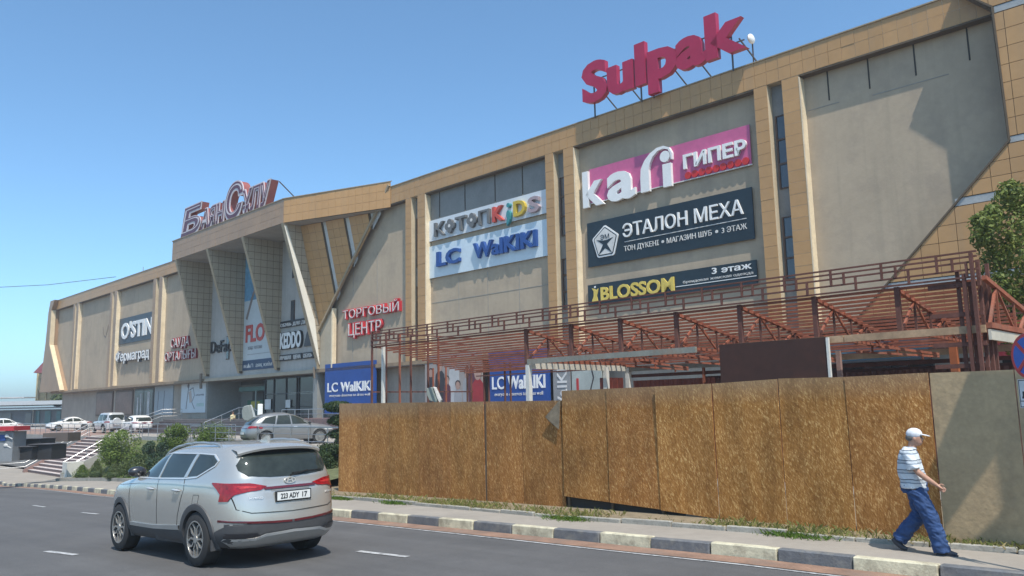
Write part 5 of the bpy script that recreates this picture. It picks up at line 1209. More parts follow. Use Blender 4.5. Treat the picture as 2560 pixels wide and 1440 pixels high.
def pch(x, xs, ys):   # monotone smooth interpolation
    n = len(xs)
    if x <= xs[0]: return ys[0]
    if x >= xs[-1]: return ys[-1]
    i = max(0, min(n-2, int(np.searchsorted(xs, x, side='right'))-1)); h = xs[i+1]-xs[i]
    def sl(k):
        if k <= 0 or k >= n-1:
            k2 = min(max(k, 1), n-1) if k else 1; return (ys[k2]-ys[k2-1])/(xs[k2]-xs[k2-1])
        a = (ys[k]-ys[k-1])/(xs[k]-xs[k-1]); c = (ys[k+1]-ys[k])/(xs[k+1]-xs[k])
        return 0 if a*c <= 0 else 2*a*c/(a+c)
    m0, m1 = sl(i), sl(i+1); t = (x-xs[i])/h
    return (2*t**3-3*t*t+1)*ys[i]+(t**3-2*t*t+t)*h*m0+(-2*t**3+3*t*t)*ys[i+1]+(t**3-t*t)*h*m1
class Shape:
    def __init__(s, tab, nr=5.0, nf=4.0):
        s.z = [t[0] for t in tab]; s.xr = [t[1] for t in tab]; s.xf = [t[2] for t in tab]; s.w = [t[3] for t in tab]; s.nr = nr; s.nf = nf
    def at(s, z): return pch(z, s.z, s.xr), pch(z, s.z, s.xf), pch(z, s.z, s.w)
    def Y(s, x, z):
        a, b, w_ = s.at(z); c = (a+b)/2; h = (b-a)/2; n = s.nr if x < c else s.nf
        return w_*max(0.0, 1-min(1, abs((x-c)/h))**n)**(1/n)
    def XR(s, y, z):
        a, b, w_ = s.at(z); c = (a+b)/2; return c-(c-a)*max(0.0, 1-min(1, abs(y/w_))**s.nr)**(1/s.nr)
    def XF(s, y, z):
        a, b, w_ = s.at(z); c = (a+b)/2; return c+(b-c)*max(0.0, 1-min(1, abs(y/w_))**s.nf)**(1/s.nf)
    def ztop(s, x):     # highest z reached on the centre line at x
        for z in np.linspace(s.z[-1], s.z[0], 120):
            a, b, _ = s.at(z)
            if a <= x <= b: return z
        return s.z[0]
    def body(s, m, parent, arches, ra, dense=1, name='body'):
        zs = []
        for i in range(len(s.z)-1): zs += list(np.linspace(s.z[i], s.z[i+1], 3 if dense else 2)[:-1])
        zs.append(s.z[-1]); n = 64; g = MB(); rows = []
        for z in zs:
            a, b, w_ = s.at(z); c = (a+b)/2; h = (b-a)/2; r = []
            for k in range(n):
                t = 2*math.pi*k/n; ct, st_ = math.cos(t), math.sin(t); e = s.nf if ct > 0 else s.nr
                r.append(Vector((c+h*math.copysign(abs(ct)**(2/e), ct), w_*math.copysign(abs(st_)**(2/e), st_), z)))
            rows.append(r)
        for i in range(len(rows)-1):
            o = len(g.v); g.v += [tuple(p) for p in rows[i]+rows[i+1]]; g.f += [(o+k, o+(k+1) % n, o+n+(k+1) % n, o+n+k) for k in range(n)]
        # weld
        me = bpy.data.meshes.new(name); vs = [tuple(p) for r in rows for p in r]; fs = [(i*n+k, i*n+(k+1) % n, (i+1)*n+(k+1) % n, (i+1)*n+k) for i in range(len(rows)-1) for k in range(n)]
        fs += [tuple(range(n-1, -1, -1)), tuple((len(rows)-1)*n+k for k in range(n))]
        me.from_pydata(vs, [], fs); me.materials.append(m); me.materials.append(inner)
        o = bpy.data.objects.new(name, me); col.objects.link(o)
        cut = MB()
        for ax in arches:
            for sgn in (-1, 1):
                q = [(sgn*.58, ra), (sgn*1.3, ra)] if sgn > 0 else [(-1.3, ra), (-.58, ra)]
                k0 = len(cut.v); cut.lathe(q, (ax, 0, s.wz), 'y', 32); cut.f += [tuple(k0+i for i in range(31, -1, -1)), tuple(k0+32+i for i in range(32))]
        co = cut.build('cut', inner, None)
        bo = o.modifiers.new('b', 'BOOLEAN'); bo.object = co; bo.operation = 'DIFFERENCE'; bo.solver = 'EXACT'
        dg = bpy.context.evaluated_depsgraph_get(); me2 = bpy.data.meshes.new_from_object(o.evaluated_get(dg)); o.modifiers.clear(); o.data = me2
        me2.name = name
        bpy.data.objects.remove(co)
        me2.polygons.foreach_set('use_smooth', [True]*len(me2.polygons)); me2.set_sharp_from_angle(angle=R_(38))
        o.parent = parent; return o
def rng(poly, z):     # x-interval of a polygon at height z
    xs = []
    for i in range(len(poly)):
        (x1, z1), (x2, z2) = poly[i], poly[(i+1) % len(poly)]
        if (z1-z)*(z2-z) <= 0 and z1 != z2: xs.append(x1+(x2-x1)*(z-z1)/(z2-z1))
        elif z1 == z2 == z: xs += [x1, x2]
    return (min(xs), max(xs)) if xs else None
def patch(fn, poly, m, name, parent, off=.006, nz=8, nx=10, thick=.02):
    """a sheet that follows the body: fn(u, z, off) -> point; poly in (u, z)"""
    zlo = min(p[1] for p in poly); zhi = max(p[1] for p in poly); ez = 1e-4; rows = []; low = []
    zz = sorted(set([zlo+ez]+[p[1] for p in poly if zlo+ez < p[1] < zhi-ez]+[zhi-ez]+list(np.linspace(zlo+ez, zhi-ez, nz))))
    for z in zz:
        r = rng(poly, z)
        if not r: continue
        rows.append([fn(u, z, off) for u in np.linspace(r[0], r[1], nx)]); low.append([fn(u, z, off-thick) for u in np.linspace(r[0], r[1], nx)])
    g = MB(); g.grid(rows); g.grid([[r[0] for r in rows], [r[0] for r in low]]); g.grid([[r[-1] for r in rows], [r[-1] for r in low]]); g.grid([rows[0], low[0]]); g.grid([rows[-1], low[-1]])
    return g.build(name, m, parent, local=True, smooth=35)
def strip2(fn, pts, wd, m, name, parent, off=.008, thick=.02):
    """narrow band along a polyline in (u,z)"""
    P = []
    for i in range(len(pts)-1):
        n = max(1, int(math.hypot(pts[i+1][0]-pts[i][0], pts[i+1][1]-pts[i][1])/.08))
        P += [(pts[i][0]+(pts[i+1][0]-pts[i][0])*k/n, pts[i][1]+(pts[i+1][1]-pts[i][1])*k/n) for k in range(n)]
    P.append(pts[-1]); a = []; b_ = []
    for i, (x, y) in enumerate(P):
        x0, y0 = P[max(0, i-1)]; x1, y1 = P[min(len(P)-1, i+1)]; l = math.hypot(x1-x0, y1-y0) or 1; nx, ny = -(y1-y0)/l*wd/2, (x1-x0)/l*wd/2
        a.append((x+nx, y+ny)); b_.append((x-nx, y-ny))
    g = MB(); g.grid([[fn(*p, off-thick) for p in a], [fn(*p, off) for p in a], [fn(*p, off) for p in b_], [fn(*p, off-thick) for p in b_]])
    return g.build(name, m, parent, local=True, smooth=50)
def wheel(parent, x, y, sgn, r, wd=.235, detail=2, rim=alloy):
    c = Vector((x, y, r)); w_ = empty('wheel', c, 0, parent)
    g = MB(); t = wd; o_ = sgn
    prof = [(-t/2, r*.66), (-t/2, r*.92), (-t*.42, r*.985), (-t*.2, r), (t*.2, r), (t*.42, r*.985), (t/2, r*.92), (t/2, r*.66)]
    g.lathe(prof, (0, 0, 0), 'y', 36); g.build('tyre', rubber, w_, local=True, smooth=40)
    g = MB(); yo = sgn*t/2
    g.lathe([(yo*.1, r*.66), (yo*.98, r*.69), (yo*1.0, r*.64), (yo*.75, r*.60), (yo*.3, r*.58), (yo*.3, .001)], (0, 0, 0), 'y', 36); g.build('rim', alloy_d if detail > 1 else rim, w_, local=True, smooth=40)
    g = MB(); g.lathe([(yo*.9, r*.68), (yo*1.02, r*.68), (yo*1.02, r*.635), (yo*.9, r*.63)], (0, 0, 0), 'y', 36)
    ns_ = 5
    for k in range(ns_):
        a0 = 2*math.pi*k/ns_+.3
        def P(rr, da, yy): return Vector((math.cos(a0+da)*rr, yy, math.sin(a0+da)*rr))
        for sg in (-1, 1):
            y1, y2 = yo*.55, yo*.92
            q = [P(r*.14, sg*.30, 0), P(r*.40, sg*.16, 0), P(r*.64, sg*.40, 0), P(r*.64, sg*.52, 0), P(r*.40, sg*.32, 0), P(r*.16, sg*.62, 0)]
            g.prism([v+Vector((0, y1, 0)) for v in q], Vector((0, y2-y1, 0)))
    if detail: g.build('rim_spokes', rim, w_, local=True)
    g = MB(); g.lathe([(yo*.6, r*.17), (yo*.97, r*.15), (yo*.97, .001)], (0, 0, 0), 'y', 16); g.build('hub', rim, w_, local=True)
    return w_
SUVT = [(.24, -2.05, 2.02, .70), (.27, -2.22, 2.2, .84), (.36, -2.33, 2.32, .905), (.46, -2.39, 2.37, .935), (.60, -2.40, 2.40, .945), (.80, -2.385, 2.385, .95), (.98, -2.35, 2.28, .945), (1.06, -2.32, 2.06, .935), (1.13, -2.30, 1.66, .92), (1.18, -2.29, 1.30, .90), (1.22, -2.275, 1.12, .885), (1.30, -2.24, .95, .855), (1.40, -2.19, .74, .82), (1.50, -2.11, .50, .78), (1.57, -2.03, .27, .74), (1.61, -2.0, .08, .70), (1.645, -1.92, -.12, .64), (1.672, -1.72, -.32, .54), (1.69, -1.4, -.52, .40), (1.697, -1.15, -.72, .22)]
def zm(z): return float(np.interp(z, [0, .30, .43, .49, .64, .81, .94, 1.005, 1.10, 1.475, 1.545, 1.70], [0, .30, .46, .57, .72, .93, 1.05, 1.13, 1.20, 1.53, 1.575, 1.71]))
def zmap(f): return lambda u, z, off: f(u, zm(z), off)
def side_fn(S, sgn): return lambda x, z, off: Vector((x, sgn*(S.Y(x, z)+off), z))
def rear_fn(S): return lambda y, z, off: Vector((S.XR(y, z)-off, y, z))
def front_fn(S): return lambda y, z, off: Vector((S.XF(y, z)+off, y, z))
def corner_fn(S, sg):
    cache = {}
    def f(u, z, off):      # u: distance along the outline from the middle of the tail
        kz = round(z, 3)
        if kz not in cache:
            a, b, w_ = S.at(z); c = (a+b)/2; h = (b-a)/2; P = []
            for t in np.linspace(math.pi, math.pi/2, 90): P.append((c+h*math.copysign(abs(math.cos(t))**(2/S.nr), math.cos(t)), w_*abs(math.sin(t))**(2/S.nr)))
            L = [0]
            for i in range(1, len(P)): L.append(L[-1]+math.hypot(P[i][0]-P[i-1][0], P[i][1]-P[i-1][1]))
            cache[kz] = (P, L)
        P, L = cache[kz]; x = float(np.interp(u, L, [p[0] for p in P])); y = float(np.interp(u, L, [p[1] for p in P])); i = max(1, min(len(P)-1, int(np.searchsorted(L, u)))); dx, dy = P[i][0]-P[i-1][0], P[i][1]-P[i-1][1]; l = math.hypot(dx, dy) or 1
        return Vector((x-dy/l*off, sg*(y+dx/l*off), z))
    return f
def mirror(poly): return [(-u, z) for u, z in poly]
def hero_suv(loc, yaw):
    t = thing('family_suv', 'silver family SUV driving on the road in the foreground, seen from behind left', 'car', loc, yaw)
    S = Shape(SUVT, 5.2, 4.0); S.wz = .375; WX = (-1.385, 1.385); RA = .405
    S.body(paint_s, t, WX, RA)
    for x in WX:
        for sg in (-1, 1): wheel(t, x, sg*.815, sg, .372, .245, 2, alloy if True else None)
        g = MB(); g.tube([Vector((x, -.75, .372)), Vector((x, .75, .372))], .06, 8); g.build('axle', inner, t, local=True)
    g = MB(); g.box((0, 0, .42), (3.9, 1.1, .3)); g.build('underbody', inner, t, local=True)
    for sg in (-1, 1):
        fn = zmap(side_fn(S, sg))
        # wheel-arch cladding rings
        for x in WX:
            rows = []
            for a in np.linspace(-.42, math.pi+.42, 26):
                r_ = []
                for rr, off in ((RA-.012, -.05), (RA-.012, .016), (RA+.03, .022), (RA+.075, .018), (RA+.085, -.01)):
                    px, pz = x+math.cos(a)*rr, max(.262, .375+math.sin(a)*rr); r_.append(Vector((px, sg*(S.Y(px, max(pz, .3))+off), pz)))
                rows.append(r_)
            g = MB(); g.grid(rows); g.build('arch_cladding', clad, t, local=True, smooth=50)
        patch(fn, [(-.93, .27), (.93, .27), (.93, .405), (-.93, .43)], clad, 'sill_cladding', t, off=.014)
        strip2(fn, [(-.88, .455), (.0, .43), (.9, .43)], .035, satin, 'sill_trim', t, off=.02)
        # side windows: front, rear, quarter
        win = [[(.93, 1.085), (-.02, 1.095), (-.10, 1.475), (.24, 1.44), (.62, 1.27)],
               [(-.09, 1.095), (-.88, 1.115), (-1.02, 1.475), (-.17, 1.485)],
               [(-1.01, 1.125), (-1.28, 1.145), (-1.66, 1.30), (-1.70, 1.37), (-1.55, 1.455), (-1.14, 1.475)]]
        for k, p in enumerate(win): patch(fn, p, cglass, 'side_window', t, off=.006, nz=12, nx=8)
        strip2(fn, [(1.0, 1.065), (-.0, 1.075), (-.9, 1.09), (-1.30, 1.12), (-1.70, 1.30), (-1.745, 1.375), (-1.58, 1.475), (-1.1, 1.50), (-.15, 1.51), (.26, 1.465), (.66, 1.28), (1.0, 1.09)], .02, chrome, 'window_trim', t, off=.012)
        strip2(fn, [(-.05, 1.085), (-.135, 1.50)], .045, paint_s if sg < 0 else paint_s, 'door_pillar', t, off=.011)
        patch(fn, [(-.90, 1.11), (-1.0, 1.12), (-1.13, 1.485), (-1.04, 1.485)], paint_s, 'door_pillar', t, off=.012, nx=4)
        # doors: seams and handles
        for pl2_ in ([(.98, 1.06), (.99, .8), (.93, .47)], [(-.06, 1.08), (-.10, .8), (-.10, .46)], [(-.93, 1.09), (-.99, .93), (-.90, .75), (-.82, .58), (-.80, .47)]):
            strip2(fn, pl2_, .010, seam_m, 'door_seam', t, off=.003, thick=.006)
        for x in (.12, -.78):
            g = MB(); c = Vector((x, sg*(S.Y(x, 1.025)+.028), 1.025)); g.tube([c+Vector((-.11, -sg*.02, 0)), c+Vector((-.07, sg*.008, .004)), c+Vector((.07, sg*.008, .004)), c+Vector((.11, -sg*.02, 0))], [.012, .018, .018, .012], 8); g.build('door_handle', chrome, t, local=True, smooth=50)
            patch(fn, [(x-.07, .89), (x+.07, .89), (x+.07, .935), (x-.07, .935)], seam_m, 'handle_recess', t, off=.002, nx=3, nz=3, thick=.006)
        strip2(fn, [(1.9, .93), (.6, .985), (-.6, .995), (-1.6, .985), (-2.1, .965)], .012, paint_s, 'shoulder_line', t, off=.009)
        if sg > 0:
            strip2(fn, [(-1.45, .86), (-1.30, .86), (-1.27, .74), (-1.43, .74), (-1.46, .86)], .007, seam_m, 'fuel_flap', t, off=.002, thick=.005)
        # mirror
        g = MB(); mc = Vector((.93, sg*(S.Y(.9, 1.22)+.13), 1.26)); g.ball(mc, (.085, .145, .085), 14, 10); g.build('mirror', paint_k if True else clad, t, local=True, smooth=60)
        g = MB(); g.beam(mc+Vector((.0, -sg*.12, -.04)), Vector((.90, sg*(S.Y(.9, 1.18)-.02), 1.17)), .07, .05); g.build('mirror_arm', clad, t, local=True)
        # roof rail
        g = MB(); ps = []
        for x in np.linspace(-1.62, .28, 14):
            zt = 1.585 if x > -1.5 else 1.57; k = min(1, (x+1.62)/.25, (.28-x)/.35); zb = S.ztop(x)-.07; ps.append(Vector((x, sg*(.655), zb+.068*max(0, min(1, k))**.5)))
        g.tube(ps, .019, 8); g.build('roof_rail', satin, t, local=True, smooth=60)
        # tail lamps: wrap the corner; side arm points forward, rear arm inwards
        cf = zmap(corner_fn(S, sg))
        fr_ = zmap(rear_fn(S)); mp = (lambda q: q) if sg > 0 else mirror
        patch(cf, [(1.20, 1.015), (1.10, .95), (1.05, .88), (1.09, .785), (.93, .785), (.82, .87), (.66, .905), (.45, .925), (.36, .965), (.60, 1.012), (1.18, 1.035)], lamp_r, 'tail_lamp', t, off=.014, nz=16, nx=16)
        patch(fr_, mp([(.78, .985), (.62, .98), (.48, .962), (.56, .952), (.76, .955)]), mat('lamp_inner', (.50, .03, .03), .2, var=.3, scale=20, coat=.5), 'lamp_detail', t, off=.019, nz=4)
        # rear reflector strip and skid details
        patch(fr_, mp([(.88, .545), (.30, .50), (.02, .49), (.02, .52), (.30, .53), (.88, .575)]), lamp_dr, 'reflector_strip', t, off=.022)
    fr_ = zmap(rear_fn(S))
    # tailgate glass, spoiler, seams, badge, plate
    glass = [(-.60, 1.13), (-.30, 1.10), (0, 1.09), (.30, 1.10), (.60, 1.13), (.69, 1.22), (.695, 1.30), (.60, 1.44), (.54, 1.475), (-.54, 1.475), (-.60, 1.44), (-.695, 1.30), (-.69, 1.22)]
    patch(fr_, glass, cglass, 'rear_window', t, off=.008, nz=16, nx=18)
    patch(fr_, [(-.56, 1.465), (.56, 1.465), (.55, 1.53), (-.55, 1.53)], paint_k, 'spoiler_shadow', t, off=.012)
    rows = []
    for y in np.linspace(-.66, .66, 15):
        e = abs(y)/.66; back = .12*(1-e**4); zt = 1.655-.07*e**3
        rows.append([Vector((-1.86, y, zt+.012)), Vector((-2.02-back*.6, y, zt-.02)), Vector((-2.05-back, y, zt-.055)), Vector((-2.04-back, y, zt-.085)), Vector((-1.93, y, zt-.11))])
    g = MB(); g.grid(rows); g.build('spoiler', paint_s, t, local=True, smooth=50)
    strip2(fr_, [(-.12, 1.555), (.12, 1.555)], .02, lamp_dr, 'brake_light', t, off=.06)
    patch(fr_, [(-.40, .925), (.40, .925), (.40, .955), (-.40, .955)], lamp_dr, 'light_bar', t, off=.018, nz=3)
    strip2(fr_, [(-.84, .99), (-.80, .86), (-.76, .70), (-.60, .655), (0, .635), (.60, .655), (.76, .70), (.80, .86), (.84, .99)], .009, seam_m, 'tailgate_seam', t, off=.004, thick=.008)
    strip2(fr_, [(-.30, .905), (0, .90), (.30, .905)], .02, mat('crease_shadow', (.2, .2, .2), .5), 'tailgate_crease', t, off=.004)
    # bumper cladding and skid plate
    patch(fr_, [(-.90, .27), (.90, .27), (.92, .40), (.93, .52), (.60, .49), (0, .475), (-.60, .49), (-.93, .52), (-.92, .40)], clad, 'bumper_cladding', t, off=.014, nz=8, nx=22)
    for sg in (-1, 1): patch(zmap(side_fn(S, sg)), [(-1.74, .27), (-2.25, .27), (-2.36, .54), (-2.1, .50), (-1.86, .445), (-1.80, .36)], clad, 'bumper_cladding', t, off=.014)
    patch(fr_, [(-.70, .255), (.70, .255), (.84, .36), (.46, .40), (-.46, .40), (-.84, .36)], satin, 'skid_plate', t, off=.055, nz=6, nx=16)
    strip2(fr_, [(-.84, .37), (-.55, .375), (-.42, .41), (0, .42), (.42, .41), (.55, .375), (.84, .37)], .028, chrome, 'skid_trim', t, off=.058)
    for sg in (-1, 1): patch(fr_, [(sg*u, z) for u, z in ((.46, .385), (.84, .385), (.86, .44), (.55, .44))], paint_k, 'exhaust_recess', t, off=.05, nz=3)
    # plate
    px = S.XR(0, .95)-.03
    g = MB(); g.box((px+.012, -.02, .925), (.03, .56, .145)); g.build('plate_frame', plate_k, t, local=True)
    g = MB(); g.box((px-.004, -.02, .928), (.012, .52, .112)); po = g.build('number_plate', plate_w, t, local=True)
    lf = lambda a, b_, c_: Vector((px-.011-c_, -a, b_))
    text('223 ADY', -.19, .10, .895, .965, 0, .003, plate_k, po, bold=.02, mapf=None if False else lf_wrap(t, lf), joined=True, name='plate_text')
    text('17', .15, .23, .895, .965, 0, .003, plate_k, po, bold=.02, mapf=lf_wrap(t, lf), joined=True, name='plate_text')
    # badge: an oval ring with a slanted H
    ring = MB(); bx = S.XR(0, 1.135)-.018
    P1 = [(math.cos(a)*.088, math.sin(a)*.045) for a in np.linspace(0, 2*math.pi, 28, endpoint=False)]; P2 = [(y*.86, z*.80) for y, z in P1]
    for i in range(28):
        j = (i+1) % 28; q = [P1[i], P1[j], P2[j], P2[i]]; ring.hexa([Vector((bx+.012, -y, 1.135+z)) for y, z in q]+[Vector((bx-.008, -y, 1.135+z)) for y, z in q])
    for q in ([(-.05, -.026), (-.032, -.026), (-.020, .028), (-.038, .028)], [(.032, -.026), (.050, -.026), (.038, .028), (.020, .028)], [(-.034, -.006), (.034, .0), (.034, .012), (-.034, .004)]):
        ring.prism([Vector((bx-.006, -y, 1.135+z)) for y, z in q], Vector((.010, 0, 0)))
    ring.build('badge', chrome, t, local=True)
    for tx, s0, s1, zz in (('HYBRID', -.62, -.44, .92), ('SANTA FE', .56, .80, .92)):
        text(tx, s0, s1, zz, zz+.026, 0, .003, chrome, t, joined=True, name='badge_text', bold=.02, mapf=lf_wrap(t, lambda a, b_, c_: Vector((S.XR(a, b_)-.008-c_, -a, b_))))
    # wiper
    g = MB(); g.beam(fr_(-.02, 1.10, .02), fr_(-.30, 1.16, .03), .02, .02); g.beam(fr_(-.05, 1.135, .028), fr_(-.55, 1.16, .03), .012, .016); g.build('rear_wiper', plate_k, t, local=True)
    # antenna fin
    g = MB(); zt = 1.68; g.prism([Vector((-1.72, -.02, zt-.03)), Vector((-1.48, -.02, zt)), Vector((-1.52, -.02, zt+.02)), Vector((-1.68, -.02, zt+.085)), Vector((-1.71, -.02, zt+.08))], Vector((0, .04, 0))); g.build('antenna_fin', paint_s, t, local=True)
    # roof glass and front lamps, windscreen
    g = MB(); rr = []
    for x in np.linspace(-.95, .02, 6): rr.append([Vector((x, y, 1.703-.02*(abs(y)/.45)**2+ (0 if x > -.9 else -.003))) for y in np.linspace(-.42, .42, 6)])
    g.grid(rr); g.build('roof_glass', cglass, t, local=True, smooth=50)
    ff = zmap(front_fn(S)); patch(ff, [(-.72, 1.13), (.72, 1.13), (.60, 1.5), (-.60, 1.5)], cglass, 'windscreen', t, off=.006, nz=10, nx=12)
    for sg in (-1, 1): patch(ff, [(sg*.5, .70), (sg*.86, .70), (sg*.88, .80), (sg*.5, .80)], mat('headlamp', (.5, .5, .5), .1, coat=1), 'headlight', t, off=.01)
    # mud flaps
    for sg in (-1, 1): g = MB(); g.box((-1.79, sg*.83, .31), (.02, .14, .15)); g.build('mud_flap', clad, t, local=True)
    return t
def lf_wrap(t, f):
    # text() subtracts the world origin of the parent chain: hand it world points of the unrotated car
    L_ = Vector(t.location); return lambda a, b_, c_: f(a, b_, c_)+L_
heroP0 = RD(500, 1417); heroP1 = RD(300, 1375)
hd = heroP1-heroP0; hd.z = 0; hyaw = math.atan2(hd.y, hd.x); print('hero wheelbase', hd.length, math.degrees(hyaw))
hdn = hd.normalized(); hl = Vector((-hdn.y, hdn.x, 0))
HS = max(1.0, min(1.1, hd.length/2.77)); mid = heroP0-hl*.93*HS+hdn*1.385*HS
zA = rz(mid+hdn*1.4); zB = rz(mid-hdn*1.4)
mid = mid+Vector((-.075, -.02, 0))
hero = hero_suv(Vector((mid.x, mid.y, (zA+zB)/2+.003)), hyaw)
hero.scale = (HS, HS, HS); hero.rotation_euler = (0, -math.atan2(zA-zB, 2.8), hyaw)
# ---- simpler parked cars
def simple_car(kind, paint, loc, yaw, label, group, plate=True, spare=False, name='parked_car'):
    t = thing(name, label, 'car', loc, yaw, group=group)
    if kind == 'crossover':
        tab = [(.22, -2.0, 2.0, .70), (.28, -2.15, 2.2, .86), (.42, -2.27, 2.28, .91), (.62, -2.3, 2.3, .925), (.82, -2.25, 2.22, .92), (.93, -2.2, 1.95, .905), (1.0, -2.12, 1.45, .88), (1.05, -2.10, 1.20, .865), (1.15, -2.04, .98, .84), (1.3, -1.86, .66, .78), (1.42, -1.66, .38, .73), (1.52, -1.40, .05, .65), (1.58, -1.1, -.15, .52), (1.61, -.9, -.3, .38), (1.62, -.75, -.42, .2)]
        win = [[(.95, 1.03), (-.05, 1.03), (-.10, 1.47), (.18, 1.43), (.55, 1.26)], [(-.12, 1.03), (-.86, 1.04), (-.75, 1.47), (-.16, 1.48)], [(-.93, 1.05), (-1.60, 1.10), (-1.38, 1.36), (-.84, 1.46)]]
        wx, wr, ra = (-1.36, 1.38), .36, .41; rw = [(-.62, 1.03), (.62, 1.03), (.60, 1.40), (-.60, 1.40)]
    elif kind == 'jeep':
        tab = [(.30, -2.05, 2.0, .74), (.36, -2.12, 2.15, .86), (.6, -2.16, 2.2, .90), (.95, -2.16, 2.15, .90), (1.03, -2.15, 1.9, .88), (1.08, -2.14, 1.0, .86), (1.3, -2.11, .86, .83), (1.6, -2.06, .6, .78), (1.72, -2.0, .4, .74), (1.78, -1.85, .2, .66), (1.81, -1.6, 0, .5), (1.82, -1.4, -.1, .3)]
        win = [[(.85, 1.1), (.05, 1.1), (.05, 1.62), (.5, 1.62)], [(-.05, 1.1), (-.95, 1.1), (-.95, 1.64), (-.05, 1.64)], [(-1.05, 1.12), (-1.9, 1.12), (-1.85, 1.62), (-1.05, 1.64)]]
        wx, wr, ra = (-1.3, 1.35), .38, .44; rw = [(-.66, 1.15), (.66, 1.15), (.62, 1.62), (-.62, 1.62)]
    elif kind == 'hatch':
        tab = [(.22, -1.9, 1.9, .70), (.28, -2.0, 2.1, .85), (.45, -2.1, 2.15, .90), (.7, -2.1, 2.15, .90), (.88, -2.05, 2.0, .89), (.96, -2.0, 1.5, .87), (1.0, -1.98, 1.05, .85), (1.15, -1.9, .85, .81), (1.35, -1.7, .45, .73), (1.46, -1.4, .15, .64), (1.51, -1.1, -.1, .48), (1.53, -.9, -.3, .25)]
        win = [[(.85, .98), (-.05, .98), (-.1, 1.4), (.2, 1.36)], [(-.12, .98), (-.95, 1.0), (-1.0, 1.38), (-.15, 1.4)], [(-1.03, 1.02), (-1.5, 1.06), (-1.45, 1.25), (-1.08, 1.36)]]
        wx, wr, ra = (-1.3, 1.3), .32, .37; rw = [(-.66, 1.0), (.66, 1.0), (.6, 1.34), (-.6, 1.34)]
    else:
        tab = [(.20, -1.9, 1.9, .68), (.26, -2.1, 2.1, .83), (.42, -2.2, 2.2, .865), (.62, -2.22, 2.2, .87), (.78, -2.2, 2.1, .865), (.88, -2.12, 1.8, .855), (.93, -1.9, 1.4, .84), (.97, -1.6, 1.1, .82), (1.08, -1.35, .9, .78), (1.25, -1.05, .55, .70), (1.37, -.8, .2, .62), (1.43, -.55, -.05, .5), (1.455, -.4, -.2, .3)]
        win = [[(.85, .95), (-.08, .95), (-.1, 1.34), (.2, 1.28), (.55, 1.12)], [(-.16, .95), (-1.0, .97), (-.78, 1.26), (-.17, 1.34)], [(-1.06, .98), (-1.3, .99), (-.95, 1.18), (-.85, 1.22)]]
        wx, wr, ra = (-1.25, 1.3), .315, .36; rw = [(-.6, .98), (.6, .98), (.55, 1.24), (-.55, 1.24)]
    S = Shape(tab, 5, 3.8); S.wz = wr+.01
    S.body(paint, t, wx, ra, dense=0)
    for x in wx:
        for sg in (-1, 1): wheel(t, x, sg*(max(tab, key=lambda q: q[3])[3]-.13), sg, wr, .2, 1)
    g = MB(); g.box((0, 0, .40), (3.5, 1.0, .26)); g.build('underbody', inner, t, local=True)
    for sg in (-1, 1):
        fn = side_fn(S, sg)
        for p in win: patch(fn, p, cglass, 'side_window', t, off=.006, nz=6, nx=5)
        if kind in ('crossover', 'jeep'):
            for x in wx:
                rows = []
                for a in np.linspace(-.3, math.pi+.3, 16):
                    rows.append([Vector((x+math.cos(a)*rr, sg*(S.Y(x+math.cos(a)*rr, max(.35, wr+math.sin(a)*rr))+off), max(.28, wr+math.sin(a)*rr))) for rr, off in ((ra-.01, -.04), (ra-.01, .015), (ra+.05, .018), (ra+.06, -.01))])
                g = MB(); g.grid(rows); g.build('arch_cladding', clad if kind == 'jeep' else paint, t, local=True, smooth=50)
        zs_ = win[0][0][1]
        for x in (.9, -.08, -1.0): strip2(fn, [(x, zs_-.02), (x-.03, .45)], .012, seam_m, 'door_seam', t, off=.003, thick=.006)
        for x in (.1, -.82): patch(fn, [(x-.09, zs_-.14), (x+.09, zs_-.14), (x+.09, zs_-.11), (x-.09, zs_-.11)], chrome if kind == 'crossover' else seam_m, 'door_handle', t, off=.02, nx=3, nz=2, thick=.02)
        g = MB(); mc = Vector((.86, sg*(S.Y(.8, zs_+.05)+.10), zs_+.07)); g.ball(mc, (.06, .11, .07)); g.build('mirror', clad if kind != 'hatch' else paint, t, local=True, smooth=60)
        fr_ = rear_fn(S); wmx = max(q[3] for q in tab)
        patch(fr_, [(sg*u, z) for u, z in ((wmx*.62, zs_-.16), (wmx*.96, zs_-.2), (wmx*.95, zs_-.03), (wmx*.66, zs_-.05))], lamp_r, 'tail_lamp', t, off=.014, nz=4)
        patch(fn, [(-2.1, zs_-.17), (-1.8 if kind == 'crossover' else -1.95, zs_-.1), (-1.95, zs_-.06), (-2.1, zs_-.05)], lamp_r, 'tail_lamp', t, off=.012, nz=3)
        ff = front_fn(S); patch(ff, [(sg*u, z) for u, z in ((wmx*.5, zs_-.33), (wmx*.93, zs_-.33), (wmx*.93, zs_-.2), (wmx*.55, zs_-.22))], mat('headlamp', (.5, .5, .5), .1, coat=1), 'headlight', t, off=.01, nz=3)
    fr_ = rear_fn(S); ff = front_fn(S)
    patch(fr_, rw, cglass, 'rear_window', t, off=.008, nz=6, nx=10)
    patch(ff, [(u*.95, z+.02) for u, z in rw], cglass, 'windscreen', t, off=.008, nz=6, nx=10)
    patch(fr_, [(-.8, .26), (.8, .26), (.8, .42), (-.8, .42)], clad, 'bumper', t, off=.012, nz=3)
    patch(ff, [(-.6, .3), (.6, .3), (.6, .48), (-.6, .48)], clad, 'grille', t, off=.012, nz=3)
    if kind == 'crossover':
        patch(fr_, [(-.5, .86), (.5, .86), (.5, .89), (-.5, .89)], lamp_dr, 'light_bar', t, off=.016, nz=2)
    if plate:
        px = S.XR(0, .7)-.02; g = MB(); g.box((px, 0, .62 if kind != 'jeep' else .5), (.02, .5, .11)); g.build('number_plate', plate_w, t, local=True)
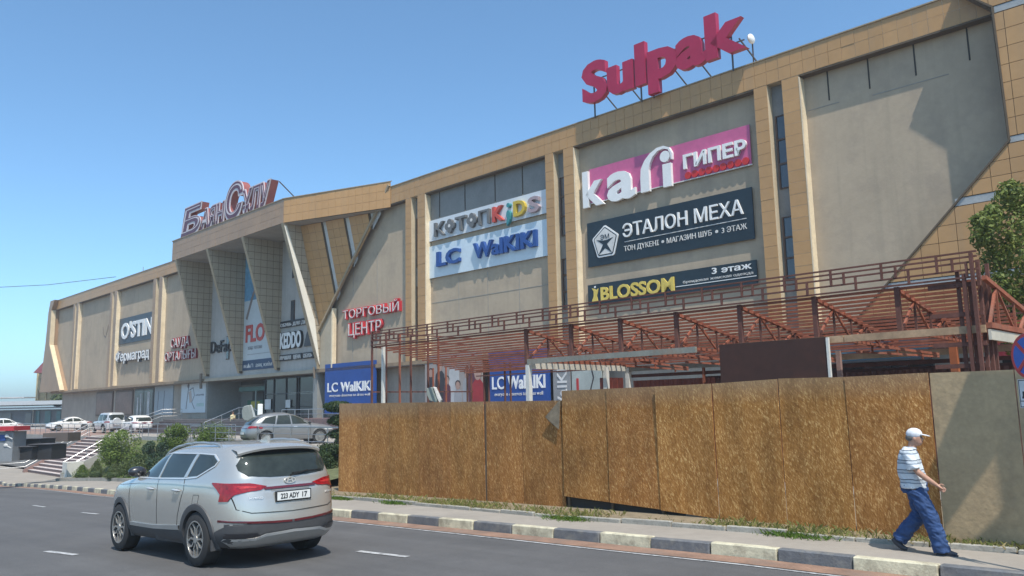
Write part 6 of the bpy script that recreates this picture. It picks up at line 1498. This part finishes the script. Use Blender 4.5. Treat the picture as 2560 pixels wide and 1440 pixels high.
    if spare:
        g = MB(); g.lathe([(-2.16, .001), (-2.36, .001)], (0, 0, 0), 'x', 3); g = MB()
        g.lathe([(-2.17, .34), (-2.34, .35), (-2.38, .31), (-2.39, .001)], (0, .05, 1.0), 'x', 26); g.build('spare_wheel_cover', paint_wp, t, local=True, smooth=40)
    return t
def yaw_of(v): return math.atan2(v.y, v.x)
grp = 'cars parked on the plaza'
# grey crossover facing the building
rw_, fw_ = G(679, 1112, PZ), G(812, 1113, PZ)
c_ = (rw_+fw_)/2
c_ = G(733, 1112, PZ); hdv = Vector((math.cos(R_(33)), math.sin(R_(33)), 0))*2.74; print('suv2 wheelbase', hdv.length, math.degrees(yaw_of(hdv)))
hn = hdv.normalized(); sc2 = max(.9, min(1.1, hdv.length/2.74)); lf_ = Vector((-hn.y, hn.x, 0))
g2 = simple_car('crossover', paint_g, Vector((c_.x, c_.y, PZ+.005))+lf_*.9, yaw_of(hdv), 'grey coupe-like crossover parked behind the plaza railing, nearest of the parked cars', grp)
je = simple_car('jeep', paint_wp, Vector(((G(270, 1083, PZ)+G(315, 1083, PZ))/2).to_tuple())+(-A)*2.2+UP*.005, yaw_of(-A)-.02, 'pale boxy off-road car with a white spare wheel cover on its tailgate', grp, spare=True)
ha = simple_car('hatch', paint_w, (G(338, 1083, PZ)+G(386, 1082, PZ))/2+(-A)*2.1+UP*.005, yaw_of(-A)-.02, 'white hatchback seen from behind, right of the off-road car', grp)
dk = simple_car('hatch', paint_k, je.location+N*-2.6+(-A)*3.0, yaw_of(-A), 'dark car mostly hidden behind the white hatchback and the off-road car', grp)
se = simple_car('sedan', paint_w, G(168, 1077, PZ)+UP*.005+Vector((-.3, .8, 0)), yaw_of(N)+.05, 'white saloon parked side-on in front of the low glass building', grp)
wl = simple_car('sedan', paint_w, G(-5, 1082, PZ)+UP*.005, yaw_of(N)+.15, 'white car cut off by the left picture edge, above the red kiosk top', grp)
# ------------------------------------------------------------------ people
skin = mat('skin', (.40, .22, .15), .55, var=.08, scale=10)
def loft(g, pts, radii, n=12):
    """tapered limb with rounded ends"""
    P = [Vector(p) for p in pts]; g.tube(P, radii, n); r0 = radii[0] if not isinstance(radii[0], tuple) else min(radii[0]); r1 = radii[-1] if not isinstance(radii[-1], tuple) else min(radii[-1])
    g.ball(P[0], r0, 10, 8); g.ball(P[-1], r1, 10, 8)
from mathutils import noise as mnoise
def remeshed(g, name, m, parent, vox=.012, sm=6, fold=0.0, fs=(9, 9, 16)):
    o = g.build(name, m, None, local=True); md = o.modifiers.new('r', 'REMESH'); md.mode = 'VOXEL'; md.voxel_size = vox; md.use_smooth_shade = True
    s_ = o.modifiers.new('s', 'SMOOTH'); s_.iterations = sm; s_.factor = .5
    dg = bpy.context.evaluated_depsgraph_get(); me = bpy.data.meshes.new_from_object(o.evaluated_get(dg)); me.name = name; o.modifiers.clear(); o.data = me
    if fold:      # cloth folds
        nv = [v.normal.copy() for v in me.vertices]
        for v, nn_ in zip(me.vertices, nv):
            p = v.co; q = Vector((p.x*fs[0]+p.z*4, p.y*fs[1], p.z*fs[2]+p.x*5)); a_ = mnoise.noise(q); v.co = p+nn_*(fold*(1-abs(a_)*3.2)+fold*.5*mnoise.noise(q*2.3))
    me.polygons.foreach_set('use_smooth', [True]*len(me.polygons))
    if not me.materials: me.materials.append(m)
    o.parent = parent; return o
def V(*a): return Vector(a)
pm = RD(2300, 1382, .15); man_yaw = yaw_of(RD(2370, 1387, .15)-RD(2250, 1378, .15))
man = thing('person', 'man in a white cap, striped short-sleeved shirt and blue trousers walking on the pavement', 'person', pm, man_yaw)
g = MB()     # local: x forward, y left, z up (feet at 0), height 1.74
HX = .02
g.ball(V(.07, 0, 1.60), (.095, .075, .118), 16, 12)            # skull
g.ball(V(.105, 0, 1.555), (.062, .056, .075), 12, 10)          # jaw
g.ball(V(.172, 0, 1.585), (.020, .013, .022), 8, 6)            # nose
g.ball(V(.150, 0, 1.548), (.018, .024, .009), 8, 6)            # mouth
for s_ in (-1, 1): g.ball(V(.065, s_*.078, 1.585), (.020, .010, .030), 8, 6); g.ball(V(.150, s_*.028, 1.605), (.012, .014, .008), 8, 6)
loft(g, [V(.035, 0, 1.53), V(.015, 0, 1.44)], [.055, .06])
loft(g, [V(-.01, 0, 1.38), V(-.02, 0, 1.22), V(-.005, 0, .98)], [(.14, .08), (.12, .09), (.10, .08)])
# near (right, y<0) arm swings forward; far arm back
sh = V(-.03, -.19, 1.38); el = V(.10, -.235, 1.13); wr_ = V(.31, -.20, .965)
loft(g, [sh, (sh+el)/2+V(-.01, 0, 0), el], [.052, .046, .040]); loft(g, [el, (el+wr_)/2+V(0, 0, -.005), wr_], [.042, .040, .026])
def hand(g, w_, dr, up, side):
    dr = dr.normalized(); up = (up-dr*up.dot(dr)).normalized(); lt = dr.cross(up)
    g.tube([w_, w_+dr*.04, w_+dr*.085], [(.026, .018), (.040, .018), (.038, .015)], 10); g.ball(w_+dr*.085, (.02, .02, .02), 8, 6)
    for k, (o_, ln) in enumerate(((-.029, .062), (-.010, .074), (.010, .070), (.028, .055))):
        b0 = w_+dr*.085+up*o_; k1 = b0+dr*ln*.45+lt*side*.012; k2 = k1+(dr*.35+lt*side*.9).normalized()*ln*.35; k3 = k2+(dr*-.25+lt*side*.95).normalized()*ln*.28
        g.tube([b0-dr*.02, k1, k2, k3], [.0095, .0092, .0085, .007], 6)
    t0 = w_+dr*.025+up*.030; g.tube([t0, t0+(dr*.7+up*.6+lt*side*.3).normalized()*.035, t0+(dr*1.0+up*.45+lt*side*.6).normalized()*.068], [.013, .011, .009], 6)
hand(g, wr_, wr_-el, V(0, 0, 1), 1)
sh2 = V(-.03, .19, 1.38); el2 = V(-.16, .24, 1.13); wr2 = V(-.10, .22, .90)
loft(g, [sh2, el2], [.052, .040]); loft(g, [el2, wr2], [.042, .027]); hand(g, wr2, V(.15, 0, -1), V(1, 0, 0), 1)
for lf_p in ([V(0, -.09, .95), V(.14, -.09, .52), V(.29, -.09, .10)], [V(0, .09, .95), V(.02, .09, .50), V(-.26, .09, .17)]): loft(g, lf_p, [.07, .05, .038])
remeshed(g, 'body', skin, man, .0085, 2)
# shirt
shirt_m = bpy.data.materials.new('striped_shirt'); shirt_m.use_nodes = True; t_ = shirt_m.node_tree; n_ = t_.nodes; L_ = t_.links
tc_ = n_.new('ShaderNodeTexCoord'); sp_ = n_.new('ShaderNodeSeparateXYZ'); L_.new(tc_.outputs['Object'], sp_.inputs[0])
nz_ = n_.new('ShaderNodeTexNoise'); nz_.inputs['Scale'].default_value = 5; L_.new(tc_.outputs['Object'], nz_.inputs['Vector'])
am = n_.new('ShaderNodeMath'); am.operation = 'MULTIPLY_ADD'; am.inputs[1].default_value = .03; L_.new(nz_.outputs['Fac'], am.inputs[0]); L_.new(sp_.outputs['Z'], am.inputs[2])
mm = n_.new('ShaderNodeMath'); mm.operation = 'MODULO'; mm.inputs[1].default_value = .135; L_.new(am.outputs[0], mm.inputs[0])
cr_ = n_.new('ShaderNodeValToRGB'); cr_.color_ramp.interpolation = 'CONSTANT'; E_ = cr_.color_ramp.elements
E_[0].color = (.58, .62, .66, 1); E_[1].position = .30; E_[1].color = (.20, .24, .29, 1)
for p_, c__ in ((.42, (.46, .50, .54, 1)), (.66, (.06, .08, .11, 1)), (.74, (.58, .62, .66, 1))): e_ = E_.new(p_); e_.color = c__
dv_ = n_.new('ShaderNodeMath'); dv_.operation = 'DIVIDE'; dv_.inputs[1].default_value = .135; L_.new(mm.outputs[0], dv_.inputs[0]); L_.new(dv_.outputs[0], cr_.inputs[0]); L_.new(cr_.outputs[0], n_['Principled BSDF'].inputs['Base Color']); n_['Principled BSDF'].inputs['Roughness'].default_value = .9
g = MB()
g.tube([V(-.01, 0, 1.46), V(-.025, 0, 1.40), V(-.035, 0, 1.30), V(-.03, 0, 1.15), V(-.0, 0, 1.02), V(.0, 0, .90)], [(.075, .07), (.19, .115), (.205, .145), (.20, .168), (.195, .175), (.195, .165)], 20)
for y_ in (-1, 1): g.ball(V(-.03, y_*.165, 1.385), (.07, .06, .06))
g.tube([V(-.03, -.18, 1.40), V(.02, -.225, 1.26), V(.05, -.24, 1.17)], [.07, .080, .082], 12)
g.tube([V(-.03, .18, 1.40), V(-.11, .225, 1.26), V(-.14, .24, 1.17)], [.07, .080, .082], 12)
shirt = remeshed(g, 'shirt', shirt_m, man, .012, 2, .008, (10, 10, 8))
g = MB(); g.tube([V(.0, 0, 1.475), V(.0, 0, 1.44)], [(.072, .066), (.085, .085)], 14, cap=False); g.build('collar', mat('shirt_collar', (.42, .46, .5), .9), man, local=True, smooth=60)
tro = mat('blue_trousers', (.022, .055, .15), .85, var=.25, scale=14, bump=.5, bscale=16, coord='obj')
g = MB()
g.tube([V(.0, 0, 1.03), V(.0, 0, .93), V(.01, 0, .84)], [(.17, .15), (.175, .155), (.17, .14)], 18)
g.tube([V(.02, -.085, .88), V(.12, -.09, .66), V(.185, -.09, .50), V(.235, -.09, .32), V(.285, -.09, .10), V(.29, -.09, .045)], [.118, .115, .104, .104, .106, .108], 14)
g.tube([V(-.0, .085, .88), V(.03, .09, .66), V(.02, .09, .50), V(-.12, .09, .34), V(-.235, .09, .19), V(-.27, .09, .15)], [.118, .115, .104, .10, .10, .10], 14)
remeshed(g, 'trousers', tro, man, .011, 2, .011)
g = MB(); g.tube([V(0, 0, .985), V(0, 0, .955)], [(.150, .130), (.15, .13)], 18, cap=False); g.build('belt', plate_k, man, local=True)
shoe = mat('dark_shoe', (.03, .035, .05), .6)
g = MB(); g.tube([V(.22, -.09, .045), V(.30, -.09, .055), V(.40, -.09, .04), V(.475, -.09, .028)], [(.038, .045), (.045, .05), (.045, .036), (.03, .022)], 12); g.box((.35, -.09, .008), (.27, .085, .016)); g.build('shoe', shoe, man, local=True, smooth=50)
g = MB(); g.tube([V(-.345, .09, .17), V(-.30, .09, .11), V(-.235, .09, .045), V(-.17, .09, .025)], [(.036, .04), (.045, .05), (.045, .038), (.035, .022)], 12); g.build('shoe', shoe, man, local=True, smooth=50)
capm = mat('white_cap', (.62, .63, .66), .85, var=.15, scale=25, coord='obj')
rows = []
g = MB(); g.ball(V(.062, 0, 1.655), (.108, .088, .085), 16, 12); g.build('cap', capm, man, local=True, smooth=60)
g = MB(); P = [V(.15, -.06, 1.645), V(.20, -.058, 1.635), V(.25, -.03, 1.622), V(.262, 0, 1.618), V(.25, .03, 1.622), V(.20, .058, 1.635), V(.15, .06, 1.645)]; g.prism(P, UP*.010); g.build('cap_peak', capm, man, local=True)
g = MB(); g.ball(V(.03, 0, 1.60), (.088, .08, .06), 12, 8); g.build('hair', mat('grey_hair', (.12, .11, .10), .9), man, local=True, smooth=60)
for y_ in (-1, 1):
    g = MB(); g.ball(V(.158, y_*.030, 1.600), (.010, .014, .007), 8, 6); g.build('eye', mat('eye_dark', (.03, .02, .02), .3), man, local=True, smooth=60)
    g = MB(); g.tube([V(.160, y_*.014, 1.620), V(.162, y_*.03, 1.624), V(.150, y_*.048, 1.618)], .005, 5); g.build('eyebrow', mat('grey_hair', (0, 0, 0)), man, local=True)
g = MB(); g.tube([V(.160, -.022, 1.546), V(.169, 0, 1.546), V(.160, .022, 1.546)], .005, 5); g.build('lips', mat('lips', (.26, .11, .09), .5), man, local=True)
g = MB(); g.box((-.10, -.10, .94), (.02, .12, .01)); g.build('pocket_edge', mat('blue_trousers', (0, 0, 0)), man, local=True)
man.location = pm; man.scale = (.95, .95, .95)
# distant man before the entrance
dm = G(593, 1083, PZ)+N*.4; p2_ = thing('person', 'distant man in a pale yellow shirt walking towards the entrance steps', 'person', dm, yaw_of(-N))
g = MB(); g.ball(V(0, 0, 1.62), (.09, .08, .12)); loft(g, [V(0, 0, 1.5), V(0, 0, 1.4)], [.05, .06]); loft(g, [V(0, 0, 1.35), V(0, 0, 1.0)], [(.2, .12), (.17, .12)])
for y_ in (-1, 1): loft(g, [V(0, y_*.2, 1.38), V(.03*y_, y_*.27, 1.12), V(.1*y_, y_*.28, .9)], [.055, .045, .03]); loft(g, [V(0, y_*.09, .95), V(.12*y_, y_*.09, .5), V(.16*y_, y_*.09, .06)], [.09, .06, .045])
remeshed(g, 'body', skin, p2_, .02, 2)
g = MB(); g.tube([V(0, 0, 1.45), V(0, 0, 1.38), V(0, 0, 1.1), V(0, 0, .92)], [(.10, .08), (.23, .14), (.21, .15), (.21, .15)], 14)
for y_ in (-1, 1): g.tube([V(0, y_*.19, 1.39), V(.02*y_, y_*.26, 1.17)], [.075, .085], 8)
remeshed(g, 'shirt', mat('yellow_shirt', (.58, .50, .30), .9), p2_, .025, 2)
g = MB()
for y_ in (-1, 1): g.tube([V(0, y_*.08, .95), V(.1*y_, y_*.09, .5), V(.14*y_, y_*.09, .08)], [.12, .1, .09], 8)
remeshed(g, 'trousers', mat('beige_trousers', (.36, .31, .25), .9), p2_, .025, 2)
g = MB(); g.ball(V(-.015, 0, 1.66), (.095, .088, .09)); g.build('hair', hb, p2_, local=True, smooth=60)
# ------------------------------------------------------------------ street sign at the right edge
sgd = 9.5
def sp(u, v): return at(u, v, sgd)
ss = thing('street_sign', 'round blue and red no-stopping sign above a tow-truck plate, cut by the right edge', 'road sign', Vector((sp(2575, 1300).x, sp(2575, 1300).y, .15)))
face_n = (EYE-sp(2560, 940)); face_n.z = 0; face_n.normalize(); face_n = (Matrix.Rotation(R_(-50), 3, 'Z') @ face_n); sx = Vector((-face_n.y, face_n.x, 0))
cc = sp(2571, 890)
def sdisc(r, o0, o1, m, name, a=1.0): g = MB(); g.prism([cc+sx*math.cos(t)*r+UP*math.sin(t)*r+face_n*o0 for t in np.linspace(0, 2*math.pi, 40, endpoint=False)], face_n*(o1-o0)); return g.build(name, m, ss)
RS = .275
sdisc(RS, -.02, .0, mat('sign_back', (.4, .4, .4), .4, metal=.6), 'sign_plate'); sdisc(RS*.99, .0, .003, mat('sign_rim_red', (.52, .03, .03), .35), 'sign_rim'); sdisc(RS*.84, .003, .006, mat('sign_field_blue', (.03, .10, .42), .35), 'sign_field')
g = MB()
for sgn in (1, -1):
    d1 = (sx*.707+UP*.707*sgn); d2 = (sx*-.707*sgn+UP*.707); q = [cc+d1*RS*.86*k+d2*.022*j+face_n*.006 for k, j in ((-1, -1), (1, -1), (1, 1), (-1, 1))]; g.prism(q, face_n*(.004+.002*(sgn > 0)))
g.build('sign_cross', mat('sign_rim_red', (0, 0, 0)), ss)
pc0 = cc-UP*.44; g = MB(); pw_, ph_ = .20, .17
g.prism([pc0+sx*a_*pw_+UP*b_*ph_ for a_, b_ in ((-1, -1), (1, -1), (1, 1), (-1, 1))], face_n*.012); pl0 = g.build('tow_plate', mat('plate_bg', (.66, .66, .66), .4), ss)
g = MB()
for a0, b0, a1, b1 in ((-.95, -.95, .95, -.90), (-.95, .90, .95, .95), (-.95, -.95, -.91, .95), (.91, -.95, .95, .95), (-.75, -.35, .1, -.2), (-.7, -.2, -.3, .15), (.2, -.4, .8, -.1), (.3, -.1, .65, .12), (-.9, -.55, .9, -.50)):
    g.prism([pc0+sx*x*pw_+UP*y*ph_+face_n*.0125 for x, y in ((a0, b0), (a1, b0), (a1, b1), (a0, b1))], face_n*.002)
g.prism([pc0+sx*x*pw_+UP*y*ph_+face_n*.0125 for x, y in ((-.55, .2), (-.35, .75), (-.28, .75), (-.1, .25), (-.2, .25), (-.31, .6), (-.45, .2))], face_n*.002)
for x_, y_ in ((-.5, -.4), (.0, -.4), (.4, -.42), (.7, -.42)): g.prism([pc0+sx*(x_*pw_+math.cos(t)*.02)+UP*(y_*ph_+math.sin(t)*.02)+face_n*.0125 for t in np.linspace(0, 6.28, 10, endpoint=False)], face_n*.003)
g.build('tow_pictogram', plate_k, pl0)
pb_ = Vector((cc.x, cc.y, .15))-face_n*.05
g = MB(); g.tube([pb_, Vector((pb_.x, pb_.y, 1.35))], .035, 10); g.build('pole', mat('pole_white', (.6, .6, .6), .5), ss, smooth=60)
g = MB(); g.tube([Vector((pb_.x, pb_.y, 1.35)), Vector((pb_.x, pb_.y, cc.z+.3))], .035, 10); g.build('pole_top', mat('pole_lilac_grey', (.25, .26, .34), .5), ss, smooth=60)
for z_ in (pc0.z, cc.z-.15): g = MB(); g.box(Vector((pb_.x, pb_.y, z_)), (.1, .1, .04)); g.build('clamp', thin_s, ss)
# ------------------------------------------------------------------ panels on poles by the railing
lp_ = thing('pole_sign', 'rounded dark grey sign on a dark pole seen from behind, beside the distant man', 'pole sign', G(618, 1112, PZ))
q0 = lp_.location; dz_ = (q0-EYE).dot(_F)
pa_ = at(618, 1012, dz_); pb2 = at(640, 1050, dz_)
g = MB(); g.tube([Vector(q0), Vector((q0.x, q0.y, pb2.z))], .06, 8); g.build('pole', clad, lp_)
cxx = Vector((q0.x-.05, q0.y, (pa_.z+pb2.z)/2)); hh_ = (pa_.z-pb2.z)/2+.25
g = MB(); ppl = [(-.38, -.35), (-.45, .1), (-.34, .42), (.12, .5), (.3, .1), (.45, -.45), (.2, -.6), (-.2, -.55)]
g.prism([cxx+Vector((x*.62, -.1+x*.1, y*.78)) for x, y in ppl], Vector((.12, .16, 0))); g.build('sign_back', mat('grey_sign_back', (.20, .22, .21), .5), lp_, bevel=.05)
g = MB(); g.prism([cxx+Vector((.12+x*.65, .02, y*.78)) for x, y in ((.0, .5), (.12, .5), (.50, -.45), (.36, -.52), (.05, -.4))], Vector((.02, .05, 0))); g.build('sign_edge', mat('light_sign_edge', (.42, .44, .43), .5), lp_)
wp_ = at(650, 1035, 52); t = thing('white_bollard_light', 'small white rounded panel standing behind the roof of the grey parked car', 'panel', Vector((wp_.x, wp_.y, PZ)))
g = MB(); g.box(wp_+UP*.15, (.34, .1, 1.0)); g.build('panel', wht, t, bevel=.08); g = MB(); g.beam(Vector((wp_.x, wp_.y, PZ)), wp_-UP*.3, .06, .06); g.build('post', rail_m, t)
# curved white and grey panel above the fence
bp_ = at(1083, 985, 27.5); t = thing('pole_sign', 'curved pale grey sign back rising just above the chipboard fence', 'pole sign', Vector((bp_.x, bp_.y, 0)))
g = MB(); g.prism([bp_+Vector((x, 0, y)) for x, y in ((-.24, .20), (.0, .24), (.03, .05), (.16, -.18), (.1, -.30), (-.14, -.22), (-.24, 0))], Vector((.05, .12, 0))); g.build('sign_back', mat('green_grey_panel', (.22, .25, .23), .5), t, bevel=.02)
g = MB(); g.prism([bp_+Vector((x, -.03, y)) for x, y in ((.0, .25), (.07, .22), (.27, -.2), (.22, -.32), (.13, -.15))], Vector((.05, .12, 0))); g.build('sign_edge', wht2, t, bevel=.01)
g = MB(); g.beam(Vector((bp_.x+.1, bp_.y+.1, 0)), bp_+Vector((.1, .1, 0)), .07, .07); g.build('post', thin_s, t)
# green bank machine booth
k1 = fac(552, 1043, -.4)[0]; k2 = fac(612, 1043, -.4)[0]
t = thing('bank_machine', 'green bank machine booth with a lit yellow panel in the entrance recess', 'bank machine', F((k1+k2)/2, PL, -2.2))
gm = mat('booth_green', (.01, .10, .055), .5, var=.15); gmd = mat('booth_header', (.05, .12, .10), .5)
g = MB(); g.fb(-49.6, -46.9, PL, 3.2, -3.0, -2.3); g.build('body', gm, t)
g = MB(); g.fb(-49.8, -45.2, 3.95, 4.3, -3.0, -1.6); g.build('header', gmd, t); g = MB(); g.fb(-46.85, -45.4, PL, 3.9, -3.0, -2.9); g.build('side_wall', gm, t)
for s_ in (-47.0, -45.3): g = MB(); g.fb(s_, s_+.1, PL, 3.95, -1.75, -1.65); g.build('post', mat('booth_post', (.3, .35, .33), .5), t)
g = MB(); g.fb(-49.3, -47.4, 3.2, 3.9, -3.0, -2.6); g.build('screen_hood', plate_k, t); g = MB(); g.fb(-48.9, -47.4, 2.5, 3.1, -2.3, -2.27); g.build('yellow_panel', mat('booth_yellow', (.42, .36, .05), .6, var=.3, scale=5), t)
# ------------------------------------------------------------------ left background
t = thing('low_glass_building', 'low grey building with blue-green glazing at the far left behind the white saloon', 'building', at(60, 1060, 118))
D0 = 118
def bb(u0, u1, v0, v1, dep, th, m, name, par=None):
    a_ = at(u0, v1, dep); c_ = at(u1, v0, dep); g = MB(); g.hexa([Vector((x, y, z)) for z in (a_.z, c_.z) for x, y in ((a_.x, a_.y), (c_.x, c_.y), (c_.x, c_.y+th), (a_.x, a_.y+th))]); return g.build(name, m, par or t)
slate = mat('slate_wall', (.10, .12, .14), .7, var=.15, scale=.2)
bb(-260, 185, 1022, 1066, D0, 10, slate, 'wall'); bb(-260, 190, 1000, 1019, D0-1.5, 14, mat('pale_metal_roof', (.42, .45, .48), .45, var=.06, scale=.2), 'roof'); bb(-260, 190, 1019, 1025, D0-1.2, 3, mat('grey_fascia', (.17, .19, .22), .5), 'fascia')
tg = mat('teal_glass', (.035, .12, .145), .1, var=.3, scale=.3, spec=.8)
for i, (u0, u1) in enumerate(((83, 99), (102, 127), (130, 152), (154, 172))): bb(u0, u1, 1027, 1060, D0-.15, .1, tg, 'window')
for u0, u1 in ((-10, 28), (55, 78)): bb(u0, u1, 1032, 1062, D0-.15, .1, mat('grey_pane', (.13, .15, .16), .2, var=.2, scale=.3), 'window')
bb(80, 82, 1024, 1064, D0-.3, .2, wht2, 'downpipe')
bb(-260, 60, 992, 1001, D0+20, 5, mat('pale_roof', (.5, .5, .5), .6), 'upper_roof')
t = thing('yellowish_building', 'weathered yellow building with a maroon hipped roof behind the left end of the shopping centre', 'building', at(110, 1000, 140)); YL = mat('yellow_render', (.34, .27, .15), .9, var=.3, scale=.25)
bb(88, 180, 930, 1003, 140, 12, YL, 'wall')
a_, b__, c__, d__ = at(83, 932, 138), at(190, 932, 138), at(190, 890, 144), at(118, 895, 144)
g = MB(); g.prism([a_, b__, c__, d__], Vector((0, 14, -.3))); g.build('roof', mat('maroon_roof', (.13, .03, .035), .7, var=.15, scale=.4), t)
for u in (100, 128, 150): bb(u, u+9, 945, 965, 139.8, .2, mat('dark_window', (.04, .04, .045), .2), 'window')
for u in (92, 112, 132, 152): bb(u, u+3, 975, 1000, 139.7, .2, mat('yellow_pier', (.40, .32, .18), .9), 'pier')
bush('distant_tree', 'pale green tree crown between the yellow building and the glass roof', at(158, 1003, 125)-UP*1.2, (3.2, 2, 1.6), 2500, .5, lf3, 12, cat='tree')
# wire and far pole
g = MB(); g.tube([at(-20, 719, 60), at(120, 712, 60), at(290, 692, 60)], .02, 4); tag(g.build('overhead_wire', thin_s, None), 'thin overhead wire crossing the sky at the left', 'wire')
# advertising box at the left edge, black cafe tents behind it
ad = at(15, 1110, 44); t = thing('advert_box', 'grey advertising box with a blue and a red round badge at the left picture edge', 'advert box', Vector((ad.x, ad.y, rz(ad))))
def ab(u0, u1, v0, v1, dep, th, m, name): return bb(u0, u1, v0, v1, dep, th, m, name, t)
ab(-80, 34, 1079, 1155, 44, 1.2, mat('advert_grey', (.21, .22, .23), .5, var=.08), 'box'); ab(-80, 35, 1066, 1079, 43.8, 1.5, mat('advert_red', (.40, .02, .03), .5), 'top_band')
ab(-2, 14, 1087, 1102, 43.95, .04, mat('advert_blue', (.02, .06, .22), .5), 'badge'); ab(-10, 12, 1112, 1128, 43.95, .04, mat('advert_red', (0, 0, 0)), 'badge')
for u_, v_ in ((17, 1090), (14, 1113)):
    g = MB(); c9 = at(u_, v_, 43.9); g.ball(c9, (.12, .03, .09)); g.build('white_spoon_print', wht2, t); g = MB(); g.beam(c9, c9+Vector((.32, 0, -.16)), .03, .05); g.build('handle_print', wht2, t)
tt_ = [(40, 102, 1098, 1122, 46), (70, 130, 1112, 1150, 45), (38, 80, 1118, 1150, 44.5), (106, 170, 1082, 1105, 50)]
for i, (u0, u1, v0, v1, dep) in enumerate(tt_):
    a_ = at(u0, v1, dep); lb = ['black flat-topped cafe tent behind the advert box', 'black cafe tent nearest the stairs', 'black counter block just right of the advert box', 'dark brown parapet block left of the stair head'][i]
    t = thing('cafe_tent' if i < 3 else 'parapet_block', lb, 'tent' if i < 3 else 'wall', a_); ab(u0, u1, v0, v1, dep, 1.5, mat('black_canvas', (.018, .019, .022), .8) if i < 3 else mat('brown_block', (.10, .08, .07), .8), 'canopy' if i < 3 else 'block')
    if i < 3: ab(u0, u1, v0-2, v0, dep-.1, 1.7, mat('grey_canvas_edge', (.08, .08, .09), .8), 'valance')
# unseen panel added outside the right edge, cut to shade the grey boards
ku = thing('shadow_caster', 'added dark panel out of view to the right, cut to cast the shadow on the grey boards', 'screen', F(16, .15, 19.5))
shp = [(2440, 900), (2345, 1140), (2268, 1300), (2372, 1292), (2515, 1090), (2537, 1240), (2440, 1335), (2405, 1370), (2440, 1400), (2800, 1400), (2800, 900)]
g = MB(); g.prism([fpt(u, v)+fn*.1+SUN*5.6 for u, v in shp], fn*.04); g.build('shadow_caster_panel', clad, ku)
q = fpt(2700, 1300)+SUN*5.6; g = MB(); g.beam(Vector((q.x, q.y, .1)), q, .12, .12, up=N); g.build('post', thin_s, ku)
# ------------------------------------------------------------------ summer haze
hm = bpy.data.materials.new('haze_air'); hm.use_nodes = True; hm.node_tree.nodes.remove(hm.node_tree.nodes['Principled BSDF'])
pv = hm.node_tree.nodes.new('ShaderNodeVolumePrincipled'); pv.inputs['Color'].default_value = (.90, .95, 1.0, 1); pv.inputs['Density'].default_value = .0010; pv.inputs['Anisotropy'].default_value = .3
hm.node_tree.links.new(pv.outputs[0], hm.node_tree.nodes['Material Output'].inputs['Volume'])
b = MB(); b.hexa([(x, y, z) for z in (-4.3, 24) for x, y in ((-902, -202), (502, -202), (502, 1002), (-902, 1002))]); hz = b.build('haze', hm, None); tag(hz, kind='stuff')
